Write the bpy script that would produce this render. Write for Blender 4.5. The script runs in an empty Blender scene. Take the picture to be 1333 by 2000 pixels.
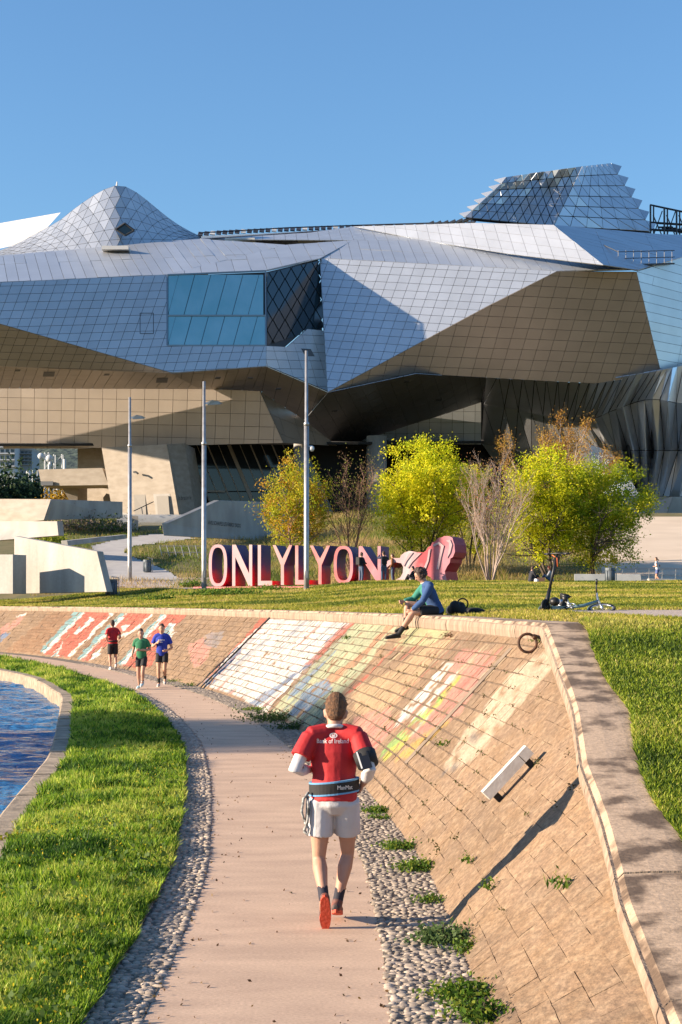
import bpy, bmesh, math, random
import numpy as np
from mathutils import Vector, Matrix
from mathutils.bvhtree import BVHTree
random.seed(7); rng = np.random.default_rng(7)
scene = bpy.context.scene
COL = scene.collection

# ------------------------------------------------------------------ camera
FPX, CX, HY, CAMZ = 3000.0, 666.5, 1175.0, 2.5      # focal length, centre, horizon (photo pixels), eye height
cam_d = bpy.data.cameras.new('camera'); cam = bpy.data.objects.new('camera', cam_d); COL.objects.link(cam)
cam.location = (0, 0, CAMZ); cam.rotation_euler = (math.radians(90), 0, 0)
cam_d.sensor_fit = 'AUTO'; cam_d.sensor_width = 36; cam_d.lens = 36 * FPX / 2000.0
cam_d.shift_y = (HY - 1000.0) / 2000.0
cam_d.clip_start = 0.1; cam_d.clip_end = 9000
scene.camera = cam

# ------------------------------------------------------------------ sky, sun, exposure
SUN_EL, SUN_AZ = math.radians(17.0), math.radians(9.0)     # low sun from the left, slightly behind the camera
S_DIR = Vector((-math.cos(SUN_AZ) * math.cos(SUN_EL), -math.sin(SUN_AZ) * math.cos(SUN_EL), math.sin(SUN_EL)))
world = bpy.data.worlds.new('World'); scene.world = world; world.use_nodes = True
wn = world.node_tree.nodes; wl = world.node_tree.links
sky = wn.new('ShaderNodeTexSky'); sky.sky_type = 'NISHITA'; sky.sun_disc = False
sky.sun_elevation = SUN_EL; sky.sun_rotation = math.atan2(S_DIR.x, S_DIR.y)
sky.altitude = 200; sky.air_density = 1.35; sky.dust_density = 0.6; sky.ozone_density = 6.2
bg = wn['Background']; bg.inputs['Strength'].default_value = 0.085
wl.new(sky.outputs['Color'], bg.inputs['Color'])
sun_d = bpy.data.lights.new('sun', 'SUN'); sun_d.energy = 5.0; sun_d.angle = math.radians(0.6)
sun_d.color = (1.0, 0.82, 0.61)
sun = bpy.data.objects.new('sun', sun_d); COL.objects.link(sun)
sun.rotation_euler = S_DIR.to_track_quat('Z', 'Y').to_euler()
vs = scene.view_settings
vs.view_transform = 'Standard'; vs.look = 'None'; vs.gamma = 1.0; vs.use_curve_mapping = False
vs.exposure = 1.4
scene.cycles.max_bounces = 6; scene.cycles.transparent_max_bounces = 6
scene.cycles.caustics_reflective = False; scene.cycles.caustics_refractive = False

# ------------------------------------------------------------------ helpers
def P(px, py, Y):                       # photo pixel + distance -> point in the place
    return Vector(((px - CX) / FPX * Y, Y, CAMZ - (py - HY) / FPX * Y))
def proj(v):
    return CX + v[0] / v[1] * FPX, HY - (v[2] - CAMZ) / v[1] * FPX
def srgb(r, g, b):
    f = lambda u: (u / 255 / 12.92) if u / 255 <= 0.04045 else ((u / 255 + 0.055) / 1.055) ** 2.4
    return (f(r), f(g), f(b))

def mat(name, col=(0.5, 0.5, 0.5), rough=0.8, metal=0.0, col2=None, scale=2.0, mix=0.5, bump=0.0, bscale=30.0,
        attr=None, island=0.0, objvar=0.0, spec=None, detail=6.0, stretch=None, sheen=0.0, trans=0.0, contrast=(0.35, 0.65), bdist=0.02, specks=0.0, sscale=80.0, sstretch=None):
    m = bpy.data.materials.new(name); m.use_nodes = True
    nt = m.node_tree; N = nt.nodes; L = nt.links
    b = N['Principled BSDF']
    b.inputs['Roughness'].default_value = rough; b.inputs['Metallic'].default_value = metal
    if spec is not None: b.inputs['Specular IOR Level'].default_value = spec
    geo = N.new('ShaderNodeNewGeometry')
    coord = geo.outputs['Position']
    if stretch:
        mp = N.new('ShaderNodeVectorMath'); mp.operation = 'MULTIPLY'; mp.inputs[1].default_value = stretch
        L.new(coord, mp.inputs[0]); coord = mp.outputs[0]
    if attr:
        a = N.new('ShaderNodeAttribute'); a.attribute_name = attr; cur = a.outputs['Color']
    else:
        rgb = N.new('ShaderNodeRGB'); rgb.outputs[0].default_value = (*col, 1); cur = rgb.outputs[0]
    if col2 is not None:
        nz = N.new('ShaderNodeTexNoise'); nz.inputs['Scale'].default_value = scale; nz.inputs['Detail'].default_value = detail
        L.new(coord, nz.inputs['Vector'])
        mr = N.new('ShaderNodeMapRange'); mr.inputs[1].default_value, mr.inputs[2].default_value = contrast
        mr.inputs[4].default_value = mix * 2 if mix <= 0.5 else 1.0
        L.new(nz.outputs['Fac'], mr.inputs[0])
        mx = N.new('ShaderNodeMix'); mx.data_type = 'RGBA'
        L.new(mr.outputs[0], mx.inputs[0]); L.new(cur, mx.inputs[6]); mx.inputs[7].default_value = (*col2, 1)
        cur = mx.outputs[2]
    if specks:
        sv = geo.outputs['Position']
        if sstretch:
            mp2 = N.new('ShaderNodeVectorMath'); mp2.operation = 'MULTIPLY'; mp2.inputs[1].default_value = sstretch; L.new(sv, mp2.inputs[0]); sv = mp2.outputs[0]
        n3 = N.new('ShaderNodeTexNoise'); n3.inputs['Scale'].default_value = sscale; n3.inputs['Detail'].default_value = 4; n3.inputs['Roughness'].default_value = 0.7; L.new(sv, n3.inputs['Vector'])
        m3 = N.new('ShaderNodeMapRange'); m3.inputs[1].default_value = 0.30; m3.inputs[2].default_value = 0.70; m3.inputs[3].default_value = 1 - specks; m3.inputs[4].default_value = 1 + specks * 0.7; L.new(n3.outputs['Fac'], m3.inputs[0])
        h3 = N.new('ShaderNodeHueSaturation'); L.new(m3.outputs[0], h3.inputs['Value']); L.new(cur, h3.inputs['Color']); cur = h3.outputs['Color']
    if island or objvar:
        hv = N.new('ShaderNodeHueSaturation')
        add = None
        if island:
            ml = N.new('ShaderNodeMapRange'); ml.inputs[3].default_value = 1 - island; ml.inputs[4].default_value = 1 + island
            L.new(geo.outputs['Random Per Island'], ml.inputs[0]); add = ml.outputs[0]
        if objvar:
            oi = N.new('ShaderNodeObjectInfo')
            m2 = N.new('ShaderNodeMapRange'); m2.inputs[3].default_value = 1 - objvar; m2.inputs[4].default_value = 1 + objvar
            L.new(oi.outputs['Random'], m2.inputs[0])
            if add is None: add = m2.outputs[0]
            else:
                mm = N.new('ShaderNodeMath'); mm.operation = 'MULTIPLY'; L.new(add, mm.inputs[0]); L.new(m2.outputs[0], mm.inputs[1]); add = mm.outputs[0]
        L.new(add, hv.inputs['Value']); L.new(cur, hv.inputs['Color']); cur = hv.outputs['Color']
    L.new(cur, b.inputs['Base Color'])
    if bump:
        nb = N.new('ShaderNodeTexNoise'); nb.inputs['Scale'].default_value = bscale; nb.inputs['Detail'].default_value = 8
        L.new(coord, nb.inputs['Vector'])
        bp = N.new('ShaderNodeBump'); bp.inputs['Strength'].default_value = bump; bp.inputs['Distance'].default_value = bdist
        L.new(nb.outputs['Fac'], bp.inputs['Height']); L.new(bp.outputs['Normal'], b.inputs['Normal'])
    if trans:
        tr = N.new('ShaderNodeBsdfTranslucent'); L.new(cur, tr.inputs['Color'])
        ms = N.new('ShaderNodeMixShader'); ms.inputs[0].default_value = trans
        out = N['Material Output']
        L.new(b.outputs[0], ms.inputs[1]); L.new(tr.outputs[0], ms.inputs[2]); L.new(ms.outputs[0], out.inputs['Surface'])
    return m

def mesh_obj(name, verts, faces, material=None, parent=None, smooth=False):
    me = bpy.data.meshes.new(name); me.from_pydata([tuple(v) for v in verts], [], [tuple(f) for f in faces])
    if material: me.materials.append(material)
    if smooth: me.polygons.foreach_set('use_smooth', [True] * len(me.polygons))
    me.update()
    o = bpy.data.objects.new(name, me); COL.objects.link(o)
    if parent: o.parent = parent
    return o
def np_mesh(name, verts, nper, material=None, parent=None, smooth=False, cols=None):
    """verts (n,nper,3): n separate polygons of nper corners."""
    n = len(verts); me = bpy.data.meshes.new(name)
    me.vertices.add(n * nper); me.vertices.foreach_set('co', verts.reshape(-1).astype(np.float32))
    me.loops.add(n * nper); me.loops.foreach_set('vertex_index', np.arange(n * nper, dtype=np.int32))
    me.polygons.add(n); me.polygons.foreach_set('loop_start', np.arange(0, n * nper, nper, dtype=np.int32))
    me.update(calc_edges=True)
    if cols is not None:
        at = me.color_attributes.new('col', 'FLOAT_COLOR', 'POINT')
        c4 = np.ones((n * nper, 4), np.float32); c4[:, :3] = np.repeat(cols, nper, 0); at.data.foreach_set('color', c4.reshape(-1))
    if material: me.materials.append(material)
    me.polygons.foreach_set('use_smooth', np.full(n, bool(smooth)))
    me.update(); me.validate()
    o = bpy.data.objects.new(name, me); COL.objects.link(o)
    if parent: o.parent = parent
    return o
def idx_mesh(name, verts, faces, material=None, parent=None, smooth=False, cols=None):
    """verts (n,3) numpy, faces (m,k) numpy."""
    me = bpy.data.meshes.new(name); k = faces.shape[1]; m = len(faces)
    me.vertices.add(len(verts)); me.vertices.foreach_set('co', np.asarray(verts, np.float32).reshape(-1))
    me.loops.add(m * k); me.loops.foreach_set('vertex_index', faces.reshape(-1).astype(np.int32))
    me.polygons.add(m); me.polygons.foreach_set('loop_start', np.arange(0, m * k, k, dtype=np.int32))
    me.update(calc_edges=True)
    if cols is not None:
        at = me.color_attributes.new('col', 'FLOAT_COLOR', 'POINT')
        c4 = np.ones((len(verts), 4), np.float32); c4[:, :3] = cols; at.data.foreach_set('color', c4.reshape(-1))
    if material: me.materials.append(material)
    me.polygons.foreach_set('use_smooth', np.full(m, bool(smooth)))
    me.update()
    o = bpy.data.objects.new(name, me); COL.objects.link(o)
    if parent: o.parent = parent
    return o
def thing(name, label, cat, loc=(0, 0, 0), group=None):
    o = bpy.data.objects.new(name, None); o.empty_display_size = 0.2; COL.objects.link(o); o.location = loc
    tag(o, label, cat, group); return o
def tag(o, label=None, cat=None, group=None, kind=None):
    if label: o['label'] = label
    if cat: o['category'] = cat
    if group: o['group'] = group
    if kind: o['kind'] = kind
    return o
def adopt(child, parent):                # parent keeping the child's world coordinates (parents have no rotation)
    child.parent = parent; child.matrix_parent_inverse = Matrix.Translation(-Vector(parent.location)); return child

class MB:                                # collects shapes into one mesh
    def __init__(s): s.v = []; s.f = []
    def add(s, vs, fs):
        b = len(s.v); s.v += [Vector(v) for v in vs]; s.f += [tuple(i + b for i in f) for f in fs]; return s
    def box(s, c, d, rot=None):
        c = Vector(c); h = [x / 2 for x in d]
        vs = [Vector((sx * h[0], sy * h[1], sz * h[2])) for sx in (-1, 1) for sy in (-1, 1) for sz in (-1, 1)]
        if rot is not None: vs = [rot @ v for v in vs]
        return s.add([c + v for v in vs], [(0, 1, 3, 2), (4, 6, 7, 5), (0, 4, 5, 1), (2, 3, 7, 6), (0, 2, 6, 4), (1, 5, 7, 3)])
    def tube(s, pts, rad, n=8, cap=True):
        pts = [Vector(p) for p in pts]; rad = rad if isinstance(rad, (list, tuple)) else [rad] * len(pts)
        vs = []; t0 = None; up = None
        for i, p in enumerate(pts):
            t = (pts[min(i + 1, len(pts) - 1)] - pts[max(i - 1, 0)])
            t = t.normalized() if t.length > 1e-9 else Vector((0, 0, 1))
            if up is None:
                up = t.orthogonal().normalized()
            else:
                up = (up - t * up.dot(t)); up = up.normalized() if up.length > 1e-6 else t.orthogonal().normalized()
            sd = t.cross(up); r = rad[i]; ra, rb = (r if isinstance(r, (tuple, list)) else (r, r))
            vs += [p + up * ra * math.cos(2 * math.pi * k / n) + sd * rb * math.sin(2 * math.pi * k / n) for k in range(n)]
        m = len(pts); fs = [(i * n + k, i * n + (k + 1) % n, (i + 1) * n + (k + 1) % n, (i + 1) * n + k) for i in range(m - 1) for k in range(n)]
        if cap: fs += [tuple(range(n - 1, -1, -1)), tuple((m - 1) * n + k for k in range(n))]
        return s.add(vs, fs)
    def prism(s, poly, vec):             # extrude a 3D polygon along a vector
        n = len(poly); poly = [Vector(p) for p in poly]; vec = Vector(vec)
        return s.add(poly + [p + vec for p in poly], [tuple(range(n))] + [tuple(range(2 * n - 1, n - 1, -1))] + [(i, i + n, (i + 1) % n + n, (i + 1) % n) for i in range(n)])
    def torus(s, c, R, r, ax, n=28, m=8, a0=0.0, a1=2 * math.pi):
        c = Vector(c); ax = Vector(ax).normalized(); u = ax.orthogonal().normalized(); w = ax.cross(u)
        full = abs(a1 - a0 - 2 * math.pi) < 1e-6; k = n if full else n + 1; vs = []
        for i in range(k):
            a = a0 + (a1 - a0) * i / n; d = u * math.cos(a) + w * math.sin(a)
            vs += [c + d * (R + r * math.cos(2 * math.pi * j / m)) + ax * r * math.sin(2 * math.pi * j / m) for j in range(m)]
        fs = [(i * m + j, i * m + (j + 1) % m, ((i + 1) % k) * m + (j + 1) % m, ((i + 1) % k) * m + j) for i in range(n) for j in range(m)]
        return s.add(vs, fs)
    def ball(s, c, r, nu=10, nv=7):
        r = r if isinstance(r, (tuple, list)) else (r, r, r); c = Vector(c); vs = [c + Vector((0, 0, r[2]))]
        for i in range(1, nv):
            th = math.pi * i / nv
            vs += [c + Vector((r[0] * math.sin(th) * math.cos(2 * math.pi * j / nu), r[1] * math.sin(th) * math.sin(2 * math.pi * j / nu), r[2] * math.cos(th))) for j in range(nu)]
        vs.append(c - Vector((0, 0, r[2]))); last = len(vs) - 1
        fs = [(0, 1 + j, 1 + (j + 1) % nu) for j in range(nu)]
        fs += [(1 + i * nu + j, 1 + (i + 1) * nu + j, 1 + (i + 1) * nu + (j + 1) % nu, 1 + i * nu + (j + 1) % nu) for i in range(nv - 2) for j in range(nu)]
        fs += [(last, 1 + (nv - 2) * nu + (j + 1) % nu, 1 + (nv - 2) * nu + j) for j in range(nu)]
        return s.add(vs, fs)
    def build(s, name, material, parent=None, smooth=False, fix=True):
        o = mesh_obj(name, s.v, s.f, material, None, smooth)
        if fix:
            bm = bmesh.new(); bm.from_mesh(o.data); bmesh.ops.recalc_face_normals(bm, faces=bm.faces); bm.to_mesh(o.data); bm.free()
        if parent: adopt(o, parent)
        return o

def pip(px, py, poly):                   # vectorised point in polygon
    inside = np.zeros(px.shape, bool); n = len(poly); j = n - 1
    for i in range(n):
        xi, yi = poly[i]; xj, yj = poly[j]
        c = ((yi > py) != (yj > py)) & (px < (xj - xi) * (py - yi) / ((yj - yi) if yj != yi else 1e-9) + xi)
        inside ^= c; j = i
    return inside
def smoothnoise(x, y, seed=0):           # cheap value noise for numpy arrays
    def h(i, j): 
        n = np.sin(i * 127.1 + j * 311.7 + seed * 74.7) * 43758.5453
        return n - np.floor(n)
    xi = np.floor(x); yi = np.floor(y); fx = x - xi; fy = y - yi; fx = fx * fx * (3 - 2 * fx); fy = fy * fy * (3 - 2 * fy)
    return (h(xi, yi) * (1 - fx) + h(xi + 1, yi) * fx) * (1 - fy) + (h(xi, yi + 1) * (1 - fx) + h(xi + 1, yi + 1) * fx) * fy
# ------------------------------------------------------------------ the lie of the land (x right, y away, z up; path at z = 0)
_R = np.array([(-2.0, -14), (-0.4, -3), (0.0, 2), (0.22, 6), (0.29, 9.1), (0.30, 10.8), (0.277, 12.3), (0.235, 14.2), (0.13, 15.8), (-0.08, 18.5), (-0.45, 22.5),
               (-1.2, 28.5), (-2.72, 36.8), (-4.4, 43.6), (-6.35, 49.7), (-8.87, 57.3), (-12.5, 66.4), (-16.5, 74.3), (-24, 86), (-36, 100), (-60, 122)], float)
def catmull(pts, per=24):
    p = np.vstack([2 * pts[0] - pts[1], pts, 2 * pts[-1] - pts[-2]]); out = []
    for i in range(1, len(p) - 2):
        t = np.linspace(0, 1, per, endpoint=False)[:, None]
        out.append(0.5 * (2 * p[i] + (p[i + 1] - p[i - 1]) * t + (2 * p[i - 1] - 5 * p[i] + 4 * p[i + 1] - p[i + 2]) * t ** 2 + (3 * p[i] - p[i - 1] - 3 * p[i + 1] + p[i + 2]) * t ** 3))
    return np.vstack(out + [pts[-1:]])
def resample(c, step):
    d = np.r_[0, np.cumsum(np.linalg.norm(np.diff(c, axis=0), axis=1))]; n = max(2, int(d[-1] / step)); s = np.linspace(0, d[-1], n + 1)
    return np.stack([np.interp(s, d, c[:, k]) for k in range(c.shape[1])], 1)
def offset(c, dist):                     # positive = to the right (landward) of the direction of travel (+y)
    t = np.gradient(c, axis=0); t /= np.linalg.norm(t, axis=1)[:, None]; n = np.stack([t[:, 1], -t[:, 0]], 1)
    return c + n * (dist[:, None] if isinstance(dist, np.ndarray) else dist)
EDGE_R = resample(catmull(_R), 0.12)
ST = np.r_[0, np.cumsum(np.linalg.norm(np.diff(EDGE_R, axis=0), axis=1))]      # arc length
EDGE_L = offset(EDGE_R, -1.48)
def ztop_of_y(y): return np.where(y > 18, 2.25, np.maximum(0.28, 2.25 - 0.176 * (18 - y)))
FOOT = offset(EDGE_R, 0.56)
_sl = np.interp(FOOT[:, 1], [0, 12, 18, 26, 130], [0.90, 0.90, 0.88, 1.02, 1.04])
COPE_H = np.interp(FOOT[:, 1], [0, 12, 18, 24, 130], [0.12, 0.16, 0.2, 0.22, 0.22])
ZT = ztop_of_y(FOOT[:, 1])
_off = np.interp(FOOT[:, 1], [0, 7.6, 9.3, 10.8, 12.2, 15.7, 18, 22, 26, 130], [1.32, 1.38, 1.42, 1.55, 1.65, 2.12, 2.44, 2.52, 2.62, 2.66])
TOPL = offset(EDGE_R, _off)             # where the stone face meets the coping
COPE_B = offset(EDGE_R, _off + 0.52)    # landward edge of the coping
KERB = resample(catmull(np.array([(-5.0, -14), (-3.6, -2), (-3.05, 5), (-3.05, 10), (-3.25, 14.3), (-3.5, 16.4), (-3.75, 18.5), (-4.15, 22.3), (-4.55, 25.5), (-5.85, 33.3),
               (-6.95, 39.6), (-7.8, 42.9), (-9.8, 49.7), (-12.5, 56.2), (-17.5, 65.5), (-27, 78), (-42, 93), (-66, 115)], float)), 0.25)
_ty = COPE_B[:, 1]; _tx = COPE_B[:, 0]
def Xt(y): return np.interp(y, _ty, _tx)
_o = np.argsort(_tx[_ty > 18.3]); _xs = _tx[_ty > 18.3][_o]; _ys = _ty[_ty > 18.3][_o]
def Yw(x): return np.where(x > _xs[-1], 18.0, np.interp(x, _xs, _ys))
def H(x, y):                             # height of the land behind the wall
    x = np.asarray(x, float); y = np.asarray(y, float)
    yw = Yw(x); yend = np.maximum(90.0, yw + 22)
    t = np.clip((y - yw) / (yend - yw), 0, 1)
    k = np.clip((x + 3.0) / 5.0, 0, 1); k = k * k * (3 - 2 * k)
    z = 2.22 + (1.04 + 0.40 * k) * t ** 1.55
    z = z + np.clip(y - 102, 0, 63) * 0.134
    z = np.where(y > 102, z, z)
    far = np.clip((y - 230) / 300, 0, 1); z = z * (1 - far) + 8.0 * far
    lo = np.maximum(0.25, 2.24 - 0.176 * (18 - y))
    z = np.where(y < 18, lo, z)
    z = z + 0.05 * (smoothnoise(x * 0.35, y * 0.2, 3) - 0.5) * np.clip((y - 20) / 20, 0, 1) * (y < 100)
    return z
def hit(px, py, y0=8.0, y1=400.0):       # where the sight line through a photo pixel meets the land
    ys = np.arange(y0, y1, 0.1); xs = (px - CX) / FPX * ys; zs = CAMZ - (py - HY) / FPX * ys
    d = zs - H(xs, ys); k = np.argmax(d < 0)
    if not (d < 0).any(): k = len(ys) - 1
    return Vector((xs[k], ys[k], float(H(xs[k], ys[k]))))

# ------------------------------------------------------------------ ground materials
M_soil = mat('grass_soil', (0.10, 0.095, 0.03), 0.95, col2=(0.16, 0.125, 0.05), scale=0.8, bump=0.5, bscale=14)
M_path = mat('pink_concrete', (0.58, 0.405, 0.285), 0.85, col2=(0.45, 0.31, 0.22), scale=1.1, mix=0.45, bump=0.35, bscale=60, stretch=(1.0, 2.6, 1), bdist=0.006, specks=0.24, sscale=38, sstretch=(1, 1.6, 1))
M_pave = mat('pale_paving', (0.50, 0.41, 0.36), 0.85, col2=(0.40, 0.33, 0.3), scale=2.0, bump=0.2, bscale=30)
M_gravel = mat('gravel', (0.50, 0.40, 0.33), 0.95, col2=(0.36, 0.28, 0.22), scale=14, bump=0.6, bscale=60)
M_conc = mat('board_concrete', (0.36, 0.31, 0.26), 0.8, col2=(0.29, 0.245, 0.2), scale=0.9, bump=0.15, bscale=20, stretch=(1, 1, 2.5))
M_concw = mat('white_concrete', (0.40, 0.38, 0.35), 0.75, col2=(0.27, 0.25, 0.225), scale=0.9, mix=0.45, bump=0.12, bscale=12, stretch=(1, 1, 0.16), specks=0.10, sscale=6)
M_concg = mat('grey_concrete', (0.40, 0.38, 0.35), 0.85, col2=(0.30, 0.28, 0.26), scale=0.8, bump=0.2, bscale=16, stretch=(1, 1, 0.4))
M_terr = mat('paved_slope', (0.66, 0.53, 0.40), 0.85, col2=(0.58, 0.46, 0.34), scale=0.25, bump=0.1, bscale=8)
M_mort = mat('wall_mortar', (0.15, 0.10, 0.065), 0.95, col2=(0.08, 0.055, 0.038), scale=6, bump=0.6, bscale=40)
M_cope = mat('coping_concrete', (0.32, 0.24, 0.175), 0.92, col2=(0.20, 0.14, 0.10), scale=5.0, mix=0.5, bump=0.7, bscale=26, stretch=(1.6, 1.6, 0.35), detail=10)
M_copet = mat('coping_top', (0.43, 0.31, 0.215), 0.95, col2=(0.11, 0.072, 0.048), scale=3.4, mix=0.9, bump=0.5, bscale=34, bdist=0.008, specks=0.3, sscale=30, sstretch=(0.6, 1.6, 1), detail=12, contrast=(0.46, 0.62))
M_water = None

# ------------------------------------------------------------------ ground sheet
def grid_mesh(name, rows, material, kind='structure', smooth=True):
    nr = len(rows); nc = len(rows[0]); v = np.array(rows, float).reshape(-1, 3)
    i = np.arange(nr - 1)[:, None] * nc + np.arange(nc - 1)[None, :]
    f = np.stack([i, i + 1, i + nc + 1, i + nc], -1).reshape(-1, 4)
    o = idx_mesh(name, v, f, material, None, smooth)
    if kind: o['kind'] = kind
    return o
_ry = np.r_[np.arange(-14, 18, 0.5), np.arange(18, 110, 0.8), np.arange(110, 240, 3), np.arange(240, 620, 20), [800, 1200, 2200, 4000, 7000]]
_u = np.r_[np.linspace(0, 1, 12) ** 1.5 * 4, np.linspace(4.5, 40, 60), np.linspace(42, 140, 24), [170, 260, 500, 1200, 4000]]
rows = []
for y in _ry:
    x0 = float(Xt(min(y, 121.9))) - (0.06 if y < 122 else (y - 122) * 2.0 + 0.06)
    xs = x0 + _u; zs = H(xs, np.full_like(xs, y)) - 0.01
    rows.append([(a, y, b) for a, b in zip(xs, zs)])
ground = grid_mesh('ground', rows, M_soil)

def strip(name, A, B, z, material, nc=2, skirt=None):
    rows = []
    for a, b in zip(A, B):
        rows.append([(a[0] + (b[0] - a[0]) * k / nc, a[1] + (b[1] - a[1]) * k / nc, z) for k in range(nc + 1)])
    return grid_mesh(name, rows, material)
sel = slice(0, None, 2)
path = strip('path', EDGE_L[sel], EDGE_R[sel], 0.0, M_path, 3)
STRIP_R = offset(EDGE_R, 0.66); STRIP_L = offset(EDGE_L, -0.38)
M_bed = mat('pebble_mortar', (0.20, 0.165, 0.13), 0.95, col2=(0.13, 0.105, 0.08), scale=8, bump=0.8, bscale=60)
bed_r = strip('pebble_border', EDGE_R[sel], STRIP_R[sel], 0.004, M_bed)
bed_l = strip('pebble_border', STRIP_L[sel], EDGE_L[sel], 0.004, M_bed)
def at_arc(c, q):                        # curve matched to a parameter 0..1 over y
    return np.interp(q, c[:, 1], c[:, 0])
vy = np.r_[np.arange(-13.5, 12, .5), np.arange(12, 112, 0.5)]
rows = []
for y in vy:
    a = at_arc(KERB, y); b = at_arc(STRIP_L, y) + 0.05
    if y > 100: b = max(b, a + 1.0)
    rows.append([(a + (b - a) * k / 8, y, 0.02 + 0.05 * math.sin(math.pi * k / 8) + 0.03 * float(smoothnoise(np.array(a + (b - a) * k / 8) * 2, np.array(y * 1.0), 5))) for k in range(9)])
verge = grid_mesh('verge', rows, M_soil)

# river: one sheet with real swell, beyond the kerb
mw = bpy.data.materials.new('river_water'); mw.use_nodes = True; M_water = mw
nt = mw.node_tree; b = nt.nodes['Principled BSDF']
b.inputs['Base Color'].default_value = (0.028, 0.14, 0.32, 1); b.inputs['Roughness'].default_value = 0.08; b.inputs['IOR'].default_value = 1.33
g = nt.nodes.new('ShaderNodeNewGeometry')
def wav(scale, sx, sy, strength, dist, prev=None):
    vm = nt.nodes.new('ShaderNodeVectorMath'); vm.operation = 'MULTIPLY'; vm.inputs[1].default_value = (sx, sy, 1); nt.links.new(g.outputs['Position'], vm.inputs[0])
    n = nt.nodes.new('ShaderNodeTexNoise'); n.inputs['Scale'].default_value = scale; n.inputs['Detail'].default_value = 5; n.inputs['Distortion'].default_value = 0.4
    nt.links.new(vm.outputs[0], n.inputs['Vector'])
    bp = nt.nodes.new('ShaderNodeBump'); bp.inputs['Strength'].default_value = strength; bp.inputs['Distance'].default_value = dist
    nt.links.new(n.outputs['Fac'], bp.inputs['Height'])
    if prev: nt.links.new(prev.outputs['Normal'], bp.inputs['Normal'])
    return bp
w1 = wav(3.0, 0.6, 1.0, 1.0, 0.25); w2 = wav(9.0, 0.6, 1.0, 0.8, 0.06, w1)
nt.links.new(w2.outputs['Normal'], b.inputs['Normal'])
gx = np.arange(-26, -2.0, 0.16); gy = np.r_[np.arange(8, 40, 0.14), np.arange(40, 80, 0.22)]; GX, GY = np.meshgrid(gx, gy)
def wv(x, y): return 0.075 * (smoothnoise(x * 0.9 + y * 0.3, y * 1.5, 61) - .5) + 0.06 * (smoothnoise(x * 1.9 - y * .6, y * 3.1, 62) - .5) + 0.03 * (smoothnoise(x * 4.0, y * 6.3, 63) - .5)
rows = np.stack([GX, GY, -0.3 + wv(GX, GY)], -1)
river = grid_mesh('river', rows, mw)
outer = mesh_obj('river_reach', [(-900, -300, -0.36), (2, -300, -0.36), (2, -14, -0.36), (0, 140, -0.36), (-60, 240, -0.36), (-900, 400, -0.36)], [(0, 1, 2, 3, 4, 5)], mw); outer['kind'] = 'structure'
wnoise = None

# kerb stones along the river
kerb = thing('river_kerb', 'low weathered stone kerb between the grass verge and the river', 'kerb')
M_kerb = mat('kerb_stone', (0.36, 0.28, 0.20), 0.9, col2=(0.20, 0.155, 0.11), scale=5, mix=0.5, bump=0.6, bscale=24, objvar=0.10)
kd = np.r_[0, np.cumsum(np.linalg.norm(np.diff(KERB, axis=0), axis=1))]
KO = offset(KERB, -0.27); KI = offset(KERB, 0.03)
s0 = 0.0
while s0 < kd[-1] - 1.2:
    s1 = s0 + random.uniform(0.9, 1.3); vsx = []; n = 3; dz = random.uniform(-0.012, 0.012)
    for k in range(n + 1):
        q = s0 + 0.008 + (s1 - s0 - 0.016) * k / n
        o1 = [np.interp(q, kd, KO[:, j]) for j in (0, 1)]; i1 = [np.interp(q, kd, KI[:, j]) for j in (0, 1)]
        m1 = [o1[j] + (i1[j] - o1[j]) * 0.12 for j in (0, 1)]
        vsx += [(o1[0], o1[1], -1.0), (o1[0], o1[1], 0.035 + dz), (m1[0], m1[1], 0.06 + dz), (i1[0], i1[1], 0.06 + dz), (i1[0], i1[1], -0.5)]
    fs = [(k * 5 + j, k * 5 + j + 1, k * 5 + 5 + j + 1, k * 5 + 5 + j) for k in range(n) for j in range(4)] + [(0, 1, 2, 3, 4), tuple(n * 5 + j for j in (4, 3, 2, 1, 0))]
    if o1[1] > 6 and o1[1] < 90: mesh_obj('stone', vsx, fs, M_kerb, kerb)
    s0 = s1
# ------------------------------------------------------------------ the sloping stone retaining wall
wall = thing('retaining_wall', 'long sloping stone embankment wall with faded graffiti beside the curved path', 'wall')
M_stone = mat('wall_stone', attr='col', rough=0.92, col2=(0.33, 0.235, 0.15), scale=9, mix=0.28, bump=0.8, bscale=30, bdist=0.012, specks=0.42, sscale=20, sstretch=(1.3, 1.0, 1.3), island=0.10, objvar=0.07, detail=10, contrast=(0.45, 0.75))
NS = len(FOOT)
def wall_pt(s, t, lift=0.0):             # s: arc length along the path edge, t: 0 foot .. 1 under the coping
    f = np.stack([np.interp(s, ST, FOOT[:, 0]), np.interp(s, ST, FOOT[:, 1])], -1); tp = np.stack([np.interp(s, ST, TOPL[:, 0]), np.interp(s, ST, TOPL[:, 1])], -1)
    zt = np.interp(s, ST, ZT - COPE_H)
    xy = f + (tp - f) * np.asarray(t)[..., None]; z = zt * t
    d = tp - f; ln = np.sqrt((d ** 2).sum(-1) + zt ** 2)
    nrm = np.stack([-d[..., 0] / np.maximum(np.linalg.norm(d, axis=-1), 1e-6) * zt / ln, -d[..., 1] / np.maximum(np.linalg.norm(d, axis=-1), 1e-6) * zt / ln, np.linalg.norm(d, axis=-1) / ln], -1)
    p = np.concatenate([xy, np.asarray(z)[..., None]], -1)
    return p + nrm * np.asarray(lift)[..., None]
SLEN = np.sqrt(((TOPL - FOOT) ** 2).sum(1) + (ZT - COPE_H) ** 2)
def slope_len(s):
    return np.interp(s, ST, SLEN)

TAN = np.array(srgb(206, 168, 132)) * 0.32
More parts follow.
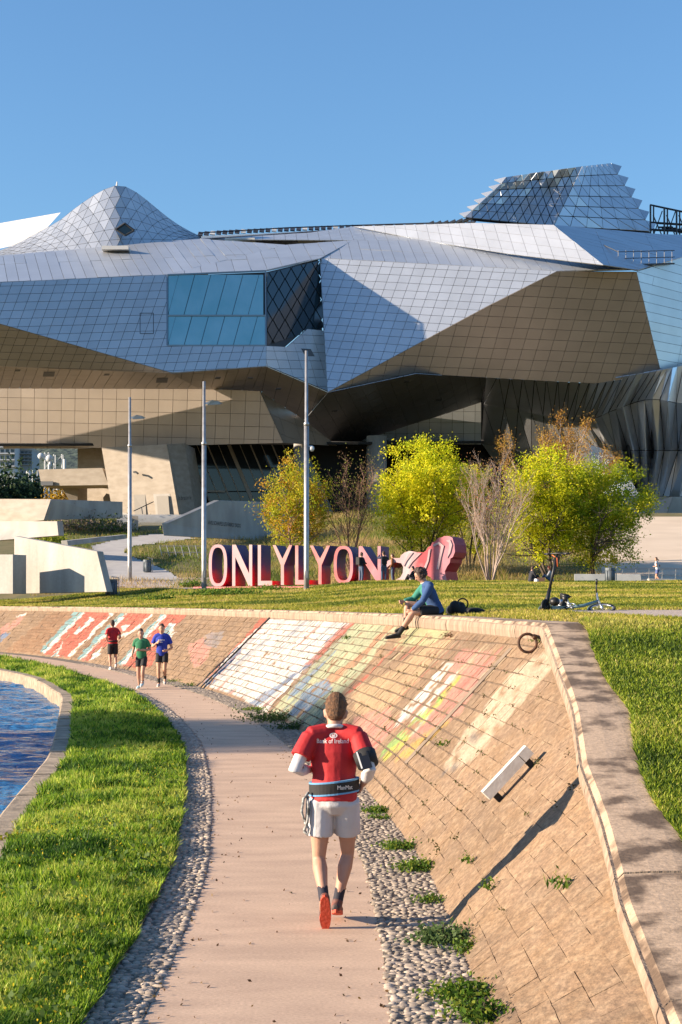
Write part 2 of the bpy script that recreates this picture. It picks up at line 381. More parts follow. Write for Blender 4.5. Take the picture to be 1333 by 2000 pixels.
# graffiti: outlines of the painted shapes, found on the photograph and carried onto the wall surface
def C(r, g, b, k=0.42): return np.array(srgb(r, g, b)) * k
RED, CYAN, WHT, GRN, BLU, ORG, PNK = C(226, 104, 84), C(140, 205, 215), C(246, 242, 236, 0.55), C(214, 228, 186), C(120, 160, 205), C(225, 150, 110), C(238, 165, 150)
PAINT = [
 (C(186, 142, 104), [(10, 1275), (60, 1274), (150, 1188), (120, 1188)]), (C(176, 132, 96), [(10, 1272), (80, 1277), (165, 1186), (100, 1196)]),
 (PNK, [(0, 1228), (50, 1198), (40, 1216), (0, 1245)]), (WHT, [(30, 1204), (52, 1196), (48, 1202), (36, 1206)]), (BLU, [(0, 1240), (20, 1234), (0, 1254)]),
 # first letter
 (CYAN, [(78, 1272), (156, 1184), (166, 1184), (162, 1196), (84, 1275)]), (WHT, [(82, 1275), (162, 1195), (166, 1184), (170, 1184), (166, 1198), (88, 1278)]),
 (RED, [(86, 1278), (166, 1197), (168, 1184), (214, 1184), (214, 1198), (135, 1284)]), (CYAN, [(145, 1236), (176, 1208), (183, 1208), (150, 1240)]), (WHT, [(146, 1238), (178, 1206), (184, 1210), (152, 1240)]),
 (WHT, [(100, 1283), (125, 1254), (114, 1282)]), (CYAN, [(102, 1283), (118, 1264), (111, 1283)]), (WHT, [(131, 1282), (178, 1236), (214, 1200), (216, 1184), (220, 1184), (220, 1200), (180, 1242), (136, 1282)]),
 (C(150, 112, 82), [(138, 1284), (182, 1242), (216, 1206), (236, 1184), (240, 1184), (206, 1222), (152, 1284)]),
 (CYAN, [(150, 1286), (236, 1196), (240, 1184), (246, 1184), (244, 1198), (158, 1288)]), (WHT, [(156, 1288), (244, 1197), (246, 1184), (249, 1184), (248, 1200), (163, 1290)]),
 (RED, [(160, 1290), (248, 1199), (249, 1184), (296, 1184), (296, 1196), (262, 1230), (238, 1236), (205, 1262), (186, 1270), (172, 1290)]), (WHT, [(172, 1290), (200, 1262), (196, 1276), (184, 1288)]),
 (WHT, [(236, 1224), (246, 1218), (256, 1220), (240, 1234)]), (WHT, [(236, 1240), (262, 1230), (296, 1198), (296, 1184), (299, 1184), (300, 1200), (264, 1234), (238, 1246)]),
 (CYAN, [(228, 1296), (315, 1200), (317, 1184), (324, 1184), (322, 1200), (236, 1298)]), (WHT, [(234, 1298), (322, 1199), (324, 1184), (327, 1184), (327, 1202), (242, 1300)]),
 (RED, [(240, 1300), (326, 1201), (327, 1184), (384, 1184), (368, 1200), (340, 1226), (310, 1240), (300, 1300), (270, 1306)]),
 (CYAN, [(316, 1240), (336, 1216), (344, 1220), (328, 1240)]), (WHT, [(322, 1218), (344, 1218), (338, 1232), (330, 1240), (336, 1222)]), (WHT, [(328, 1240), (345, 1232), (334, 1246)]),
 (PNK, [(365, 1262), (420, 1235), (405, 1290), (380, 1305)]), (C(170, 160, 160), [(400, 1240), (440, 1230), (425, 1265), (398, 1260)]),
 # white field
 (RED, [(396, 1335), (522, 1196), (545, 1198), (420, 1336)]),
 (WHT, [(398, 1336), (462, 1266), (528, 1204), (692, 1214), (640, 1262), (560, 1345), (520, 1392), (470, 1362)]),
 (C(160, 150, 152), [(520, 1200), (700, 1204), (690, 1214), (600, 1212), (526, 1208)]),
 (RED, [(690, 1205), (706, 1206), (610, 1298), (592, 1300)]), (BLU, [(600, 1300), (612, 1296), (500, 1380), (486, 1372)]), (BLU, [(398, 1334), (470, 1266), (476, 1268), (410, 1338)]),
 # pale green field
 (GRN, [(706, 1206), (790, 1212), (690, 1330), (610, 1420), (528, 1392), (620, 1290)]), (C(225, 228, 170), [(790, 1212), (900, 1216), (840, 1262), (770, 1262)]),
 (ORG, [(756, 1222), (770, 1222), (706, 1290), (640, 1340), (640, 1326), (700, 1280)]), (BLU, [(650, 1276), (664, 1266), (630, 1300), (585, 1350), (560, 1372), (575, 1345)]), (BLU, [(600, 1345), (640, 1325), (648, 1345), (590, 1400), (560, 1396)]),
 (RED, [(778, 1256), (786, 1252), (690, 1352), (672, 1356), (740, 1296)]),
 # right hand fields
 (C(232, 196, 150), [(840, 1262), (900, 1230), (760, 1392), (700, 1420), (690, 1352)]), (PNK, [(690, 1400), (760, 1380), (770, 1420), (720, 1480), (690, 1460)]),
 (PNK, [(900, 1268), (980, 1270), (900, 1390), (840, 1440), (800, 1440), (850, 1360)]), (WHT, [(866, 1296), (890, 1294), (800, 1400), (770, 1420), (776, 1404)]), (WHT, [(878, 1320), (900, 1312), (830, 1390), (800, 1412)]),
 (C(225, 226, 90), [(900, 1318), (906, 1322), (800, 1442), (752, 1488), (748, 1478), (800, 1424)]), (C(170, 225, 120), [(860, 1356), (866, 1360), (790, 1440), (742, 1480), (745, 1470)]), (C(236, 190, 90), [(885, 1400), (870, 1420), (800, 1478), (770, 1486), (830, 1430)]),
 (C(196, 224, 210), [(815, 1410), (832, 1404), (812, 1432), (796, 1440)]),
 # pale bricks left of the ramp
 (C(244, 222, 192), [(1080, 1268), (1085, 1300), (1010, 1380), (920, 1490), (870, 1500), (900, 1440), (985, 1330), (1030, 1292)]),
 (C(140, 132, 128), [(880, 1495), (900, 1490), (890, 1512), (866, 1508)]), (C(120, 112, 112), [(924, 1430), (936, 1430), (930, 1446), (918, 1444)]),
]
def paint(p, stone_id=None):
    """colour of wall points (n,3)."""
    yy = np.maximum(p[:, 1], 3); px = CX + p[:, 0] / yy * FPX; py = HY - (p[:, 2] - CAMZ) / yy * FPX
    n1 = smoothnoise(p[:, 0] * 1.3 + p[:, 2] * 0.7, p[:, 1] * 1.1, 1); n2 = smoothnoise(p[:, 1] * 4, p[:, 2] * 6 + p[:, 0] * 5, 2)
    col = TAN[None, :] * (0.80 + 0.32 * n1)[:, None]
    col[:, 0] *= 0.97 + 0.06 * n2; col[:, 2] *= 1.08 - 0.16 * n2
    wob = (smoothnoise(p[:, 1] * 3, p[:, 2] * 9, 9) - 0.5)
    for c, poly in PAINT:
        faded = 0.9 if px.size and poly[0][0] < 560 else 0.78
        m = pip(px + wob * 5, py + wob * 3, poly)
        chip = n2 + 0.35 * n1 < (1.06 if poly[0][0] < 620 else 0.98)
        m &= chip
        if m.any(): col[m] = col[m] * (1 - faded) + c * faded * (0.9 + 0.2 * n1[m])[:, None]
    # thin drips and stray lines of paint in the white and right hand fields
    stx = smoothnoise(p[:, 1] * 7 + p[:, 0] * 2, p[:, 2] * 1.2, 21)
    w = pip(px, py, [(398, 1336), (528, 1204), (700, 1206), (560, 1400)])
    m = w & (stx > 0.80); col[m] = col[m] * 0.35 + RED * 0.6
    m = w & (stx < 0.10); col[m] = col[m] * 0.4 + BLU * 0.55
    st2 = smoothnoise(p[:, 1] * 9 + p[:, 0] * 5, p[:, 2] * 1.6, 23); m = w & (st2 > .66); col[m] *= np.array([.62, .66, .74])
    w = pip(px, py, [(690, 1330), (790, 1212), (1000, 1270), (800, 1490), (690, 1480)])
    m = w & (stx > 0.84); col[m] = col[m] * 0.5 + C(225, 90, 80) * 0.5
    m = w & (stx < 0.16); col[m] = col[m] * 0.5 + C(240, 225, 180) * 0.5
    return col

# backing of mortar
ss = np.arange(4.0, ST[-1] - 1, 0.25); tt = np.linspace(0, 1, 7); rowsw = []
for s in ss: rowsw.append(wall_pt(np.full(7, s), tt, np.full(7, -0.011)))
back = grid_mesh('mortar_bed', rowsw, M_mort, None); adopt(back, wall)

# stones course by course
JOINTS = []                                # construction joints (arc length at foot) found below
def s_of_y(y): return float(np.interp(y, EDGE_R[:, 1], ST))
stones = []
CH = 0.205                                 # height of a course, measured up the slope
s_begin, s_end = s_of_y(3.5), s_of_y(112)
for k in range(16):
    s = s_begin + random.uniform(0, 0.4)
    while s < s_end:
        y = float(np.interp(s, ST, FOOT[:, 1])); L = random.uniform(0.26, 0.50) if y < 70 else 0.9
        HL = max(slope_len(s), slope_len(s + L))
        if k * CH < HL - 0.02: stones.append((s, s + L, k * CH, (k + 1) * CH, y))
        s += L
def stone_geo(st, nx, ny):
    s0, s1, t0, t1, y = st
    H_ = slope_len((s0 + s1) / 2); near = y < 17.5
    g = random.uniform(0.002, 0.006) if near else random.uniform(0.006, 0.014)
    nf = float(np.clip((y - 12) / 7, 0, 1)); g *= 0.2 + 0.8 * nf
    if y > 55: g *= 0.7
    gs, gt = g * (0.8 if near else 0.7), g * (1.0 if near else 1.3)
    rl = 0.14 if near else np.interp(y, [17.5, 30, 60], [0.22, 0.4, 0.9]); lift0 = random.uniform(-0.008, 0.010) * rl; tilt = random.uniform(-0.008, 0.008) * rl; tw = random.uniform(-0.006, 0.006) * rl
    u = np.linspace(0, 1, nx + 1); v = np.linspace(0, 1, ny + 1); U, V = np.meshgrid(u, v)
    S = s0 + gs + (s1 - s0 - 2 * gs) * U; hh = t0 + gt + (t1 - t0 - 2 * gt) * V
    S = S + (rng.random(S.shape) - 0.5) * 0.012; T = np.minimum(1.01, (hh + (rng.random(S.shape) - 0.5) * 0.008) / slope_len(S))
    edge = np.minimum(np.minimum(U, 1 - U) * (s1 - s0), np.minimum(V, 1 - V) * (t1 - t0))
    lift = lift0 + tilt * (U - .5) * 2 + tw * (V - .5) * 2 + np.minimum(edge, 0.02) * 0.12 * nf + (rng.random(S.shape) - 0.5) * (0.003 if near else 0.004)
    top = wall_pt(S.ravel(), T.ravel(), lift.ravel())
    n = (nx + 1) * (ny + 1); idx = np.arange(n).reshape(ny + 1, nx + 1)
    f = np.stack([idx[:-1, :-1], idx[:-1, 1:], idx[1:, 1:], idx[1:, :-1]], -1).reshape(-1, 4)
    ring = np.r_[idx[0, :], idx[1:, -1], idx[-1, -2::-1], idx[-2:0:-1, 0]]
    low = wall_pt(S.ravel()[ring], T.ravel()[ring], np.full(len(ring), -0.05)); m = len(ring)
    sf = np.stack([n + np.arange(m), n + (np.arange(m) + 1) % m, ring[(np.arange(m) + 1) % m], ring], -1)
    return np.vstack([top, low]), np.vstack([f, sf])
def area_px(st):
    s0, s1, t0, t1, y = st
    qs = np.array([s0, s1, s1, s0]); q = wall_pt(qs, np.minimum(1, np.array([t0, t0, t1, t1]) / slope_len(qs)), np.zeros(4)); 
    if q[:, 1].min() < 5: return 0
    x = CX + q[:, 0] / q[:, 1] * FPX; yy = HY - (q[:, 2] - CAMZ) / q[:, 1] * FPX
    if x.min() < 0 or x.max() > 1333 or yy.max() > 2000: return 0
    return abs(0.5 * np.sum(x * np.roll(yy, -1) - np.roll(x, -1) * yy))
ar = np.array([area_px(s) for s in stones]); big = set(np.argsort(-ar)[:300].tolist())
AV, AF, AC = [], [], []; base = 0
for i, st in enumerate(stones):
    if i in big:
        v, f = stone_geo(st, 3, 2); o = idx_mesh('stone', v, f, M_stone, wall, False, paint(v))
    else:
        y = st[4]; nx, ny = (4, 2) if y < 17 else ((9, 3) if y < 52 else (6, 3))
        v, f = stone_geo(st, nx, ny); AV.append(v); AF.append(f + base); AC.append(paint(v)); base += len(v)
rest = idx_mesh('stone_courses', np.vstack(AV), np.vstack(AF), M_stone, wall, False, np.vstack(AC)); rest['kind'] = 'stuff'

# coping: slabs with a rough face, each a part
M_copes = [M_cope, M_copet]
cs = s_begin; cut = []
while cs < s_end:
    y = float(np.interp(cs, ST, FOOT[:, 1])); L = random.uniform(1.7, 2.3) if y < 40 else random.uniform(2.4, 3.4); cut.append((cs, cs + L, y)); cs += L
for s0, s1, y in cut:
    n = max(3, int((s1 - s0) / 0.16)); pf = []; mi = []
    dz = random.uniform(-0.004, 0.004); dd = random.uniform(-0.004, 0.004)
    prof = 10
    for k in range(n + 1):
        q = s0 + 0.006 + (s1 - s0 - 0.012) * k / n
        a = np.array([np.interp(q, ST, TOPL[:, j]) for j in (0, 1)]); bq = np.array([np.interp(q, ST, COPE_B[:, j]) for j in (0, 1)])
        zt = float(np.interp(q, ST, ZT)); ch = float(np.interp(q, ST, COPE_H)); d = (bq - a) / np.linalg.norm(bq - a)
        def pt(off, z):
            j = (random.random() - 0.5) * 0.004; p = a + d * (off + dd + j * 0.6); return (p[0], p[1], z + dz + j * 0.5)
        pf += [pt(0.04, zt - ch - 0.10), pt(-0.035, zt - ch - 0.005), pt(-0.045, zt - ch * 0.6), pt(-0.03, zt - ch * 0.28), pt(-0.008, zt - 0.045), pt(0.03, zt - 0.008), pt(0.2, zt), pt(0.38, zt + 0.002), pt(0.50, zt - 0.004), (float(bq[0] + d[0] * dd), float(bq[1] + d[1] * dd), zt - 0.16)]
    fs = [(k * prof + j, k * prof + j + 1, (k + 1) * prof + j + 1, (k + 1) * prof + j) for k in range(n) for j in range(prof - 1)]
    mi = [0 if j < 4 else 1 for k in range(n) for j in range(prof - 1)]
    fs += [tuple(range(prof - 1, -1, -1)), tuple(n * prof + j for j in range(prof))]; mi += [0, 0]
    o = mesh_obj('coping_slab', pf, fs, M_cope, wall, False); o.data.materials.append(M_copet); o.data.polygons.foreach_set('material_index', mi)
    bm = bmesh.new(); bm.from_mesh(o.data); bmesh.ops.recalc_face_normals(bm, faces=bm.faces); bm.to_mesh(o.data); bm.free()

# raised concrete ribs and open construction joints
def fall_line(px, py):                    # arc length whose fall line passes a photo pixel near the top of the wall
    best = None
    for s in np.arange(s_begin, s_end, 0.05):
        p = wall_pt(np.array([s]), np.array([0.93]), np.zeros(1))[0]; x = CX + p[0] / p[1] * FPX; y = HY - (p[2] - CAMZ) / p[1] * FPX
        e = abs(x - px)
        if best is None or e < best[0]: best = (e, s)
    return best[1]
def rib(s, w, lift, material, name, t0=0.0, t1=1.0):
    T = np.linspace(t0, t1, 14); v = []
    for t in T:
        jj = (random.random() - 0.5) * 0.015
        v += list(wall_pt(np.array([s - w / 2 + jj, s - w / 2 + jj, s + w / 2 + jj, s + w / 2 + jj]), np.full(4, t), np.array([-0.05, lift, lift, -0.05])))
    fs = [(k * 4 + j, k * 4 + 4 + j, k * 4 + 5 + j, k * 4 + 1 + j) for k in range(13) for j in range(3)] + [(0, 1, 2, 3), (55, 54, 53, 52)]
    o = mesh_obj(name, v, fs, material, wall); return o
M_tar = mat('joint_tar', (0.03, 0.026, 0.024), 0.9, bump=0.4, bscale=30)
M_rib = mat('rib_concrete', (0.22, 0.165, 0.12), 0.9, col2=(0.15, 0.11, 0.08), scale=4, bump=0.5, bscale=30)
s_j1 = fall_line(519, 1196); rib(s_j1, 0.10, 0.034, M_tar, 'construction_joint')
s_j2 = fall_line(1000, 1290); rib(s_j2, 0.22, 0.012, M_rib, 'concrete_rib', 0.22, 0.93)
# iron mooring ring hanging under the coping
def wall_at_px(px, py, smin=None, smax=None):
    best = None; S = np.arange(s_begin, s_end, 0.04)
    for t in np.linspace(0.0, 1.0, 51):
        p = wall_pt(S, np.full(len(S), t), np.zeros(len(S))); x = CX + p[:, 0] / p[:, 1] * FPX; y = HY - (p[:, 2] - CAMZ) / p[:, 1] * FPX
        e = (x - px) ** 2 + (y - py) ** 2; k = int(np.argmin(e))
        if best is None or e[k] < best[0]: best = (e[k], S[k], t)
    return best[1], best[2]
def wall_frame(px, py):
    s, t = wall_at_px(px, py); p = Vector(wall_pt(np.array([s]), np.array([t]), np.zeros(1))[0]); q = Vector(wall_pt(np.array([s]), np.array([t]), np.ones(1))[0])
    nrm = (q - p).normalized(); up = (Vector(wall_pt(np.array([s]), np.array([min(t + .05, 1.2)]), np.zeros(1))[0]) - p).normalized(); return p, nrm, up, up.cross(nrm).normalized()
M_iron = mat('rusty_iron', (0.06, 0.035, 0.025), 0.75, metal=0.3, col2=(0.12, 0.05, 0.025), scale=18, bump=0.3, bscale=60)
p, nrm, up, sd = wall_frame(1050, 1238)
ring = thing('mooring_ring', 'rusty iron mooring ring hanging on the wall below the coping', 'mooring ring', p)
cr = p + up * (-0.02) + nrm * 0.06 - sd * 0.0
R0 = 0.108; ax = Vector((0.12, -1.0, 0.1)).normalized()
cen = P(1031, 1256, p.y - 0.45)
MB().torus(cen, R0, 0.017, ax, 32, 8).build('ring', M_iron, ring, True)
MB().tube([p - nrm * 0.06, p + nrm * 0.05, cen + Vector((0.085, 0.05, 0.085)), cen + Vector((0.07, -0.03, 0.06))], [0.03, 0.026, 0.022, 0.018], 8).build('eye_bolt', M_iron, ring, True)
# short pale concrete block post lying against the wall on a bracket
p, nrm, up, sd = wall_frame(966, 1575); p2 = wall_frame(1052, 1482)[0]
blk = thing('marker_post', 'pale square metal post lying on the bare stone slope', 'post', p)
M_post = mat('pale_post_metal', (0.66, 0.64, 0.60), 0.55, metal=0.0, col2=(0.45, 0.42, 0.38), scale=9, mix=0.3, bump=0.1, bscale=40)
M_blk = mat('black_bracket', (0.015, 0.015, 0.016), 0.7)
dirp = (p2 - p).normalized(); Lp = (p2 - p).length
sdp = dirp.cross(nrm).normalized(); rot = Matrix((sdp, dirp, nrm)).transposed()
MB().box(p + dirp * Lp * 0.40 + nrm * 0.13, (0.115, Lp * 0.80, 0.10), rot).build('shaft', M_post, blk)
MB().box(p + dirp * Lp * 0.905 + nrm * 0.13, (0.115, Lp * 0.185, 0.10), rot).build('cap', M_post, blk)
for q in (0.12, 0.85): MB().box(p + dirp * Lp * q + nrm * 0.03, (0.04, 0.06, 0.16), rot).build('bracket', M_blk, blk)
# ------------------------------------------------------------------ pebbles set in the two borders of the path
M_peb = mat('river_pebble', (0.40, 0.325, 0.26), 0.85, col2=(0.25, 0.205, 0.165), scale=5, bump=0.2, bscale=50, island=0.28, objvar=0.22)
def pebble_template():
    v = []; n = 8
    for r, z in ((1.0, 0.0), (0.86, 0.55), (0.5, 0.92)): v += [(r * math.cos(2 * math.pi * (k + .5 * (z > .5)) / n), r * math.sin(2 * math.pi * (k + .5 * (z > .5)) / n), z) for k in range(n)]
    v.append((0, 0, 1.02)); v = np.array(v)
    f3 = [[i * n + k, i * n + (k + 1) % n, (i + 1) * n + (k + 1) % n] for i in range(2) for k in range(n)] + [[i * n + k, (i + 1) * n + (k + 1) % n, (i + 1) * n + k] for i in range(2) for k in range(n)] + [[2 * n + k, 2 * n + (k + 1) % n, 3 * n] for k in range(n)]
    return v, np.array(f3)
PV, PF = pebble_template()
pm = [None] * 5
for j in range(5):
    vv = PV * np.array([1, 1, 1.0]) * (1 + (rng.random((len(PV), 1)) - 0.5) * 0.22)
    me = bpy.data.meshes.new('pebble'); me.from_pydata([tuple(x) for x in vv], [], [tuple(x) for x in PF]); me.polygons.foreach_set('use_smooth', [True] * len(PF)); me.materials.append(M_peb); pm[j] = me
def pebbles(bed, edge, d0, d1, sgn, ymax):
    items = []; dcur = d0 + 0.03
    while dcur < d1 - 0.01:
        c = offset(edge, sgn * dcur); s = np.r_[0, np.cumsum(np.linalg.norm(np.diff(c, axis=0), axis=1))]; q = float(np.interp(8.0, c[:, 1], s)) + random.random() * 0.05; qe = float(np.interp(ymax, c[:, 1], s))
        while q < qe:
            y = float(np.interp(q, s, c[:, 1])); k = 1.0 if y < 22 else (1.0 + (y - 22) / 30)
            a = random.uniform(0.022, 0.050) * k; bb = random.uniform(0.016, 0.032) * k
            x = float(np.interp(q, s, c[:, 0])); items.append((x + random.uniform(-.026, .026), y + random.uniform(-.012, .012), a, bb, random.uniform(0.009, 0.019), random.uniform(-0.5, 0.5)))
            q += bb * 2.0 * random.uniform(0.92, 1.12)
        dcur += 0.066
    A = np.array(items); py = HY + CAMZ / A[:, 1] * FPX; px = CX + A[:, 0] / A[:, 1] * FPX
    vis = (py < 1985) & (px > 5) & (px < 1328); size = np.where(vis, A[:, 2] * A[:, 3] / A[:, 1] ** 3, 0); order = np.argsort(-size)
    for i in order[:300]:
        x, y, a, bb, h, r = A[i]; o = bpy.data.objects.new('pebble', pm[i % 5]); COL.objects.link(o); o.location = (x, y, 0.003); o.scale = (a, bb, h); o.rotation_euler = (0, 0, r); o.parent = bed
    R = A[order[300:]]; n = len(R); ca, sa = np.cos(R[:, 5]), np.sin(R[:, 5]); base = PV[None] * (1 + (rng.random((n, len(PV), 1)) - .5) * 0.2)
    lx = base[:, :, 0] * R[:, 2:3]; ly = base[:, :, 1] * R[:, 3:4]
    V = np.stack([R[:, 0:1] + lx * ca[:, None] - ly * sa[:, None], R[:, 1:2] + lx * sa[:, None] + ly * ca[:, None], 0.003 + base[:, :, 2] * R[:, 4:5]], -1)
    F = PF[None] + (np.arange(n) * len(PV))[:, None, None]
    o = idx_mesh('pebbles', V.reshape(-1, 3), F.reshape(-1, 3), M_peb, bed, True); o['kind'] = 'stuff'
pebbles(bed_r, EDGE_R, 0.0, 0.60, 1, 62)
pebbles(bed_l, EDGE_L, 0.0, 0.38, -1, 46)

# ------------------------------------------------------------------ the museum: faceted steel cloud on concrete piers
museum = thing('museum_building', 'huge faceted museum clad in grey steel panels with glass corner bay', 'museum', (0, 175, 12))
def steel(name, base, rough, metal, col2=None):
    return mat(name, base, rough, metal, col2=col2 or tuple(x * 0.88 for x in base), scale=0.35, mix=0.35, island=0.05, objvar=0.045, bump=0.03, bscale=1.2)
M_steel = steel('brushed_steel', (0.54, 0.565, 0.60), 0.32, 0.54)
M_warm = steel('warm_reflection_steel', (0.41, 0.35, 0.305), 0.34, 0.55)  # same steel; warm light reflected off the ground put into its colour
M_joint = mat('panel_joint', (0.035, 0.037, 0.042), 0.8)
M_dark = mat('dark_soffit', (0.10, 0.10, 0.11), 0.5, metal=0.6)
M_glass = mat('museum_glass', (0.05, 0.15, 0.19), 0.06, metal=0.0, spec=1.0)
M_frame = mat('window_frame', (0.06, 0.065, 0.075), 0.5, metal=0.6)
EYE = Vector((0, 0, CAMZ))
class Plane:
    def __init__(s, *p):
        a, b, c = [P(*q) for q in p]; s.n = (b - a).cross(c - a).normalized(); s.o = a
        if s.n.dot(EYE - a) < 0: s.n = -s.n
    def at(s, px, py):
        d = Vector(((px - CX) / FPX, 1.0, -(py - HY) / FPX)); t = (s.o - EYE).dot(s.n) / d.dot(s.n); return EYE + d * t
def clip(poly, axis, lim, keep_less):
    out = []; n = len(poly)
    for i in range(n):
        a, b = poly[i], poly[(i + 1) % n]; da = a[axis] - lim; db = b[axis] - lim
        if not keep_less: da, db = -da, -db
        if da <= 0: out.append(a)
        if da * db < 0: 
            t = da / (da - db); out.append((a[0] + (b[0] - a[0]) * t, a[1] + (b[1] - a[1]) * t))
    return out
PANELS = []                                 # (projected area, polygon 3D, normal, facet object, material)
def facet(name, outline, plane, row, col, material=None, label=None, gap=0.022, lift=0.06, backmat=None, parent=None):
    """outline in photo pixels on a plane in space; row/col = (dx, dy, spacing) of the joint lines in pixels at the facet's middle."""
    pts = [plane.at(*q) for q in outline]; cx = sum(q[0] for q in outline) / len(outline); cy = sum(q[1] for q in outline) / len(outline)
    O = plane.at(cx, cy); u = (plane.at(cx + row[0], cy + row[1]) - O).normalized(); v = (plane.at(cx + col[0], cy + col[1]) - O).normalized()
    n = plane.n
    # spacing: u-lines are separated along v and the other way round
    su = (plane.at(cx + col[2], cy) - O).length if abs(row[0]) > abs(row[1]) else (plane.at(cx, cy + col[2]) - O).length
    sv = row[2] * O.y / FPX
    G = [[u.dot(u), u.dot(v)], [u.dot(v), v.dot(v)]]; det = G[0][0] * G[1][1] - G[0][1] ** 2
    def uv(p):
        d = p - O; a, b = d.dot(u), d.dot(v); return ((a * G[1][1] - b * G[0][1]) / det, (b * G[0][0] - a * G[0][1]) / det)
    q = [uv(p) for p in pts]
    back = mesh_obj(name, [p - n * 0.10 for p in pts], [tuple(range(len(pts)))], backmat or M_joint); adopt(back, parent or museum)
    if label: back['label'] = label
    svv = sv / max(0.3, abs((v - u * v.dot(u)).length)); 
    u0, u1 = min(a for a, b in q), max(a for a, b in q); v0, v1 = min(b for a, b in q), max(b for a, b in q)
    i0, i1 = math.floor(u0 / su), math.ceil(u1 / su); j0, j1 = math.floor(v0 / svv), math.ceil(v1 / svv)
    for j in range(j0, j1):
        sl = clip(clip(q, 1, j * svv + gap, False), 1, (j + 1) * svv - gap, True) if True else q
        if len(sl) < 3: continue
        for i in range(i0, i1):
            c = clip(clip(sl, 0, i * su + gap, False), 0, (i + 1) * su - gap, True)
            if len(c) < 3: continue
            ta, tb = random.gauss(0, 0.004), random.gauss(0, 0.004); mu = sum(x for x, y in c) / len(c); mv = sum(y for x, y in c) / len(c)
            P3 = [O + u * x + v * y + n * (lift + ta * (x - mu) + tb * (y - mv)) for x, y in c]
            pp = [proj(p) for p in P3]; A = abs(0.5 * sum(pp[k][0] * pp[(k + 1) % len(pp)][1] - pp[(k + 1) % len(pp)][0] * pp[k][1] for k in range(len(pp))))
            if A < 0.5: continue
            on = all(-2 < a < 1335 for a, b in pp)
            PANELS.append((A if on else 0, P3, n, back, material or M_steel))
    return back
pF1 = Plane((0, 552, 163), (520, 530, 171.5), (345, 727, 166.5))
pF2 = Plane((0, 631, *[pF1.at(0, 631).y]), (335, 728, pF1.at(335, 728).y), (0, 714, pF1.at(0, 714).y + 4.2))
pF3 = Plane((0, 714, pF2.at(0, 714).y), (335, 728, pF1.at(335, 728).y), (391, 759, 175))
pF3b = Plane((335, 728, pF1.at(335, 728).y), (520, 715, pF1.at(520, 715).y), (391, 759, 175))
pF3c = Plane((520, 715, pF1.at(520, 715).y), (642, 766, 174.5), (508, 764, pF3b.at(508, 764).y))
pF4 = Plane((0, 757, 185), (508, 764, 174.5), (148, 876, 183.5))
pF5 = Plane((508, 764, 175), (594, 820, 182), (554, 865, 178))
pF6 = Plane((520, 531, pF1.at(520, 531).y), (626, 505, 179.5), (520, 715, pF1.at(520, 715).y))
pF7 = Plane((626, 505, 179.5), (641, 766, 174.5), (1088, 530, 172.5))
pF8 = Plane((1088, 530, 172.5), (641, 766, 174.5), (1160, 749, 179))
pF9 = Plane((1243, 531, pF8.at(1243, 531).y), (1291, 729, pF8.at(1291, 729).y), (1420, 480, 194))
pF10 = Plane((641, 766, 174.5), (950, 738, 180), (690, 866, 199))
pF11 = Plane((690, 866, 196), (940, 785, 192), (940, 866, 194))
pR1 = Plane((0, 552, 163.3), (328, 537, pF1.at(328, 537).y + .3), (390, 467, 189))
pR2 = Plane((328, 537, pF1.at(328, 537).y + .3), (519, 529, pF1.at(519, 529).y + .3), (560, 479, pR1.at(560, 479).y))
pR3 = Plane((626, 505, 179.8), (1088, 530, 172.7), (690, 470, pR2.at(690, 470).y))
pR4a = Plane((690, 470, pR3.at(690, 470).y), (834, 471, pR3.at(834, 471).y), (692, 443, pR3.at(690, 470).y + 12))
dR = pR3.at(834, 471).y; pR4b = Plane((834, 471, dR), (1178, 518, dR - 20), (1080, 440, dR - 11))
pR5 = Plane((1080, 440, pR4b.at(1080, 440).y), (1178, 518, dR - 20), (1420, 470, pR4b.at(1080, 440).y + 30))
facet('facade_facet', [(-215, 562), (328, 537), (328, 674), (520, 674), (520, 715), (345, 727), (332, 727), (-215, 571)], pF1, (1, -0.03, 16.5), (-0.36, 1, 21), label='pale blue steel facade left of the glass bay')
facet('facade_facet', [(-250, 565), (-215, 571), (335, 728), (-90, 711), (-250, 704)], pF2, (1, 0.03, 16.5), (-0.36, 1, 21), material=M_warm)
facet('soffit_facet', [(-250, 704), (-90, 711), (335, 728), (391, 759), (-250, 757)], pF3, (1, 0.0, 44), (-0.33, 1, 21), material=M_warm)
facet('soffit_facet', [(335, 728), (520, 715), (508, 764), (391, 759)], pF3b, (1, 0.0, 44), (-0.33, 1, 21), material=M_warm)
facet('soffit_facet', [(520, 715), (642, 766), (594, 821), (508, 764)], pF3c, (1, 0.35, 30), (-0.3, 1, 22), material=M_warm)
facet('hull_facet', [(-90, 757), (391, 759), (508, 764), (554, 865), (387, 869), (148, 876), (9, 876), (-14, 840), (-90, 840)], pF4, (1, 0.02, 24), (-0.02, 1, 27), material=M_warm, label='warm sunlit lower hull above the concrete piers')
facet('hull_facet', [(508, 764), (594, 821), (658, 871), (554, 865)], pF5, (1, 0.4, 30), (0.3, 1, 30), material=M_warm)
facet('facade_facet', [(520, 676), (560, 678), (600, 643), (634, 646), (641, 766), (520, 715)], pF6, (1, 0.03, 17), (0.3, 1, 21))
facet('facade_facet', [(626, 505), (1088, 530), (949, 600), (641, 766)], pF7, (1, 0.055, 16.5), (-0.36, 1, 22), label='large steel facet, white where the sun rakes across it')
facet('facade_facet', [(1088, 530), (1243, 531), (1291, 729), (1160, 749), (813, 729), (641, 766), (949, 600)], pF8, (1, 0.04, 21), (-0.3, 1, 28), material=M_warm, label='broad brown overhanging facet reflecting the ground')
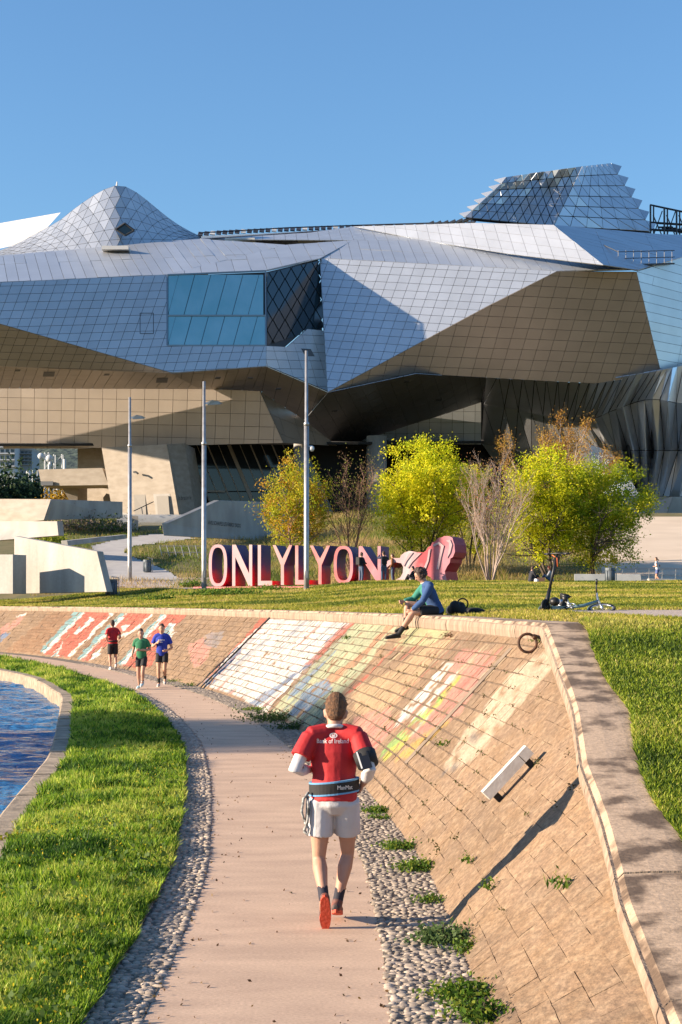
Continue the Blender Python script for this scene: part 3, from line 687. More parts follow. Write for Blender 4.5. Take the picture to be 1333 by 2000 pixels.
facet('facade_facet', [(1243, 531), (1420, 476), (1420, 702), (1291, 729)], pF9, (1, 0.24, 17), (-0.2, 1, 70))
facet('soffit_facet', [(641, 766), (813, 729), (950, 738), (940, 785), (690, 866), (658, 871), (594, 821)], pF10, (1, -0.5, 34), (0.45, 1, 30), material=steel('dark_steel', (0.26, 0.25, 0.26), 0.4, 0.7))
facet('core_wall_facet', [(690, 866), (940, 785), (940, 868), (700, 868)], pF11, (1, 0.0, 22), (0, 1, 22))
facet('roof_facet', [(-250, 522), (-90, 508), (390, 467), (560, 479), (328, 537), (-250, 563)], pR1, (1, -0.04, 200), (0.35, 1, 21), label='pale roof slope with raking seams')
facet('roof_facet', [(328, 537), (560, 479), (690, 470), (626, 505), (519, 529)], pR2, (1, -0.05, 200), (0.45, 1, 32))
facet('roof_facet', [(690, 470), (834, 471), (994, 496), (1246, 526), (1088, 530), (626, 505)], pR3, (1, 0.06, 200), (0.6, 1, 22))
facet('roof_facet', [(400, 468), (607, 455), (692, 443), (834, 471), (690, 470)], pR4a, (1, -0.1, 14), (0.3, 1, 26))
facet('roof_facet', [(692, 443), (930, 436), (1080, 440), (1178, 518), (994, 496), (834, 471)], pR4b, (1, 0.12, 20), (0.3, 1, 26), label='white sunlit roof facet below the crystal')
facet('roof_facet', [(1080, 440), (1287, 458), (1420, 462), (1420, 478), (1246, 528), (1178, 518)], pR5, (1, 0.24, 20), (0.5, 1, 60))

# curved funnel of long triangular panels at the right
FR = np.array([
 [(950, 738, 173), (1060, 744, 172), (1160, 749, 171.4), (1230, 740, 170.5), (1291, 729, 170), (1340, 719, 173), (1425, 700, 181)],
 [(945, 790, 188), (1065, 815, 187), (1130, 825, 184), (1196, 800, 177), (1262, 780, 173.5), (1335, 790, 174), (1425, 790, 181)],
 [(940, 866, 196), (1085, 890, 194), (1165, 880, 188), (1215, 880, 182), (1270, 880, 178), (1330, 880, 177), (1425, 880, 181)],
 [(990, 935, 200), (1145, 945, 196), (1215, 945, 190), (1245, 968, 185), (1268, 970, 181), (1314, 970, 180), (1425, 972, 183)]], float)
def cr1(p, m):
    p = np.concatenate([[2 * p[0] - p[1]], p, [2 * p[-1] - p[-2]]]); t = np.linspace(0, len(p) - 3 - 1e-6, m); i = t.astype(int); f = (t - i).reshape(-1, *([1] * (p.ndim - 1)))
    a, b, c, d = p[i], p[i + 1], p[i + 2], p[i + 3]; return 0.5 * (2 * b + (c - a) * f + (2 * a - 5 * b + 4 * c - d) * f ** 2 + (3 * b - a - 3 * c + d) * f ** 3)
FR[:, :, 2] += 7.5; FR[0, :, 1] -= 7; FR[0, :, 2] += 0.6; NR, NCf = 4, 29
FG = cr1(FR, NR); FG = np.swapaxes(cr1(np.swapaxes(FG, 0, 1), NCf), 0, 1)
M_steelf = steel('folded_steel', (0.74, 0.76, 0.80), 0.28, 0.7)
fb = []
for j in range(NR):
    for i in range(NCf):
        x, y, d = FG[j, i]; k = np.clip((x - 1120) / 120, 0.12, 1)
        if 0 < j < NR - 1 and 0 < i < NCf - 1:
            x += (FG[j, i + 1][0] - x) * 0.5 * (j % 2); d += random.uniform(-2.0, 2.0) * k + (0.9 if (i + j) % 2 else -0.7) * k
        fb.append(P(x, y, d))
fun = mesh_obj('funnel_facet', [p + Vector((0, 2.6, 0)) for p in fb], [(j * NCf + i, j * NCf + i + 1, j * NCf + i + NCf + 1, j * NCf + i + NCf) for j in range(NR - 1) for i in range(NCf - 1)], M_joint); adopt(fun, museum)
fun['label'] = 'funnel of long folded triangular steel panels'
def tri_panel(tri, back, material, gap=0.06, lift=0.0):
    c = sum(tri, Vector()) / 3; n = (tri[1] - tri[0]).cross(tri[2] - tri[0])
    if n.length < 1e-6: return
    n.normalize()
    if n.dot(EYE - c) < 0: n = -n
    r = (tri[1] - tri[0]).cross(tri[2] - tri[0]).length / sum((tri[i] - tri[(i + 1) % 3]).length for i in range(3))
    la, lb, lc = (tri[1] - tri[2]).length, (tri[0] - tri[2]).length, (tri[0] - tri[1]).length; c = (tri[0] * la + tri[1] * lb + tri[2] * lc) / (la + lb + lc)
    k = max(0.2, 1 - gap / max(r, 0.01)); P3 = [c + (p - c) * k + n * lift for p in tri]
    pp = [proj(p) for p in P3]; A = abs(0.5 * sum(pp[i][0] * pp[(i + 1) % 3][1] - pp[(i + 1) % 3][0] * pp[i][1] for i in range(3)))
    PANELS.append((A if all(-2 < a < 1335 for a, b in pp) else 0, P3, n, back, material))
for j in range(NR - 1):
    for i in range(NCf - 1):
        a, b_, c_, d_ = [fb[q] for q in (j * NCf + i, j * NCf + i + 1, j * NCf + i + NCf + 1, j * NCf + i + NCf)]
        for t in (([a, b_, d_], [b_, c_, d_]) if j % 2 == 0 else ([a, b_, c_], [a, c_, d_])): tri_panel(t, fun, M_steelf, 0.045)

# left hill and right crystal on the roof
def hill(outline, base, d_front, d_crest, nrow, step, name, bulge=1.0):
    ox = np.array([o[0] for o in outline], float); oy = np.array([o[1] for o in outline], float); bx = np.array([b[0] for b in base], float); by = np.array([b[1] for b in base], float)
    xs = np.arange(ox[0], ox[-1] + 1, step); g = []
    for j in range(nrow + 1):
        f = j / nrow
        for i, x in enumerate(xs):
            xx = x + (step / 2 if j % 2 else 0); xx = min(xx, xs[-1]); t = np.interp(xx, ox, oy); b = np.interp(xx, bx, by); hgt = (b - t)
            y = b - hgt * f; d = d_front + (d_crest - d_front) * (f ** 0.85) * (0.35 + 0.65 * min(1, hgt / 110)) - bulge * 0.0
            d += (math.sqrt((xx - 225) ** 2 + 900) - 30) * (0.075 if xx > 225 else 0.018)
            g.append(P(xx, y, d + random.uniform(-0.05, 0.05)))
    n = len(xs); back = mesh_obj(name, [p + Vector((0, 0.25, -0.06)) for p in g], [(j * n + i, j * n + i + 1, j * n + n + i + 1, j * n + n + i) for j in range(nrow) for i in range(n - 1)], M_joint); adopt(back, museum)
    for j in range(nrow):
        for i in range(n - 1):
            a, b_, c_, d_ = g[j * n + i], g[j * n + i + 1], g[j * n + n + i + 1], g[j * n + n + i]
            for t in (([a, b_, d_], [b_, c_, d_]) if j % 2 == 0 else ([a, b_, c_], [a, c_, d_])): tri_panel(t, back, M_steel, 0.022)
    # rear side closing the hill
    crest = g[nrow * n:]; mesh_obj('roof_crest_back', crest + [p + Vector((0, 16, -p.z + P(225, 490, d_crest).z)) for p in crest], [(i, i + 1, n + i + 1, n + i) for i in range(n - 1)], M_steel, None); adopt(bpy.data.objects[bpy.context.scene.objects[-1].name], museum)
    return back
hl = hill([(-90, 515), (-40, 505), (0, 489), (30, 478), (60, 462), (90, 446), (118, 430), (145, 408), (170, 390), (195, 374), (215, 365), (228, 362), (245, 364), (262, 372), (285, 389), (310, 410), (330, 426), (352, 441), (372, 452), (400, 465)],
     [(-90, 516), (0, 500), (230, 489), (390, 470), (400, 468)], 186, 188.5, 6, 21, 'roof_hill')
hl['label'] = 'pointed roof hump of triangular steel panels'
# crystal: two faces of triangles with saw-toothed edges
def crystal(corners, nu, nv, name, bump, teeth_l, teeth_r, label):
    (a, b, c, d) = [np.array(q, float) for q in corners]; g = {}
    for j in range(nv + 1):
        for i in range(nu + 1):
            u, v = i / nu, j / nv; q = (a * (1 - u) + b * u) * (1 - v) + (d * (1 - u) + c * u) * v
            q = q.copy(); q[1] += 6 * math.sin(math.pi * u) * v * (1 - v) * 0; q[2] += bump * math.sin(math.pi * u) * math.sin(math.pi * v) + random.uniform(-0.55, 0.55) - (9 * max(0, u - .3) * max(0, v - .55) if bump > 0 else 0)
            if 0 < i < nu or not (teeth_l or teeth_r): pass
            if teeth_l and i == 0 and j < nv: q[0] += 4 if j % 1 == 0 else 0
            g[i, j] = P(*q)
    k = lambda i, j: j * (nu + 1) + i
    back = mesh_obj(name, [g[i, j] + Vector((0, 1.4, 0)) for j in range(nv + 1) for i in range(nu + 1)], [(k(i, j), k(i + 1, j), k(i + 1, j + 1), k(i, j + 1)) for j in range(nv) for i in range(nu)], M_joint); adopt(back, museum); back['label'] = label
    for j in range(nv):
        for i in range(nu):
            tri_panel([g[i, j], g[i + 1, j], g[i, j + 1]], back, M_steel, 0.05); tri_panel([g[i + 1, j], g[i + 1, j + 1], g[i, j + 1]], back, M_steel, 0.05)
    for j in range(nv):                    # teeth stand out beyond the edge
        for side, on in ((0, teeth_l), (nu, teeth_r)):
            if not on: continue
            lo, hi = g[side, j], g[side, j + 1]; w = Vector(((-1 if side == 0 else 1) * on, 1.2, 0))
            tri_panel([lo, hi, hi * 0.92 + lo * 0.08 + w], back, M_steel, 0.03)
    return back
crystal([(905, 424, 189), (1082, 441, 195), (1138, 324, 204), (990, 345, 197)], 10, 6, 'crystal_facet', 3.0, 1.5, 0, 'stepped crystal roof peak facing the river')
crystal([(1082, 441, 195), (1275, 452, 216), (1194, 318, 218), (1138, 324, 204)], 6, 6, 'crystal_facet', -1.0, 0, 1.7, 'shaded side of the crystal roof peak')
mesh_obj('crystal_back', [P(905, 425, 191.2), P(990, 346, 199.2), P(1138, 325, 205.2), P(1194, 319, 220), P(1275, 452, 218), P(1100, 445, 240)], [(0, 1, 2, 5), (2, 3, 5), (3, 4, 5)], M_steel); adopt(bpy.data.objects['crystal_back'], museum)

# the panels: the 300 that show largest are parts of their facets, the rest one cladding part per facet
def panel_mesh(polys):
    V, F = [], []
    for P3, n in polys:
        b = len(V); m = len(P3); V += P3 + [p - n * 0.09 for p in P3]
        nn = (P3[1] - P3[0]).cross(P3[2] - P3[0]); o = list(range(m)) if nn.dot(n) > 0 else list(range(m - 1, -1, -1))
        F.append(tuple(b + i for i in o)); F += [(b + o[i], b + m + o[i], b + m + o[(i + 1) % m], b + o[(i + 1) % m]) for i in range(m)]
    return V, F
PANELS.sort(key=lambda q: -q[0]); byf = {}
for k, (A, P3, n, back, m_) in enumerate(PANELS):
    if k < 300:
        V, F = panel_mesh([(P3, n)]); o = mesh_obj('panel', V, F, m_); o.parent = back; o.matrix_parent_inverse = back.matrix_parent_inverse.inverted() if False else Matrix.Identity(4)
    else: byf.setdefault(back.name, (back, m_, []))[2].append((P3, n))
for back, m_, L_ in byf.values():
    V, F = panel_mesh(L_); o = mesh_obj('cladding', V, F, m_); o.parent = back; o['kind'] = 'stuff'

# glass bay: panes set in dark frames
def px_quad(plane, q): return [plane.at(*p) for p in q]
def lerp2(a, b, t): return (a[0] + (b[0] - a[0]) * t, a[1] + (b[1] - a[1]) * t)
bay = mesh_obj('glass_bay', [p - pF1.n * 0.25 for p in px_quad(pF1, [(328, 538), (519, 530), (520, 675), (328, 675)])], [(0, 1, 2, 3)], M_frame); adopt(bay, museum); bay['label'] = 'glazed corner bay with slanting panes'
def panes(plane, quad, n, parent, slant, material, clipx=None, gap=0.08):
    (x0, ya), (x1, yb), (x2, yc), (x3, yd) = quad
    w = (x1 - x0) / n; 
    for i in range(-1, n + 1):
        poly = [(x0 + w * i + slant, ya), (x0 + w * (i + 1) + slant, ya), (x0 + w * (i + 1), yd), (x0 + w * i, yd)]
        pl = clip(clip(poly, 0, x0 + 1, False), 0, x1 - 1, True)
        if len(pl) < 3: continue
        c = (sum(p[0] for p in pl) / len(pl), sum(p[1] for p in pl) / len(pl)); pl = [(c[0] + (p[0] - c[0]) * 0.965, c[1] + (p[1] - c[1]) * 0.98) for p in pl]
        pts = [plane.at(*p) for p in pl]; MB().prism([p - plane.n * 0.05 for p in pts], plane.n * 0.06).build('pane', material, parent)
M_gl2 = mat('blue_glass', (0.26, 0.52, 0.54), 0.12, metal=0.6, spec=1.0, col2=(0.36, 0.60, 0.62), scale=0.25, island=0.06)
panes(pF1, [(328, 536), (516, 532), (516, 616), (328, 616)], 6, bay, 22, M_gl2)
panes(pF1, [(328, 617), (520, 617), (520, 674), (328, 674)], 6, bay, 16, M_gl2)
bay2 = mesh_obj('glass_bay_side', [p - pF6.n * 0.25 for p in px_quad(pF6, [(521, 531), (625, 506), (633, 645), (600, 642), (560, 677), (521, 676)])], [(0, 1, 2, 3, 4, 5)], M_frame); adopt(bay2, museum)
M_gl3 = mat('dark_blue_glass', (0.012, 0.03, 0.045), 0.08, spec=0.6)
side = [(521, 533), (625, 508), (633, 643), (600, 641), (560, 675), (521, 674)]
def clip_conv(subject, convex):
    out = subject; n = len(convex)
    for i in range(n):
        a, b = convex[i], convex[(i + 1) % n]; inp = out; out = []
        for k in range(len(inp)):
            p, q = inp[k], inp[(k + 1) % len(inp)]
            dp = (b[0] - a[0]) * (p[1] - a[1]) - (b[1] - a[1]) * (p[0] - a[0]); dq = (b[0] - a[0]) * (q[1] - a[1]) - (b[1] - a[1]) * (q[0] - a[0])
            if dp >= 0: out.append(p)
            if dp * dq < 0: t = dp / (dp - dq); out.append((p[0] + (q[0] - p[0]) * t, p[1] + (q[1] - p[1]) * t))
        if len(out) < 3: return []
    return out
for i in range(-3, 6):                    # diamond panes: two crossing families of mullions
    for j in range(9):
        w = 24; x = 521 + i * w + (j % 2) * w / 2; y = 505 + j * 20
        d = [(x, y - 20), (x + w / 2 - 0.8, y), (x, y + 20), (x - w / 2 + 0.8, y)]; d = [(x + (p[0] - x) * 0.93, y + (p[1] - y) * 0.95) for p in d]
        dx = [(x + w + 0, y), ] 
        for dd in (d,):
            c = clip_conv(dd, [(522, 534), (625, 509), (632, 640), (522, 674)])
            if len(c) >= 3: MB().prism([pF6.at(*p) - pF6.n * 0.05 for p in c], pF6.n * 0.06).build('pane', M_gl3, bay2)
mb = MB()
for q in ([(327, 537), (519, 529)], [(519, 529), (626, 504)], [(519, 529), (520, 676)], [(327, 675), (520, 675)], [(327, 537), (327, 675)], [(327, 616.5), (520, 616.5)], [(626, 504), (633, 645)]):
    pl = pF6 if q[0][0] > 518 and q[1][0] > 519 and q != [(519, 529), (520, 676)] else pF1
    a, b_ = pl.at(*q[0]), pl.at(*q[1]); mb.tube([a + pl.n * 0.02, b_ + pl.n * 0.02], 0.11, 4)
adopt(mb.build('bay_frame', mat('bay_frame_metal', (0.22, 0.26, 0.30), 0.4, metal=0.7)), museum)
# hatches and vents let into the skin
for pl, x, y, w, h in ((pF3, 97, 725, 22, 9), (pF3, 318, 737, 22, 9), (pF3, 36, 721, 10, 3), (pF3, 210, 729, 10, 3), (pF3, 427, 735, 10, 4), (pF3, 490, 736, 10, 3), (pF10, 545, 757, 10, 3), (pF10, 795, 743, 9, 4), (pF10, 858, 778, 11, 4), (pF10, 655, 800, 10, 3)):
    q = [(x - w / 2, y), (x + w / 2, y), (x + w / 2 - 2, y + h), (x - w / 2 - 2, y + h)]; MB().prism([pl.at(*p) + pl.n * 0.06 for p in q], pl.n * 0.03).build('vent', M_dark, museum)
q = [(588, 681), (606, 682), (614, 696), (597, 696)]; MB().prism([pF6.at(*p) + pF6.n * 0.06 for p in q], pF6.n * 0.04).build('hatch', M_dark, museum)
mb = MB(); q = [(274, 612), (300, 612), (300, 652), (274, 652)]
for i in range(4): mb.tube([pF1.at(*q[i]) + pF1.n * 0.07, pF1.at(*q[(i + 1) % 4]) + pF1.n * 0.07], 0.04, 4)
mb.build('service_hatch_frame', M_frame, museum)
# diamond skylight on the hump
def sky_q(q, d): return [P(x, y, d) for x, y in q]
mb = MB(); q = [(226, 448), (244, 436), (263, 450), (245, 460)]
for i in range(4): mb.tube([P(*q[i], 186.0), P(*q[(i + 1) % 4], 186.0)], 0.13, 5)
sk = mb.build('skylight_frame', M_frame, museum)
MB().prism([P(x, y, 186.1) for x, y in q], (0, 0.1, 0)).build('skylight_pane', M_gl3, museum)
# rooftop: white slab hatches, lightning rod, louvre rows, rails
M_wht = mat('roof_white', (0.62, 0.60, 0.57), 0.7)
for x, y, w, d in ((228, 488, 52, 180), (470, 472, 58, 192), (608, 467, 52, 196), (722, 471, 56, 194)):
    a = P(x, y, d); MB().box(a, (w * d / FPX, 2.4, 0.42)).build('roof_hatch', M_wht, museum)
MB().tube([P(228, 366, 199), P(229, 355, 199)], [0.16, 0.07], 6).build('lightning_rod', M_wht, museum)
slab0 = MB().prism([P(385, 461, 206), P(560, 454, 206), P(700, 447, 206), P(720, 482, 206), P(385, 482, 206)], (0, 0.5, 0)).build('roof_upstand', M_steel, museum)
adopt(mesh_obj('roof_deck', [P(380, 468, 189), P(700, 446, 204), P(940, 437, 206), P(700, 452, 240), P(400, 462, 240)], [(0, 1, 2, 3, 4)], M_dark), museum)
for i in range(26):                       # louvre blades along the roof edge
    t = i / 25; x = 392 + t * 300; y0 = 455 - 14 * t ** 0.8; d = 198 + 8 * t
    r = Matrix.Rotation(math.radians(28), 3, 'X') @ Matrix.Rotation(math.radians(6), 3, 'Y')
    MB().box(P(x, y0 + 2, d), (0.62, 1.7, 0.12), r).build('louvre', M_wht if i % 5 == 2 else M_dark, museum)
for i in range(12):
    t = i / 11; MB().box(P(700 + t * 220, 441 - 7 * t, 207), (1.05, 1.4, 0.18), Matrix.Rotation(math.radians(15), 3, 'X')).build('louvre', M_dark, museum)
for i in range(7):
    t = i / 6; MB().box(P(842 + t * 84, 437 - 11 * t ** 2, 201), (0.85, 0.9, 0.3), Matrix.Rotation(math.radians(-25), 3, 'Y')).build('louvre', M_dark, museum)
MB().tube([P(388, 455, 198), P(560, 445, 202), P(700, 440, 206), P(930, 433, 207)], 0.09, 5).build('roof_rail', M_dark, museum)
mb = MB()
for x in range(1208, 1318, 15): mb.tube([P(x, 515, 176 + (x - 1208) * .02), P(x, 489, 176 + (x - 1208) * .02)], 0.035, 5)
for yy in (489, 502, 514): mb.tube([P(1208, yy + 3, 176), P(1318, yy, 178.2)], 0.045, 5)
mb.tube([P(1208, 492, 176), P(1165, 472, 180)], 0.06, 5); mb.tube([P(1208, 514, 176), P(1168, 480, 180)], 0.09, 5)
mb.build('roof_balcony_rail', M_frame, museum)
MB().prism([P(1208, 517, 176), P(1318, 514, 178.2), P(1318, 514, 181), P(1208, 517, 181)], (0, 0, -0.15)).build('roof_balcony', M_dark, museum)
# steel frame behind the roof at the right
fr = MB()
for x in (1271, 1298, 1322, 1360): fr.tube([P(x, 400 + (x - 1271) * 0.22, 214), P(x, 472, 214)], 0.14, 5); fr.tube([P(x + 6, 402 + (x - 1271) * 0.22, 222), P(x + 6, 472, 222)], 0.12, 5)
for y0, y1 in ((400, 420), (434, 440), (448, 452), (464, 466)): fr.tube([P(1270, y0, 214), P(1365, y1, 214)], 0.12, 5); fr.tube([P(1276, y0 + 2, 222), P(1370, y1 + 2, 222)], 0.1, 5)
for x in (1276, 1302, 1326): fr.tube([P(x, 462, 218), P(x + 18, 412, 218)], 0.1, 4); fr.tube([P(x + 18, 462, 218), P(x, 420, 218)], 0.1, 4)
for k in range(6): fr.box(P(1300 + k * 8, 444 + k * 2, 219), (2.2, 0.1, 0.25))
fr.build('roof_frame', M_frame, museum)['kind'] = 'stuff'
adopt(mesh_obj('white_roof_wing', [P(-90, 450, 222), P(0, 436, 222), P(119, 415, 222), P(70, 470, 214), P(-90, 505, 214)], [(0, 1, 2, 3, 4)], M_wht), museum)
# ------------------------------------------------------------------ draped surfaces: sheets laid on the land
def hits(px, py, y0=8.0, y1=260.0, step=0.15):
    px = np.asarray(px, float); py = np.asarray(py, float); out = np.zeros((len(px), 3)); ys = np.arange(y0, y1, step)
    for a in range(0, len(px), 400):
        x = (px[a:a + 400, None] - CX) / FPX * ys[None]; z = CAMZ - (py[a:a + 400, None] - HY) / FPX * ys[None]; d = z - H(x, np.broadcast_to(ys, x.shape))
        k = np.argmax(d < 0, 1); k = np.where((d < 0).any(1), k, len(ys) - 1); k = np.maximum(k, 1)
        r = np.arange(len(k)); d0 = d[r, k - 1]; d1 = d[r, k]; t = np.clip(d0 / np.where(abs(d0 - d1) < 1e-9, 1, d0 - d1), 0, 1); y = ys[k - 1] + t * step
        xx = (px[a:a + 400] - CX) / FPX * y; out[a:a + 400] = np.stack([xx, y, H(xx, y)], 1)
    return out
def drape(name, poly, material, cell=2.5, lift=0.03, y0=60.0):
    xs = np.arange(min(p[0] for p in poly), max(p[0] for p in poly) + cell, cell); ys = np.arange(min(p[1] for p in poly), max(p[1] for p in poly) + cell, cell)
    X, Y = np.meshgrid(xs, ys); hp = hits(X.ravel(), Y.ravel(), y0); hp[:, 2] += lift; nc = len(xs)
    i = (np.arange(len(ys) - 1)[:, None] * nc + np.arange(nc - 1)[None]).ravel(); cx = X.ravel()[i] + cell / 2; cy = Y.ravel()[i] + cell / 2; keep = i[pip(cx, cy, poly)]
    q = np.stack([keep, keep + 1, keep + nc + 1, keep + nc], -1)
    jump = np.abs(hp[q][:, :, 1].max(1) - hp[q][:, :, 1].min(1)) < 14; o = idx_mesh(name, hp, q[jump], material, None, True); o['kind'] = 'structure'
    return o
drape('pavement', [(40, 1139), (60, 1133), (200, 1129), (430, 1129), (440, 1150), (400, 1153), (300, 1150), (180, 1145), (100, 1142)], M_pave, 2.5, 0.04)
drape('ramp_path', [(205, 1133), (352, 1133), (330, 1117), (300, 1105), (262, 1090), (240, 1079), (262, 1067), (310, 1062), (385, 1052), (345, 1046), (300, 1044), (262, 1049), (215, 1058), (178, 1068), (196, 1100)], mat('ramp_concrete', (0.42, 0.40, 0.38), 0.85, col2=(0.36, 0.34, 0.33), scale=1.0), 2.5, 0.05, 84)
drape('paved_slope', [(1176, 1012), (1440, 1010), (1440, 1146), (1150, 1146)], M_terr, 4, 0.05, 101.5)
# gravel track crossing behind the ramp and bare ground beside it
gp = []
def track(x): return 28.3 - np.clip((x - 3.9) * 6.0, 0, 6.8) + 0.5 * np.sin(x * 1.3), 29.7 + 0.25 * np.sin(x * .9)
for i in range(60):
    x = 4.2 + i * 0.6; ya, yb = track(x); gp.append([(x, ya + (yb - ya) * k / 6, float(H(x, ya + (yb - ya) * k / 6)) + 0.03) for k in range(7)])
grid_mesh('gravel_track', gp, M_gravel)

# ------------------------------------------------------------------ concrete walls, stairs and planters between the lawn and the museum
def wall_thing(name, label, outline, thick, material, cat='wall'):
    """outline: (px, py, distance) of the front face; extruded back."""
    pts = [P(*q) for q in outline]; base = min(p.z for p in pts); c = sum(pts, Vector()) / len(pts)
    n = (pts[1] - pts[0]).cross(pts[2] - pts[0]).normalized()
    if n.y < 0: n = -n
    n.z = 0; n.normalize()
    o = MB().prism(pts, n * thick).build(name, material); 
    bm = bmesh.new(); bm.from_mesh(o.data); bmesh.ops.bevel(bm, geom=bm.edges[:], offset=0.02, segments=1, affect='EDGES'); bm.to_mesh(o.data); bm.free()
    return tag(o, label, cat)
wall_thing('concrete_wall', 'bright white concrete wall sloping down beside the ramp path', [(28, 1047, 93), (190, 1077, 88.5), (209, 1156, 88), (28, 1160, 93)], 0.5, M_concw)
wall_thing('concrete_block', 'low white concrete block at the left edge of the lawn', [(-60, 1083, 90), (26, 1083, 88.5), (26, 1160, 88.5), (-60, 1160, 90)], 1.2, M_concw)
wall_thing('planter_wall', 'grey streaked planter wall behind the white concrete wall', [(-60, 1018, 124), (112, 1018, 118), (115, 1046, 118), (-60, 1060, 122)], 0.6, M_concg)
wall_thing('parapet_wall', 'sunlit concrete parapet at the far left below the hull', [(-60, 974, 146), (100, 975, 141), (86, 1016, 140.5), (-60, 1030, 146)], 0.5, M_conc)
wall_thing('parapet_wall', 'shaded concrete parapet left of the museum stairs', [(101, 975, 141), (240, 980, 152), (240, 1012, 152), (87, 1016, 140.6)], 0.5, M_concg)
ramp_w = wall_thing('ramp_wall', 'grey concrete ramp wall with black scrawled writing right of the stairs', [(316, 1022, 128), (330, 1016, 128.5), (418, 977, 133), (560, 982, 141), (560, 1060, 141), (320, 1046, 128)], 0.5, M_concg)
for outl in ([(180, 1066, 103), (250, 1054, 118), (250, 1062, 118), (180, 1077, 103)], [(110, 1055, 98), (180, 1071, 100), (186, 1080, 99), (112, 1064, 97)]):
    pass
wall_thing('path_kerb_wall', 'low concrete edge along the curve of the ramp path', [(132, 1056, 112), (248, 1044, 124), (248, 1052, 124), (134, 1066, 112)], 0.5, M_concw, 'kerb')
stairs = thing('stairs', 'broad concrete steps leading up to the museum terrace', 'stairs', hit(290, 1030))
M_step = mat('step_concrete', (0.46, 0.45, 0.44), 0.85, col2=(0.38, 0.37, 0.36), scale=1.5)
for k in range(11):
    y = 148 + k * 1.5; z1 = CAMZ - ((1036 - k * 3.1) - HY) / FPX * y; x0 = P(232 - k * 0.5, 1000, y).x; x1 = P(345 + k * 2, 1000, y).x
    MB().box(((x0 + x1) / 2, y + 2.2, z1 - 0.5), (x1 - x0, 4.4, 1.0)).build('step', M_step, stairs)
mb = MB(); a, b_ = P(262, 998, 160), P(300, 980, 166); mb.tube([a, b_], 0.05, 6); mb.tube([P(279, 1004, 163), P(277, 991, 163)], 0.05, 6); mb.build('handrail', M_frame, stairs)

# ------------------------------------------------------------------ concrete piers and ground floor under the hull (parts of the museum)
def slab(name, pts, vec, material): return MB().prism([P(*q) for q in pts], vec).build(name, material, museum)
def pier(pts, vec, material=M_conc): return slab('pier', pts, vec, material)
pier([(199, 874, 177), (326, 868, 173), (350, 1006, 173), (222, 1012, 177)], (2.2, 11, 0))
pier([(152, 872, 190), (208, 872, 188), (224, 1012, 188), (152, 1012, 190)], (1, 8, 0))
slab('beam', [(75, 917, 180), (200, 914, 177.5), (212, 947, 177.5), (82, 949, 180)], (0.5, 5, 0), M_conc)
slab('beam_ledge', [(80, 940, 179.7), (104, 940, 179.2), (104, 948, 179.2), (80, 948, 179.7)], (0, 0.2, 0), M_frame)
slab('pier', [(118, 947, 184), (152, 947, 184), (152, 1000, 184), (140, 985, 184)], (0.5, 4, 0), M_conc)
slab('door', [(231, 962, 176.6), (287, 961, 174.9), (289, 1006, 174.9), (236, 1006, 176.5)], (0, 0.3, 0), M_concg)
slab('door', [(300, 965, 174.3), (332, 964, 173.3), (336, 1006, 173.3), (305, 1006, 174.2)], (0, 0.3, 0), M_concg)
M_dleaf = mat('door_leaf', (0.20, 0.18, 0.16), 0.6)
slab('door_leaf', [(262, 966, 175.5), (284, 966, 174.8), (286, 1006, 174.8), (264, 1006, 175.4)], (0, 0.1, 0), M_dleaf)
slab('door_leaf', [(306, 969, 173.95), (329, 968, 173.2), (332, 1006, 173.2), (309, 1006, 173.9)], (0, 0.1, 0), M_dleaf)
MB().tube([P(262, 922, 174.6), P(266, 922, 174.2), P(270, 925, 174.0)], 0.12, 6).build('lamp_bracket', M_frame, museum)
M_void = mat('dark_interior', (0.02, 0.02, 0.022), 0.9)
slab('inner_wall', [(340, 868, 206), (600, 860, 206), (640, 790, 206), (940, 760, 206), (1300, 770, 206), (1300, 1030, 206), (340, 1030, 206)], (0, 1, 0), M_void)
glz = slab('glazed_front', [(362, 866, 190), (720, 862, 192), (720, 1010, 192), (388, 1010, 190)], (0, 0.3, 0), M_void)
M_dgl = mat('dark_glass', (0.025, 0.03, 0.035), 0.07, spec=0.8)
pg = Plane((362, 866, 189.6), (720, 862, 191.6), (388, 1010, 189.6))
for i in range(11):
    for j in range(3):
        x0 = 364 + i * 21; ya, yb = 868 + j * 46, 868 + (j + 1) * 46; q = [(x0 + (ya - 868) * 0.42, ya + 1), (x0 + 19.5 + (ya - 868) * 0.42, ya + 1), (x0 + 19.5 + (yb - 868) * 0.42, yb - 1), (x0 + (yb - 868) * 0.42, yb - 1)]
        ob = MB().prism([pg.at(*p) for p in q], (0, 0.05, 0)).build('pane', M_dgl); ob.parent = glz; ob.matrix_parent_inverse = Matrix.Identity(4)
M_mull = mat('pale_mullion', (0.42, 0.36, 0.31), 0.6, metal=0.3)
for i in range(12):
    x0 = 363.5 + i * 21; ob = MB().tube([pg.at(x0, 868) + Vector((0, -0.15, 0)), pg.at(x0 + 58, 1006) + Vector((0, -0.15, 0))], 0.30 if i == 4 else (0.13 if i % 2 == 0 else 0.07), 4).build('mullion', M_mull); ob.parent = glz
slab('transom', [(386, 957, 189), (440, 958, 189.4), (440, 962, 189.4), (388, 961, 189)], (0, 0.3, 0), M_mull)
for x0, x1, y_ in ((574, 600, 184), (716, 756, 188)):
    c0 = P((x0 + x1) / 2, 868, y_); r = (x1 - x0) / 2 * y_ / FPX
    MB().tube([(c0.x, c0.y, 9), (c0.x, c0.y, c0.z + 1)], r, 20).build('column', M_concg, museum, True)
slab('underside', [(-60, 872, 181), (700, 868, 186), (945, 866, 194), (945, 856, 230), (-60, 856, 230)], (0, 0, 0.3), M_void)
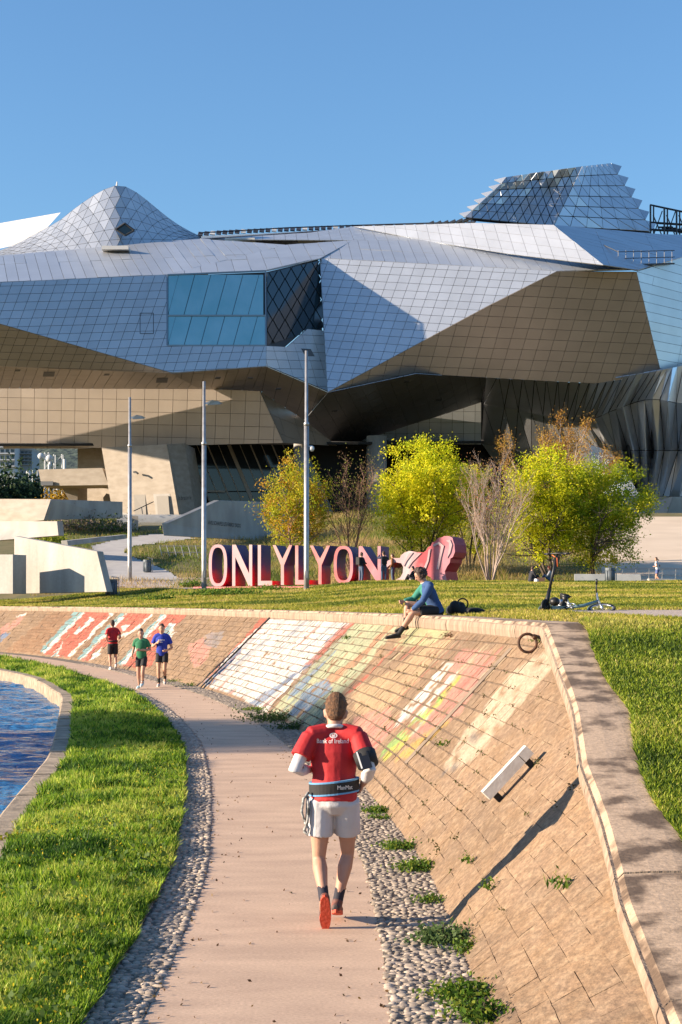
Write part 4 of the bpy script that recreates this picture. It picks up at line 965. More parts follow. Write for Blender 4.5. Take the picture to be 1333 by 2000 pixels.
slab('base_ring', [(1180, 972, 183), (1250, 969, 180.5), (1314, 970, 179.5), (1300, 1012, 179.5), (1180, 1012, 183)], (0.5, 6, 0), M_concg)
slab('base_ring', [(1314, 970, 179.5), (1440, 972, 184), (1440, 1012, 184), (1301, 1012, 179.6)], (0, 6, 0), M_concg)
slab('funnel_skirt', [(1150, 868, 193), (1190, 880, 190), (1225, 925, 187), (1250, 968, 184), (1170, 968, 190)], (0, 0.4, 0), M_steel)
# lettering beside the pier
def text_on(txt, origin, right, up, height, material, name, parent=None, extr=0.03, font_shear=0.0, width=None, spacing=1.0):
    cu = bpy.data.curves.new(name, 'FONT'); cu.body = txt; cu.size = 1.0; cu.extrude = 0.0; cu.shear = font_shear; cu.space_character = spacing; cu.resolution_u = 3
    tmp = bpy.data.objects.new(name, cu); COL.objects.link(tmp); dg = bpy.context.evaluated_depsgraph_get(); me = bpy.data.meshes.new_from_object(tmp.evaluated_get(dg)); bpy.data.objects.remove(tmp)
    v = np.array([x.co[:] for x in me.vertices]); mn, mx = v.min(0), v.max(0); k = height / 0.7; kx = (width / (mx[0] - mn[0])) if width else k
    right = Vector(right).normalized(); up = Vector(up).normalized(); n = right.cross(up)
    for x in me.vertices:
        c = x.co.copy(); x.co = Vector(origin) + right * (c.x - mn[0]) * kx + up * c.y * k + n * extr
    me.materials.clear(); me.materials.append(material); o = bpy.data.objects.new(name, me); COL.objects.link(o)
    if parent: adopt(o, parent)
    return o
M_ink = mat('black_lettering', (0.02, 0.02, 0.02), 0.7)
aa, bb_ = P(349, 977, 173.5), P(374, 976, 175.5)
text_on('la brasserie', aa + Vector((0.05, -0.6, 0)), bb_ - aa, (0, 0, 1), 0.5, M_ink, 'lettering', museum, width=(bb_ - aa).length)
slab('sign_wall', [(327, 868, 173.6), (361, 866, 177), (383, 1008, 177), (351, 1008, 173.6)], (0.6, 6, 0), M_conc)
a1, a2 = P(405, 1026, 132.2), P(492, 1033, 137.2)
# scrawl on the ramp wall
rn = (P(560, 982, 141) - P(418, 977, 133)); rn.z = 0; rn.normalize()
scr = text_on("AVIS SCHAPES LES FAIRO YADO", P(407, 1024, 132.15) + Vector((0, -0.12, 0)), rn + Vector((0, 0, -0.03)), (0, 0, 1), 0.34, M_ink, 'scrawled_writing', None, width=4.3, extr=0.02)
adopt(scr, ramp_w)

# ------------------------------------------------------------------ lamp posts
M_pole = mat('galvanised_pole', (0.42, 0.42, 0.43), 0.45, metal=0.6, col2=(0.32, 0.31, 0.31), scale=3)
M_lamp = mat('lamp_head', (0.40, 0.50, 0.62), 0.4, metal=0.2)
def lamp_post(px, pyb, pyt, pyj, lamp, label):
    p = hit(px, pyb); top = CAMZ - (pyt - HY) / FPX * p.y; jz = CAMZ - (pyj - HY) / FPX * p.y
    t = thing('lamp_post', label, 'lamp post', p, 'lamp posts on the lawn edge')
    MB().tube([p - Vector((0, 0, 0.2)), p + Vector((0, 0, 1.2)), (p.x, p.y, jz)], [0.155, 0.145, 0.135], 14).build('lower_pole', M_pole, t, True)
    MB().tube([(p.x, p.y, jz - 0.05), (p.x, p.y, jz + 0.12), (p.x, p.y, jz + 0.16), (p.x, p.y, top)], [0.15, 0.15, 0.098, 0.085], 14).build('upper_pole', M_pole, t, True)
    MB().box(p + Vector((0, -0.15, 0.85)), (0.14, 0.04, 0.4)).build('access_door', M_pole, t)
    MB().tube([p - Vector((0, 0, 0.05)), p + Vector((0, 0, 0.04))], 0.26, 14).build('base_plate', M_pole, t)
    if lamp:
        z = CAMZ - (lamp - HY) / FPX * p.y; h = thing_part = MB()
        h.tube([(p.x, p.y, z), (p.x + 0.3, p.y, z + 0.02)], 0.045, 8)
        h.add([(p.x + 0.2, p.y - 0.2, z + 0.06), (p.x + 0.5, p.y - 0.3, z + 0.17), (p.x + 0.85, p.y - 0.18, z + 0.12), (p.x + 1.12, p.y, z + 0.0), (p.x + 0.85, p.y + 0.18, z + 0.12), (p.x + 0.5, p.y + 0.3, z + 0.17), (p.x + 0.2, p.y + 0.2, z + 0.06),
               (p.x + 0.2, p.y - 0.1, z - 0.10), (p.x + 0.95, p.y - 0.1, z - 0.06), (p.x + 0.95, p.y + 0.1, z - 0.06), (p.x + 0.2, p.y + 0.1, z - 0.10)], [(0, 1, 5, 6), (1, 2, 4, 5), (2, 3, 4), (0, 7, 8, 2, 1), (6, 5, 4, 9, 10), (7, 10, 9, 8), (8, 9, 4, 3, 2), (0, 6, 10, 7)])
        h.build('lamp_head', M_lamp, t)
    return t, p
lamp_post(254, 1136, 776, 872, 816, 'leftmost grey lamp post with a leaf-shaped lamp head')
lamp_post(399, 1150, 745, 868, 788, 'middle grey lamp post standing just left of the big letters')
t3, p3 = lamp_post(599, 1152, 685, 830, None, 'tallest grey lamp post, without a lamp head, in front of the letters')
zc = CAMZ - (872 - HY) / FPX * p3.y
MB().tube([(p3.x + 0.1, p3.y, zc), (p3.x + 0.28, p3.y, zc)], 0.05, 6).ball((p3.x + 0.3, p3.y, zc - 0.12), (0.14, 0.14, 0.17)).build('camera_dome', mat('camera_white', (0.6, 0.6, 0.6), 0.4), t3)

# ------------------------------------------------------------------ the big letters and the lion
ang = math.radians(21); P0 = P(408, 1147, 97.5); tdir = Vector((math.cos(ang), -math.sin(ang), 0)); ndir = Vector((-math.sin(ang), -math.cos(ang), 0))
class SPlane:
    n = ndir; o = P0
    @staticmethod
    def at(px, py):
        d = Vector(((px - CX) / FPX, 1.0, -(py - HY) / FPX)); t = (P0 - EYE).dot(ndir) / d.dot(ndir); return EYE + d * t
def grad_mat(name, axis_stops, zlo, zhi, streak=None, rough=0.45, val=0.62):
    m = bpy.data.materials.new(name); m.use_nodes = True; N = m.node_tree.nodes; L = m.node_tree.links; b = N['Principled BSDF']; b.inputs['Roughness'].default_value = rough
    g = N.new('ShaderNodeNewGeometry'); s = N.new('ShaderNodeSeparateXYZ'); L.new(g.outputs['Position'], s.inputs[0]); mr = N.new('ShaderNodeMapRange'); mr.inputs[1].default_value = zlo; mr.inputs[2].default_value = zhi
    nz = N.new('ShaderNodeTexNoise'); nz.inputs['Scale'].default_value = 0.8; L.new(g.outputs['Position'], nz.inputs['Vector'])
    ad = N.new('ShaderNodeMath'); ad.operation = 'MULTIPLY_ADD'; ad.inputs[1].default_value = 0.5; ad.inputs[2].default_value = -0.25; L.new(nz.outputs['Fac'], ad.inputs[0])
    a2 = N.new('ShaderNodeMath'); a2.operation = 'ADD'
    L.new(s.outputs[streak or 'Z'], mr.inputs[0]); L.new(mr.outputs[0], a2.inputs[0]); L.new(ad.outputs[0], a2.inputs[1])
    cr = N.new('ShaderNodeValToRGB'); el = cr.color_ramp.elements
    while len(el) > 1: el.remove(el[0])
    el[0].position = axis_stops[0][0]; el[0].color = (*axis_stops[0][1], 1)
    for p_, c in axis_stops[1:]: e = el.new(p_); e.color = (*c, 1)
    L.new(a2.outputs[0], cr.inputs[0]); hs_ = N.new('ShaderNodeHueSaturation'); hs_.inputs['Value'].default_value = val; L.new(cr.outputs[0], hs_.inputs['Color']); L.new(hs_.outputs[0], b.inputs['Base Color']); return m
zb = P0.z
M_lside = grad_mat('letter_side_paint', val=1.15, axis_stops= [(0.0, srgb(214, 30, 44)), (0.30, srgb(186, 26, 66)), (0.52, srgb(84, 40, 110)), (0.75, srgb(38, 46, 110)), (1.0, srgb(30, 42, 96))], zlo=zb, zhi=zb + 2.7)
M_lfront = grad_mat('letter_front_paint', [(0.0, srgb(226, 170, 180)), (0.25, srgb(236, 205, 205)), (0.45, srgb(238, 180, 176)), (0.65, srgb(230, 130, 130)), (0.82, srgb(238, 170, 180)), (1.0, srgb(232, 140, 156))], P0.x - 1, P0.x + 13, 'X')
M_lionf = grad_mat('lion_front_paint', [(0.0, srgb(232, 190, 196)), (0.25, srgb(244, 226, 228)), (0.42, srgb(228, 95, 104)), (0.62, srgb(232, 125, 136)), (0.8, srgb(238, 165, 178)), (1.0, srgb(228, 150, 166))], P(770, 1100, 95).x, P(892, 1100, 95).x, 'X')
M_lions = grad_mat('lion_side_paint', val=1.0, axis_stops= [(0.0, srgb(196, 18, 44)), (0.5, srgb(184, 16, 56)), (0.8, srgb(150, 22, 80)), (1.0, srgb(120, 26, 96))], zlo=zb, zhi=zb + 3.2)
M_sbase = mat('pink_plinth', srgb(228, 140, 140), 0.7, col2=srgb(210, 120, 125), scale=2)
sign = thing('letter_sign', 'row of giant red, blue and pink painted letters ending in a lion on the lawn', 'sign', P0)
def xrow(px): return (1063 + (px - 408) / 340 * 4, 1146 - (px - 408) / 340 * 8)
def extrude_piece(mb_f, mb_s, poly, D):
    pts = [SPlane.at(*q) for q in poly]; n = len(pts); mb_f.add(pts, [tuple(range(n))]); back = [p - ndir * D for p in pts]
    for i in range(n): mb_s.add([pts[i], pts[(i + 1) % n], back[(i + 1) % n], back[i]], [(0, 1, 2, 3)])
    mb_s.add(back, [tuple(range(n))])
def letter(ch, x0, x1, D=1.55):
    top, bot = xrow((x0 + x1) / 2); sw = 6.0; f, s = MB(), MB(); E = lambda poly: extrude_piece(f, s, poly, D)
    if ch == 'O':
        def ringp(ax, ay, n=28):
            cx, cy = (x0 + x1) / 2, (top + bot) / 2; out = []
            for k in range(n):
                a = 2 * math.pi * k / n; c, si = math.cos(a), math.sin(a); out.append((cx + ax * math.copysign(abs(c) ** 0.75, c), cy + ay * math.copysign(abs(si) ** 0.75, si)))
            return out
        o_, i_ = ringp((x1 - x0) / 2, (bot - top) / 2), ringp((x1 - x0) / 2 - sw, (bot - top) / 2 - 6)
        n = len(o_); O3 = [SPlane.at(*q) for q in o_]; I3 = [SPlane.at(*q) for q in i_]
        for k in range(n):
            j = (k + 1) % n; f.add([O3[k], O3[j], I3[j], I3[k]], [(0, 1, 2, 3)])
            s.add([O3[k], O3[j], O3[j] - ndir * D, O3[k] - ndir * D], [(0, 1, 2, 3)]); s.add([I3[k], I3[j], I3[j] - ndir * D, I3[k] - ndir * D], [(0, 1, 2, 3)]); s.add([O3[k] - ndir * D, O3[j] - ndir * D, I3[j] - ndir * D, I3[k] - ndir * D], [(0, 1, 2, 3)])
    elif ch == 'N': E([(x0, top), (x0 + sw + 1, top), (x1 - sw, bot - 24), (x1 - sw, top), (x1, top), (x1, bot), (x1 - sw - 1, bot), (x0 + sw, top + 24), (x0 + sw, bot), (x0, bot)])
    elif ch == 'L': E([(x0, top), (x0 + sw, top), (x0 + sw, bot - 9), (x1, bot - 9), (x1, bot), (x0, bot)])
    elif ch == 'Y':
        c = (x0 + x1) / 2; m_ = top + (bot - top) * 0.47
        E([(x0, top), (x0 + sw, top), (c, m_ - 10), (x1 - sw, top), (x1, top), (c + sw / 2, m_ + 3), (c + sw / 2, bot), (c - sw / 2, bot), (c - sw / 2, m_ + 3)])
    fo = f.build('letter', M_lfront, sign); so = s.build('letter_side', M_lside, None); so.parent = fo; return fo
for ch, a, b_ in (('O', 408, 444), ('N', 454, 493), ('L', 504, 532), ('Y', 533, 571), ('L', 577, 604), ('Y', 606, 645), ('O', 652, 690), ('N', 701, 744)): letter(ch, a, b_)
a, b_ = SPlane.at(400, 1147), SPlane.at(895, 1139); zt_ = zb + 0.03
MB().prism([(a.x, a.y, zt_), (b_.x, b_.y, zt_), (b_.x - ndir.x * 2.6, b_.y - ndir.y * 2.6, zt_), (a.x - ndir.x * 2.0, a.y - ndir.y * 2.0, zt_)], (0, 0, -0.6)).build('plinth', M_sbase, sign)
MB().prism([Vector((a.x, a.y, zt_ - 0.02)) + ndir * 1.6, Vector((b_.x, b_.y, zt_ - 0.02)) + ndir * 1.6, Vector((b_.x, b_.y, zt_ - 0.02)) + ndir * 0.01, Vector((a.x, a.y, zt_ - 0.02)) + ndir * 0.01], (0, 0, -0.9)).build('plinth_step', M_sbase, sign)
lf, ls = MB(), MB()
LION = [(781, 1090), (784, 1084), (791, 1079), (800, 1076), (808, 1077), (815, 1079), (822, 1078.5), (828, 1079), (834, 1074), (836, 1069), (842, 1066), (845, 1059), (851, 1057), (856, 1051), (863, 1049.5), (868, 1047), (877, 1047), (884, 1050), (886, 1058), (888, 1063), (889, 1078), (885, 1088), (880, 1091), (879, 1099), (874, 1106), (869, 1116), (874, 1139), (848, 1139), (842, 1128), (830, 1121), (815, 1119), (803, 1122), (800, 1126), (806, 1139), (770, 1139), (768, 1135), (782, 1128), (787, 1119), (788, 1107), (784, 1100), (772, 1098), (764, 1102), (756, 1108), (752, 1104), (758, 1095), (770, 1090)]
extrude_piece(lf, ls, LION, 2.5)
lo = lf.build('lion', M_lionf, sign); lo2 = ls.build('lion_side', M_lions, None); lo2.parent = lo
lo['label'] = 'pink walking lion with white streaks'
M_lhi = mat('lion_highlight', tuple(c * .55 for c in srgb(246, 205, 210)), 0.5)
# carved mane and flank lines standing proud of the lion's face
for poly in ([(846, 1064), (858, 1058), (868, 1066), (862, 1090), (858, 1112), (853, 1112), (858, 1088), (862, 1068), (857, 1063), (848, 1068)], [(800, 1080), (808, 1079), (795, 1096), (790, 1106), (787, 1104)], [(818, 1081), (824, 1080), (806, 1098), (798, 1110), (795, 1108)], [(872, 1056), (880, 1054), (884, 1064), (880, 1080), (874, 1090), (878, 1070), (878, 1060)], [(838, 1074), (842, 1072), (838, 1096), (832, 1112), (828, 1110), (835, 1094)]):
    pts = [SPlane.at(*q) + ndir * 0.015 for q in poly]; MB().prism(pts, ndir * 0.03).build('mane_line', M_lhi, None).parent = lo
# ------------------------------------------------------------------ trees
def bark(name, c, c2): return mat(name, c, 0.9, col2=c2, scale=6, bump=0.5, bscale=20, stretch=(1, 1, 0.3))
M_bark = bark('dark_bark', (0.10, 0.075, 0.055), (0.06, 0.045, 0.035)); M_barkw = bark('pale_bark', (0.40, 0.32, 0.27), (0.26, 0.19, 0.16)); M_barkr = bark('reddish_bark', (0.26, 0.15, 0.11), (0.17, 0.10, 0.08))
def leafmat(name, c, trans=0.5): return mat(name, attr='col', rough=0.6, island=0.25, trans=trans, spec=0.2)
M_leaf = leafmat('leaf', None)
def branch_mesh(segs, name, material, parent, n=5):
    """segs: arrays of (p0, p1, r0, r1) -> tubes."""
    P0a = np.array([s[0] for s in segs]); P1a = np.array([s[1] for s in segs]); R0 = np.array([s[2] for s in segs]); R1 = np.array([s[3] for s in segs])
    d = P1a - P0a; d /= np.maximum(np.linalg.norm(d, axis=1), 1e-6)[:, None]; ref = np.where(np.abs(d[:, 2:3]) > 0.9, np.array([[1., 0, 0]]), np.array([[0, 0, 1.]])); u = np.cross(d, ref); u /= np.linalg.norm(u, axis=1)[:, None]; w = np.cross(d, u)
    a = np.arange(n) * 2 * math.pi / n; ring = u[:, None] * np.cos(a)[None, :, None] + w[:, None] * np.sin(a)[None, :, None]
    V = np.concatenate([P0a[:, None] + ring * R0[:, None, None], P1a[:, None] + ring * R1[:, None, None]], 1); m = len(segs)
    k = np.arange(n); F = np.stack([k, (k + 1) % n, (k + 1) % n + n, k + n], -1)[None] + (np.arange(m) * 2 * n)[:, None, None]
    return idx_mesh(name, V.reshape(-1, 3), F.reshape(-1, 4), material, parent, True)
def leaves_mesh(pts, size, cols, name, material, parent, up=0.3, asp=0.5):
    n = len(pts); d = rng.normal(size=(n, 3)); d[:, 2] += up; d /= np.linalg.norm(d, axis=1)[:, None]; e = rng.normal(size=(n, 3)); e -= d * (e * d).sum(1)[:, None]; e /= np.linalg.norm(e, axis=1)[:, None]
    s = size * rng.uniform(0.6, 1.35, (n, 1)); V = np.stack([pts - d * s * 0.5, pts + e * s * asp * 0.5, pts + d * s * 0.5, pts - e * s * asp * 0.5], 1)
    return np_mesh(name, V, 4, material, parent, False, cols)
def grow(base, height, spread, nstem, lean, levels, seed, wob=0.12, upright=0.6, kids=5, r0=0.12, first=0.25, kidlen=0.5):
    r = np.random.default_rng(seed); segs = []; tips = []
    def stem(p, d, L, rad, lev):
        n = max(3, int(5 - lev)); pts = [p]; dd = d.copy(); 
        for i in range(n):
            dd = dd + r.normal(size=3) * wob; dd[2] += 0.08 * upright; dd /= np.linalg.norm(dd); pts.append(pts[-1] + dd * L / n)
        for i in range(n):
            ra = rad * (1 - i / n * 0.75); rb = rad * (1 - (i + 1) / n * 0.75); segs.append((pts[i], pts[i + 1], ra, rb))
        if lev >= levels:
            for i in range(1, n + 1): tips.append((pts[i], dd.copy()))
            return
        for k in range(kids):
            f = first + (1 - first) * (k + r.random()) / kids; q = f * n; i = min(int(q), n - 1); b = pts[i] + (pts[i + 1] - pts[i]) * (q - i)
            side = r.normal(size=3); side -= dd * side.dot(dd); side /= np.linalg.norm(side); nd = dd * upright + side * (1 - upright) * 1.25; nd[2] += 0.1; nd /= np.linalg.norm(nd)
            stem(b, nd, L * kidlen * (1.15 - 0.55 * f) * r.uniform(0.75, 1.2), rad * 0.5 * (1 - f * 0.4), lev + 1)
        tips.append((pts[-1], dd.copy()))
    for k in range(nstem):
        a = 2 * math.pi * (k + r.random() * 0.6) / nstem; off = np.array([math.cos(a), math.sin(a), 0]) * (0.15 * (nstem > 1)); d = np.array([math.cos(a) * lean, math.sin(a) * lean, 1.0]); d /= np.linalg.norm(d)
        stem(np.array(base) + off, d, height * r.uniform(0.82, 1.02), r0, 0)
    return segs, tips
def tree(name, label, px, Y, py_top, cfg, group='trees behind the letters'):
    x = (px - CX) / FPX * Y; z = float(H(x, Y)); ht = CAMZ - (py_top - HY) / FPX * Y - z
    base = (x, Y, z - 0.1); t = thing(name, label, 'tree', base, group)
    segs, tips = grow(np.array(base), ht * cfg.get('hk', 0.85), 0, cfg.get('nstem', 1), cfg.get('lean', 0.1), cfg.get('levels', 2), cfg['seed'], cfg.get('wob', 0.12), cfg.get('upright', 0.5), cfg.get('kids', 6), cfg.get('r0', 0.12), cfg.get('first', 0.25), cfg.get('kidlen', 0.5))
    tr = branch_mesh(segs, 'trunk', cfg['bark'], None); adopt(tr, t)
    if cfg.get('crown'):
        r = np.random.default_rng(cfg['seed'] + 9); cx_, cy_, rx_, ry_ = cfg['crown']; c = P(cx_, cy_, Y); m_ = Y / FPX; nc = cfg.get('nclump', 150); u = r.normal(size=(nc, 3)); u /= np.linalg.norm(u, axis=1)[:, None]; rad = r.random(nc) ** 0.4; rough_ = 0.82 + 0.3 * r.random(nc)
        cc = np.array(c) + u * (rad * rough_)[:, None] * np.array([rx_ * m_, rx_ * m_ * .8, ry_ * m_]); k = r.integers(0, nc, cfg['ncl']); pts = cc[k] + r.normal(size=(cfg['ncl'], 3)) * np.array([.30, .30, .26]) * (0.6 + 0.8 * r.random((nc, 1)))[k]
        cl = np.array(cfg['cols']); idx = np.clip((r.random(nc)[k] * len(cl) + r.normal(size=len(k)) * .5).astype(int), 0, len(cl) - 1)
        adopt(leaves_mesh(pts, cfg.get('size', .16), cl[idx], 'crown', M_leaf, None, cfg.get('up', .2), cfg.get('asp', .5)), t)
    elif cfg.get('nleaf'):
        r = np.random.default_rng(cfg['seed'] + 9); tp = np.array([q[0] for q in tips]); 
        k = r.integers(0, len(tp), cfg['nleaf']); pts = tp[k] + r.normal(size=(cfg['nleaf'], 3)) * np.array(cfg.get('spread', (0.35, 0.35, 0.3)))
        if cfg.get('zmin'): pts = pts[pts[:, 2] > z + cfg['zmin']]
        cl = np.array(cfg['cols']); clump = smoothnoise(pts[:, 0] * 0.9 + pts[:, 1] * 0.7, pts[:, 2] * 0.9, cfg['seed']); idx = np.clip((clump * len(cl) + r.normal(size=len(pts)) * 0.6).astype(int), 0, len(cl) - 1)
        o = leaves_mesh(pts, cfg.get('size', 0.16), cl[idx], 'crown', M_leaf, None, cfg.get('up', 0.2), cfg.get('asp', 0.5)); adopt(o, t)
    return t
YG = [(0.58, 0.60, 0.02), (0.68, 0.64, 0.02), (0.42, 0.50, 0.02), (0.74, 0.67, 0.03)]
OG = [(0.46, 0.38, 0.03), (0.40, 0.42, 0.02), (0.30, 0.34, 0.02), (0.52, 0.30, 0.03)]
GR = [(0.36, 0.42, 0.02), (0.24, 0.32, 0.015), (0.48, 0.49, 0.02), (0.60, 0.53, 0.03)]
BR = [(0.40, 0.22, 0.04), (0.30, 0.15, 0.04), (0.46, 0.29, 0.05)]
tree('young_tree', 'orange and green budding tree beside the tallest lamp post', 578, 106, 895, dict(seed=3, crown=(575, 985, 72, 88), ncl=13000, nclump=190, bark=M_barkr, nleaf=9500, cols=OG, nstem=3, lean=0.22, levels=2, kids=7, upright=0.42, size=0.17, spread=(0.32, 0.32, 0.28), r0=0.10, zmin=0.8, first=0.2, kidlen=0.46))
tree('bare_tree', 'bare reddish brown tree between the orange tree and the yellow tree', 686, 108, 885, dict(seed=5, bark=M_barkr, nleaf=2200, cols=[(0.22, 0.2, 0.06), (0.26, 0.16, 0.08), (0.2, 0.24, 0.04)], nstem=7, lean=0.18, levels=2, kids=8, upright=0.62, size=0.12, spread=(0.3, 0.3, 0.3), r0=0.055, kidlen=0.4))
tree('willowy_tree', 'bright yellow green tree behind the last letters and the lion', 822, 108, 862, dict(seed=11, crown=(826, 965, 98, 108), ncl=32000, nclump=300, bark=M_bark, nleaf=17000, cols=YG, nstem=4, lean=0.30, levels=2, kids=8, upright=0.40, size=0.17, spread=(0.40, 0.40, 0.38), r0=0.11, zmin=0.9, first=0.15, kidlen=0.48))
tree('birch_clump', 'pale bare multi-stemmed birch standing right of the lion', 958, 100.5, 868, dict(seed=8, bark=M_barkw, nleaf=2500, cols=[(0.4, 0.24, 0.12), (0.45, 0.2, 0.1)], nstem=12, lean=0.20, levels=2, kids=12, upright=0.66, size=0.10, spread=(0.25, 0.25, 0.3), r0=0.055, kidlen=0.36, first=0.3))
tree('upright_tree', 'tall orange brown upright tree rising behind the large green tree', 1085, 114, 812, dict(seed=21, bark=M_barkw, nleaf=16000, cols=BR, nstem=7, lean=0.17, levels=2, kids=8, upright=0.70, size=0.13, spread=(0.22, 0.22, 0.3), r0=0.09, kidlen=0.38, first=0.35))
tree('spreading_tree', 'large yellow green spreading tree in front of the concrete slope', 1075, 104, 900, dict(seed=31, crown=(1070, 985, 96, 110), ncl=32000, nclump=300, bark=M_bark, nleaf=17000, cols=YG + GR[:2], nstem=4, lean=0.34, levels=2, kids=8, upright=0.38, size=0.16, spread=(0.40, 0.40, 0.34), r0=0.12, zmin=1.0, first=0.2, kidlen=0.5))
tree('spreading_tree', 'darker green wide tree at the right end of the row', 1160, 105, 925, dict(seed=37, crown=(1176, 1000, 110, 106), ncl=33000, nclump=300, bark=M_bark, nleaf=14000, cols=GR, nstem=2, lean=0.34, levels=2, kids=9, upright=0.34, size=0.16, spread=(0.42, 0.42, 0.30), r0=0.15, zmin=1.2, first=0.25, kidlen=0.55))
tree('young_tree', 'low leafy tree filling the gap behind the bare birch', 918, 111, 900, dict(seed=44, crown=(915, 985, 60, 95), ncl=10000, nclump=90, bark=M_bark, nleaf=6000, cols=YG, nstem=3, lean=0.25, levels=2, kids=7, upright=0.45, size=0.16, spread=(0.35, 0.35, 0.35), r0=0.08, zmin=0.5, first=0.15))

# far bank: trees that throw their shade across the river onto the path, outside the picture
bank = mesh_obj('far_bank', [(-44, -200, 0.6), (-44, 110, 0.6), (-90, 200, 0.6), (-700, 420, 4), (-900, -200, 4), (-43, -200, -0.6), (-43, 110, -0.6), (-89, 201, -0.6), (-700, 422, -0.6)], [(0, 1, 2, 3, 4), (0, 5, 6, 1), (1, 6, 7, 2), (2, 7, 8, 3)], M_soil); bank['kind'] = 'structure'
def bank_tree(x, y, ht, seed, nl, label):
    t = thing('bank_tree', label, 'tree', (x, y, 0.5), 'trees on the far bank')
    segs, tips = grow(np.array((x, y, 0.4)), ht * 0.8, 0, 3, 0.22, 2, seed, 0.12, 0.45, 8, 0.3, 0.2, 0.5); adopt(branch_mesh(segs, 'trunk', M_bark, None), t)
    u = rng.normal(size=(nl, 3)); u /= np.linalg.norm(u, axis=1)[:, None]; pts = np.array((x, y, ht - 7.0)) + u * (rng.random(nl) ** .35)[:, None] * np.array((6.0, 6.0, 7.0)) * (0.85 + .3 * smoothnoise(u[:, 0] * 4, u[:, 2] * 4 + u[:, 1] * 3, seed))[:, None]; pts = pts[pts[:, 2] < ht]
    adopt(leaves_mesh(pts, 0.55, np.array(GR)[rng.integers(0, 4, len(pts))], 'crown', M_leaf, None), t)
bank_tree(-52.0, 21.0, 16.5, 51, 22000, 'broad green tree on the far bank across the river')
# ------------------------------------------------------------------ people: one continuous remeshed body each, clothes and hair as parts
def etube(mb, pts, rad, side, n=14, flat=''):
    """elliptical tube: rad = (a along side, b across) per point; rounded ends."""
    pts = [Vector(p) for p in pts]; side = Vector(side); rings = []; m = len(pts)
    def frame(i):
        t = (pts[min(i + 1, m - 1)] - pts[max(i - 1, 0)]).normalized(); s = (side - t * side.dot(t)); s = s.normalized() if s.length > 1e-4 else t.orthogonal().normalized(); return t, s, t.cross(s)
    def ring(c, s, w, a, b): return [c + s * a * math.cos(2 * math.pi * k / n) + w * b * math.sin(2 * math.pi * k / n) for k in range(n)]
    t, s, w = frame(0); r = rad[0]; rings.append(ring(pts[0] - t * min(r) * 0.45, s, w, r[0] * 0.55, r[1] * 0.55)) if 's' not in flat else rings.append(ring(pts[0] + t * .004, s, w, r[0] * 0.8, r[1] * 0.8))
    for i in range(m): t, s, w = frame(i); rings.append(ring(pts[i], s, w, *rad[i]))
    t, s, w = frame(m - 1); r = rad[-1]; rings.append(ring(pts[-1] + t * min(r) * 0.45, s, w, r[0] * 0.55, r[1] * 0.55)) if 'e' not in flat else rings.append(ring(pts[-1] - t * .004, s, w, r[0] * 0.8, r[1] * 0.8))
    V = [v for r in rings for v in r]; k = len(rings); F = [(i * n + j, i * n + (j + 1) % n, (i + 1) * n + (j + 1) % n, (i + 1) * n + j) for i in range(k - 1) for j in range(n)] + [tuple(range(n - 1, -1, -1)), tuple((k - 1) * n + j for j in range(n))]
    mb.add(V, F); return mb
def remeshed(mb, name, voxel, material, parent, smooth=2, world=None):
    me = bpy.data.meshes.new(name); me.from_pydata([tuple(v) for v in mb.v], [], mb.f); bm = bmesh.new(); bm.from_mesh(me); bmesh.ops.recalc_face_normals(bm, faces=bm.faces); bm.to_mesh(me); bm.free()
    tmp = bpy.data.objects.new('tmp', me); COL.objects.link(tmp); md = tmp.modifiers.new('r', 'REMESH'); md.mode = 'VOXEL'; md.voxel_size = voxel; md.use_smooth_shade = True
    if smooth: sm = tmp.modifiers.new('s', 'SMOOTH'); sm.iterations = smooth; sm.factor = 0.5
    dg = bpy.context.evaluated_depsgraph_get(); out = bpy.data.meshes.new_from_object(tmp.evaluated_get(dg)); bpy.data.objects.remove(tmp); bpy.data.meshes.remove(me)
    out.materials.clear(); out.materials.append(material); out.polygons.foreach_set('use_smooth', [True] * len(out.polygons)); o = bpy.data.objects.new(name, out); COL.objects.link(o)
    if world is not None: out.transform(world)
    if parent: adopt(o, parent)
    return o
M_skin = mat('skin', (0.44, 0.24, 0.165), 0.6, col2=(0.38, 0.20, 0.135), scale=9, mix=0.3); M_skin2 = mat('tanned_skin', (0.46, 0.25, 0.16), 0.6)
def cloth(name, c, rough=0.85, bump=0.25, bscale=9): return mat(name, c, rough, col2=tuple(x * 0.82 for x in c), scale=5, mix=0.3, bump=bump, bscale=bscale, bdist=0.03)
def hand(mb, wrist, dirv, palm_n, size, curl):
    """palm with four unequal bent fingers and a thumb at the side of the palm."""
    d = Vector(dirv).normalized(); pn = Vector(palm_n); pn = (pn - d * pn.dot(d)).normalized(); s = d.cross(pn); L = size
    etube(mb, [wrist, wrist + d * L * 0.25, wrist + d * L * 0.48], [(L * .13, L * .11), (L * .21, L * .09), (L * .22, L * .07)], s, 10)
    for k, (o, ln) in enumerate(((-.16, .40), (-.055, .47), (.055, .44), (.16, .34))):
        p = wrist + d * L * .46 + s * L * o; dd = d.copy(); pts = [p]
        for q in range(3): dd = (dd * math.cos(curl * (0.6 + .4 * q)) + pn * math.sin(curl * (0.6 + .4 * q))).normalized(); pts.append(pts[-1] + dd * L * ln / 3)
        etube(mb, pts, [(L * .052, L * .052)] * 3 + [(L * .042, L * .042)], s, 8)
    p = wrist + d * L * .16 - s * L * .16; dd = (d * .7 - s * .7 + pn * .25).normalized(); etube(mb, [p, p + dd * L * .2, p + dd * L * .2 + (d * .8 + pn * .6).normalized() * L * .2], [(L * .07, L * .07), (L * .058, L * .058), (L * .045, L * .045)], pn, 8)
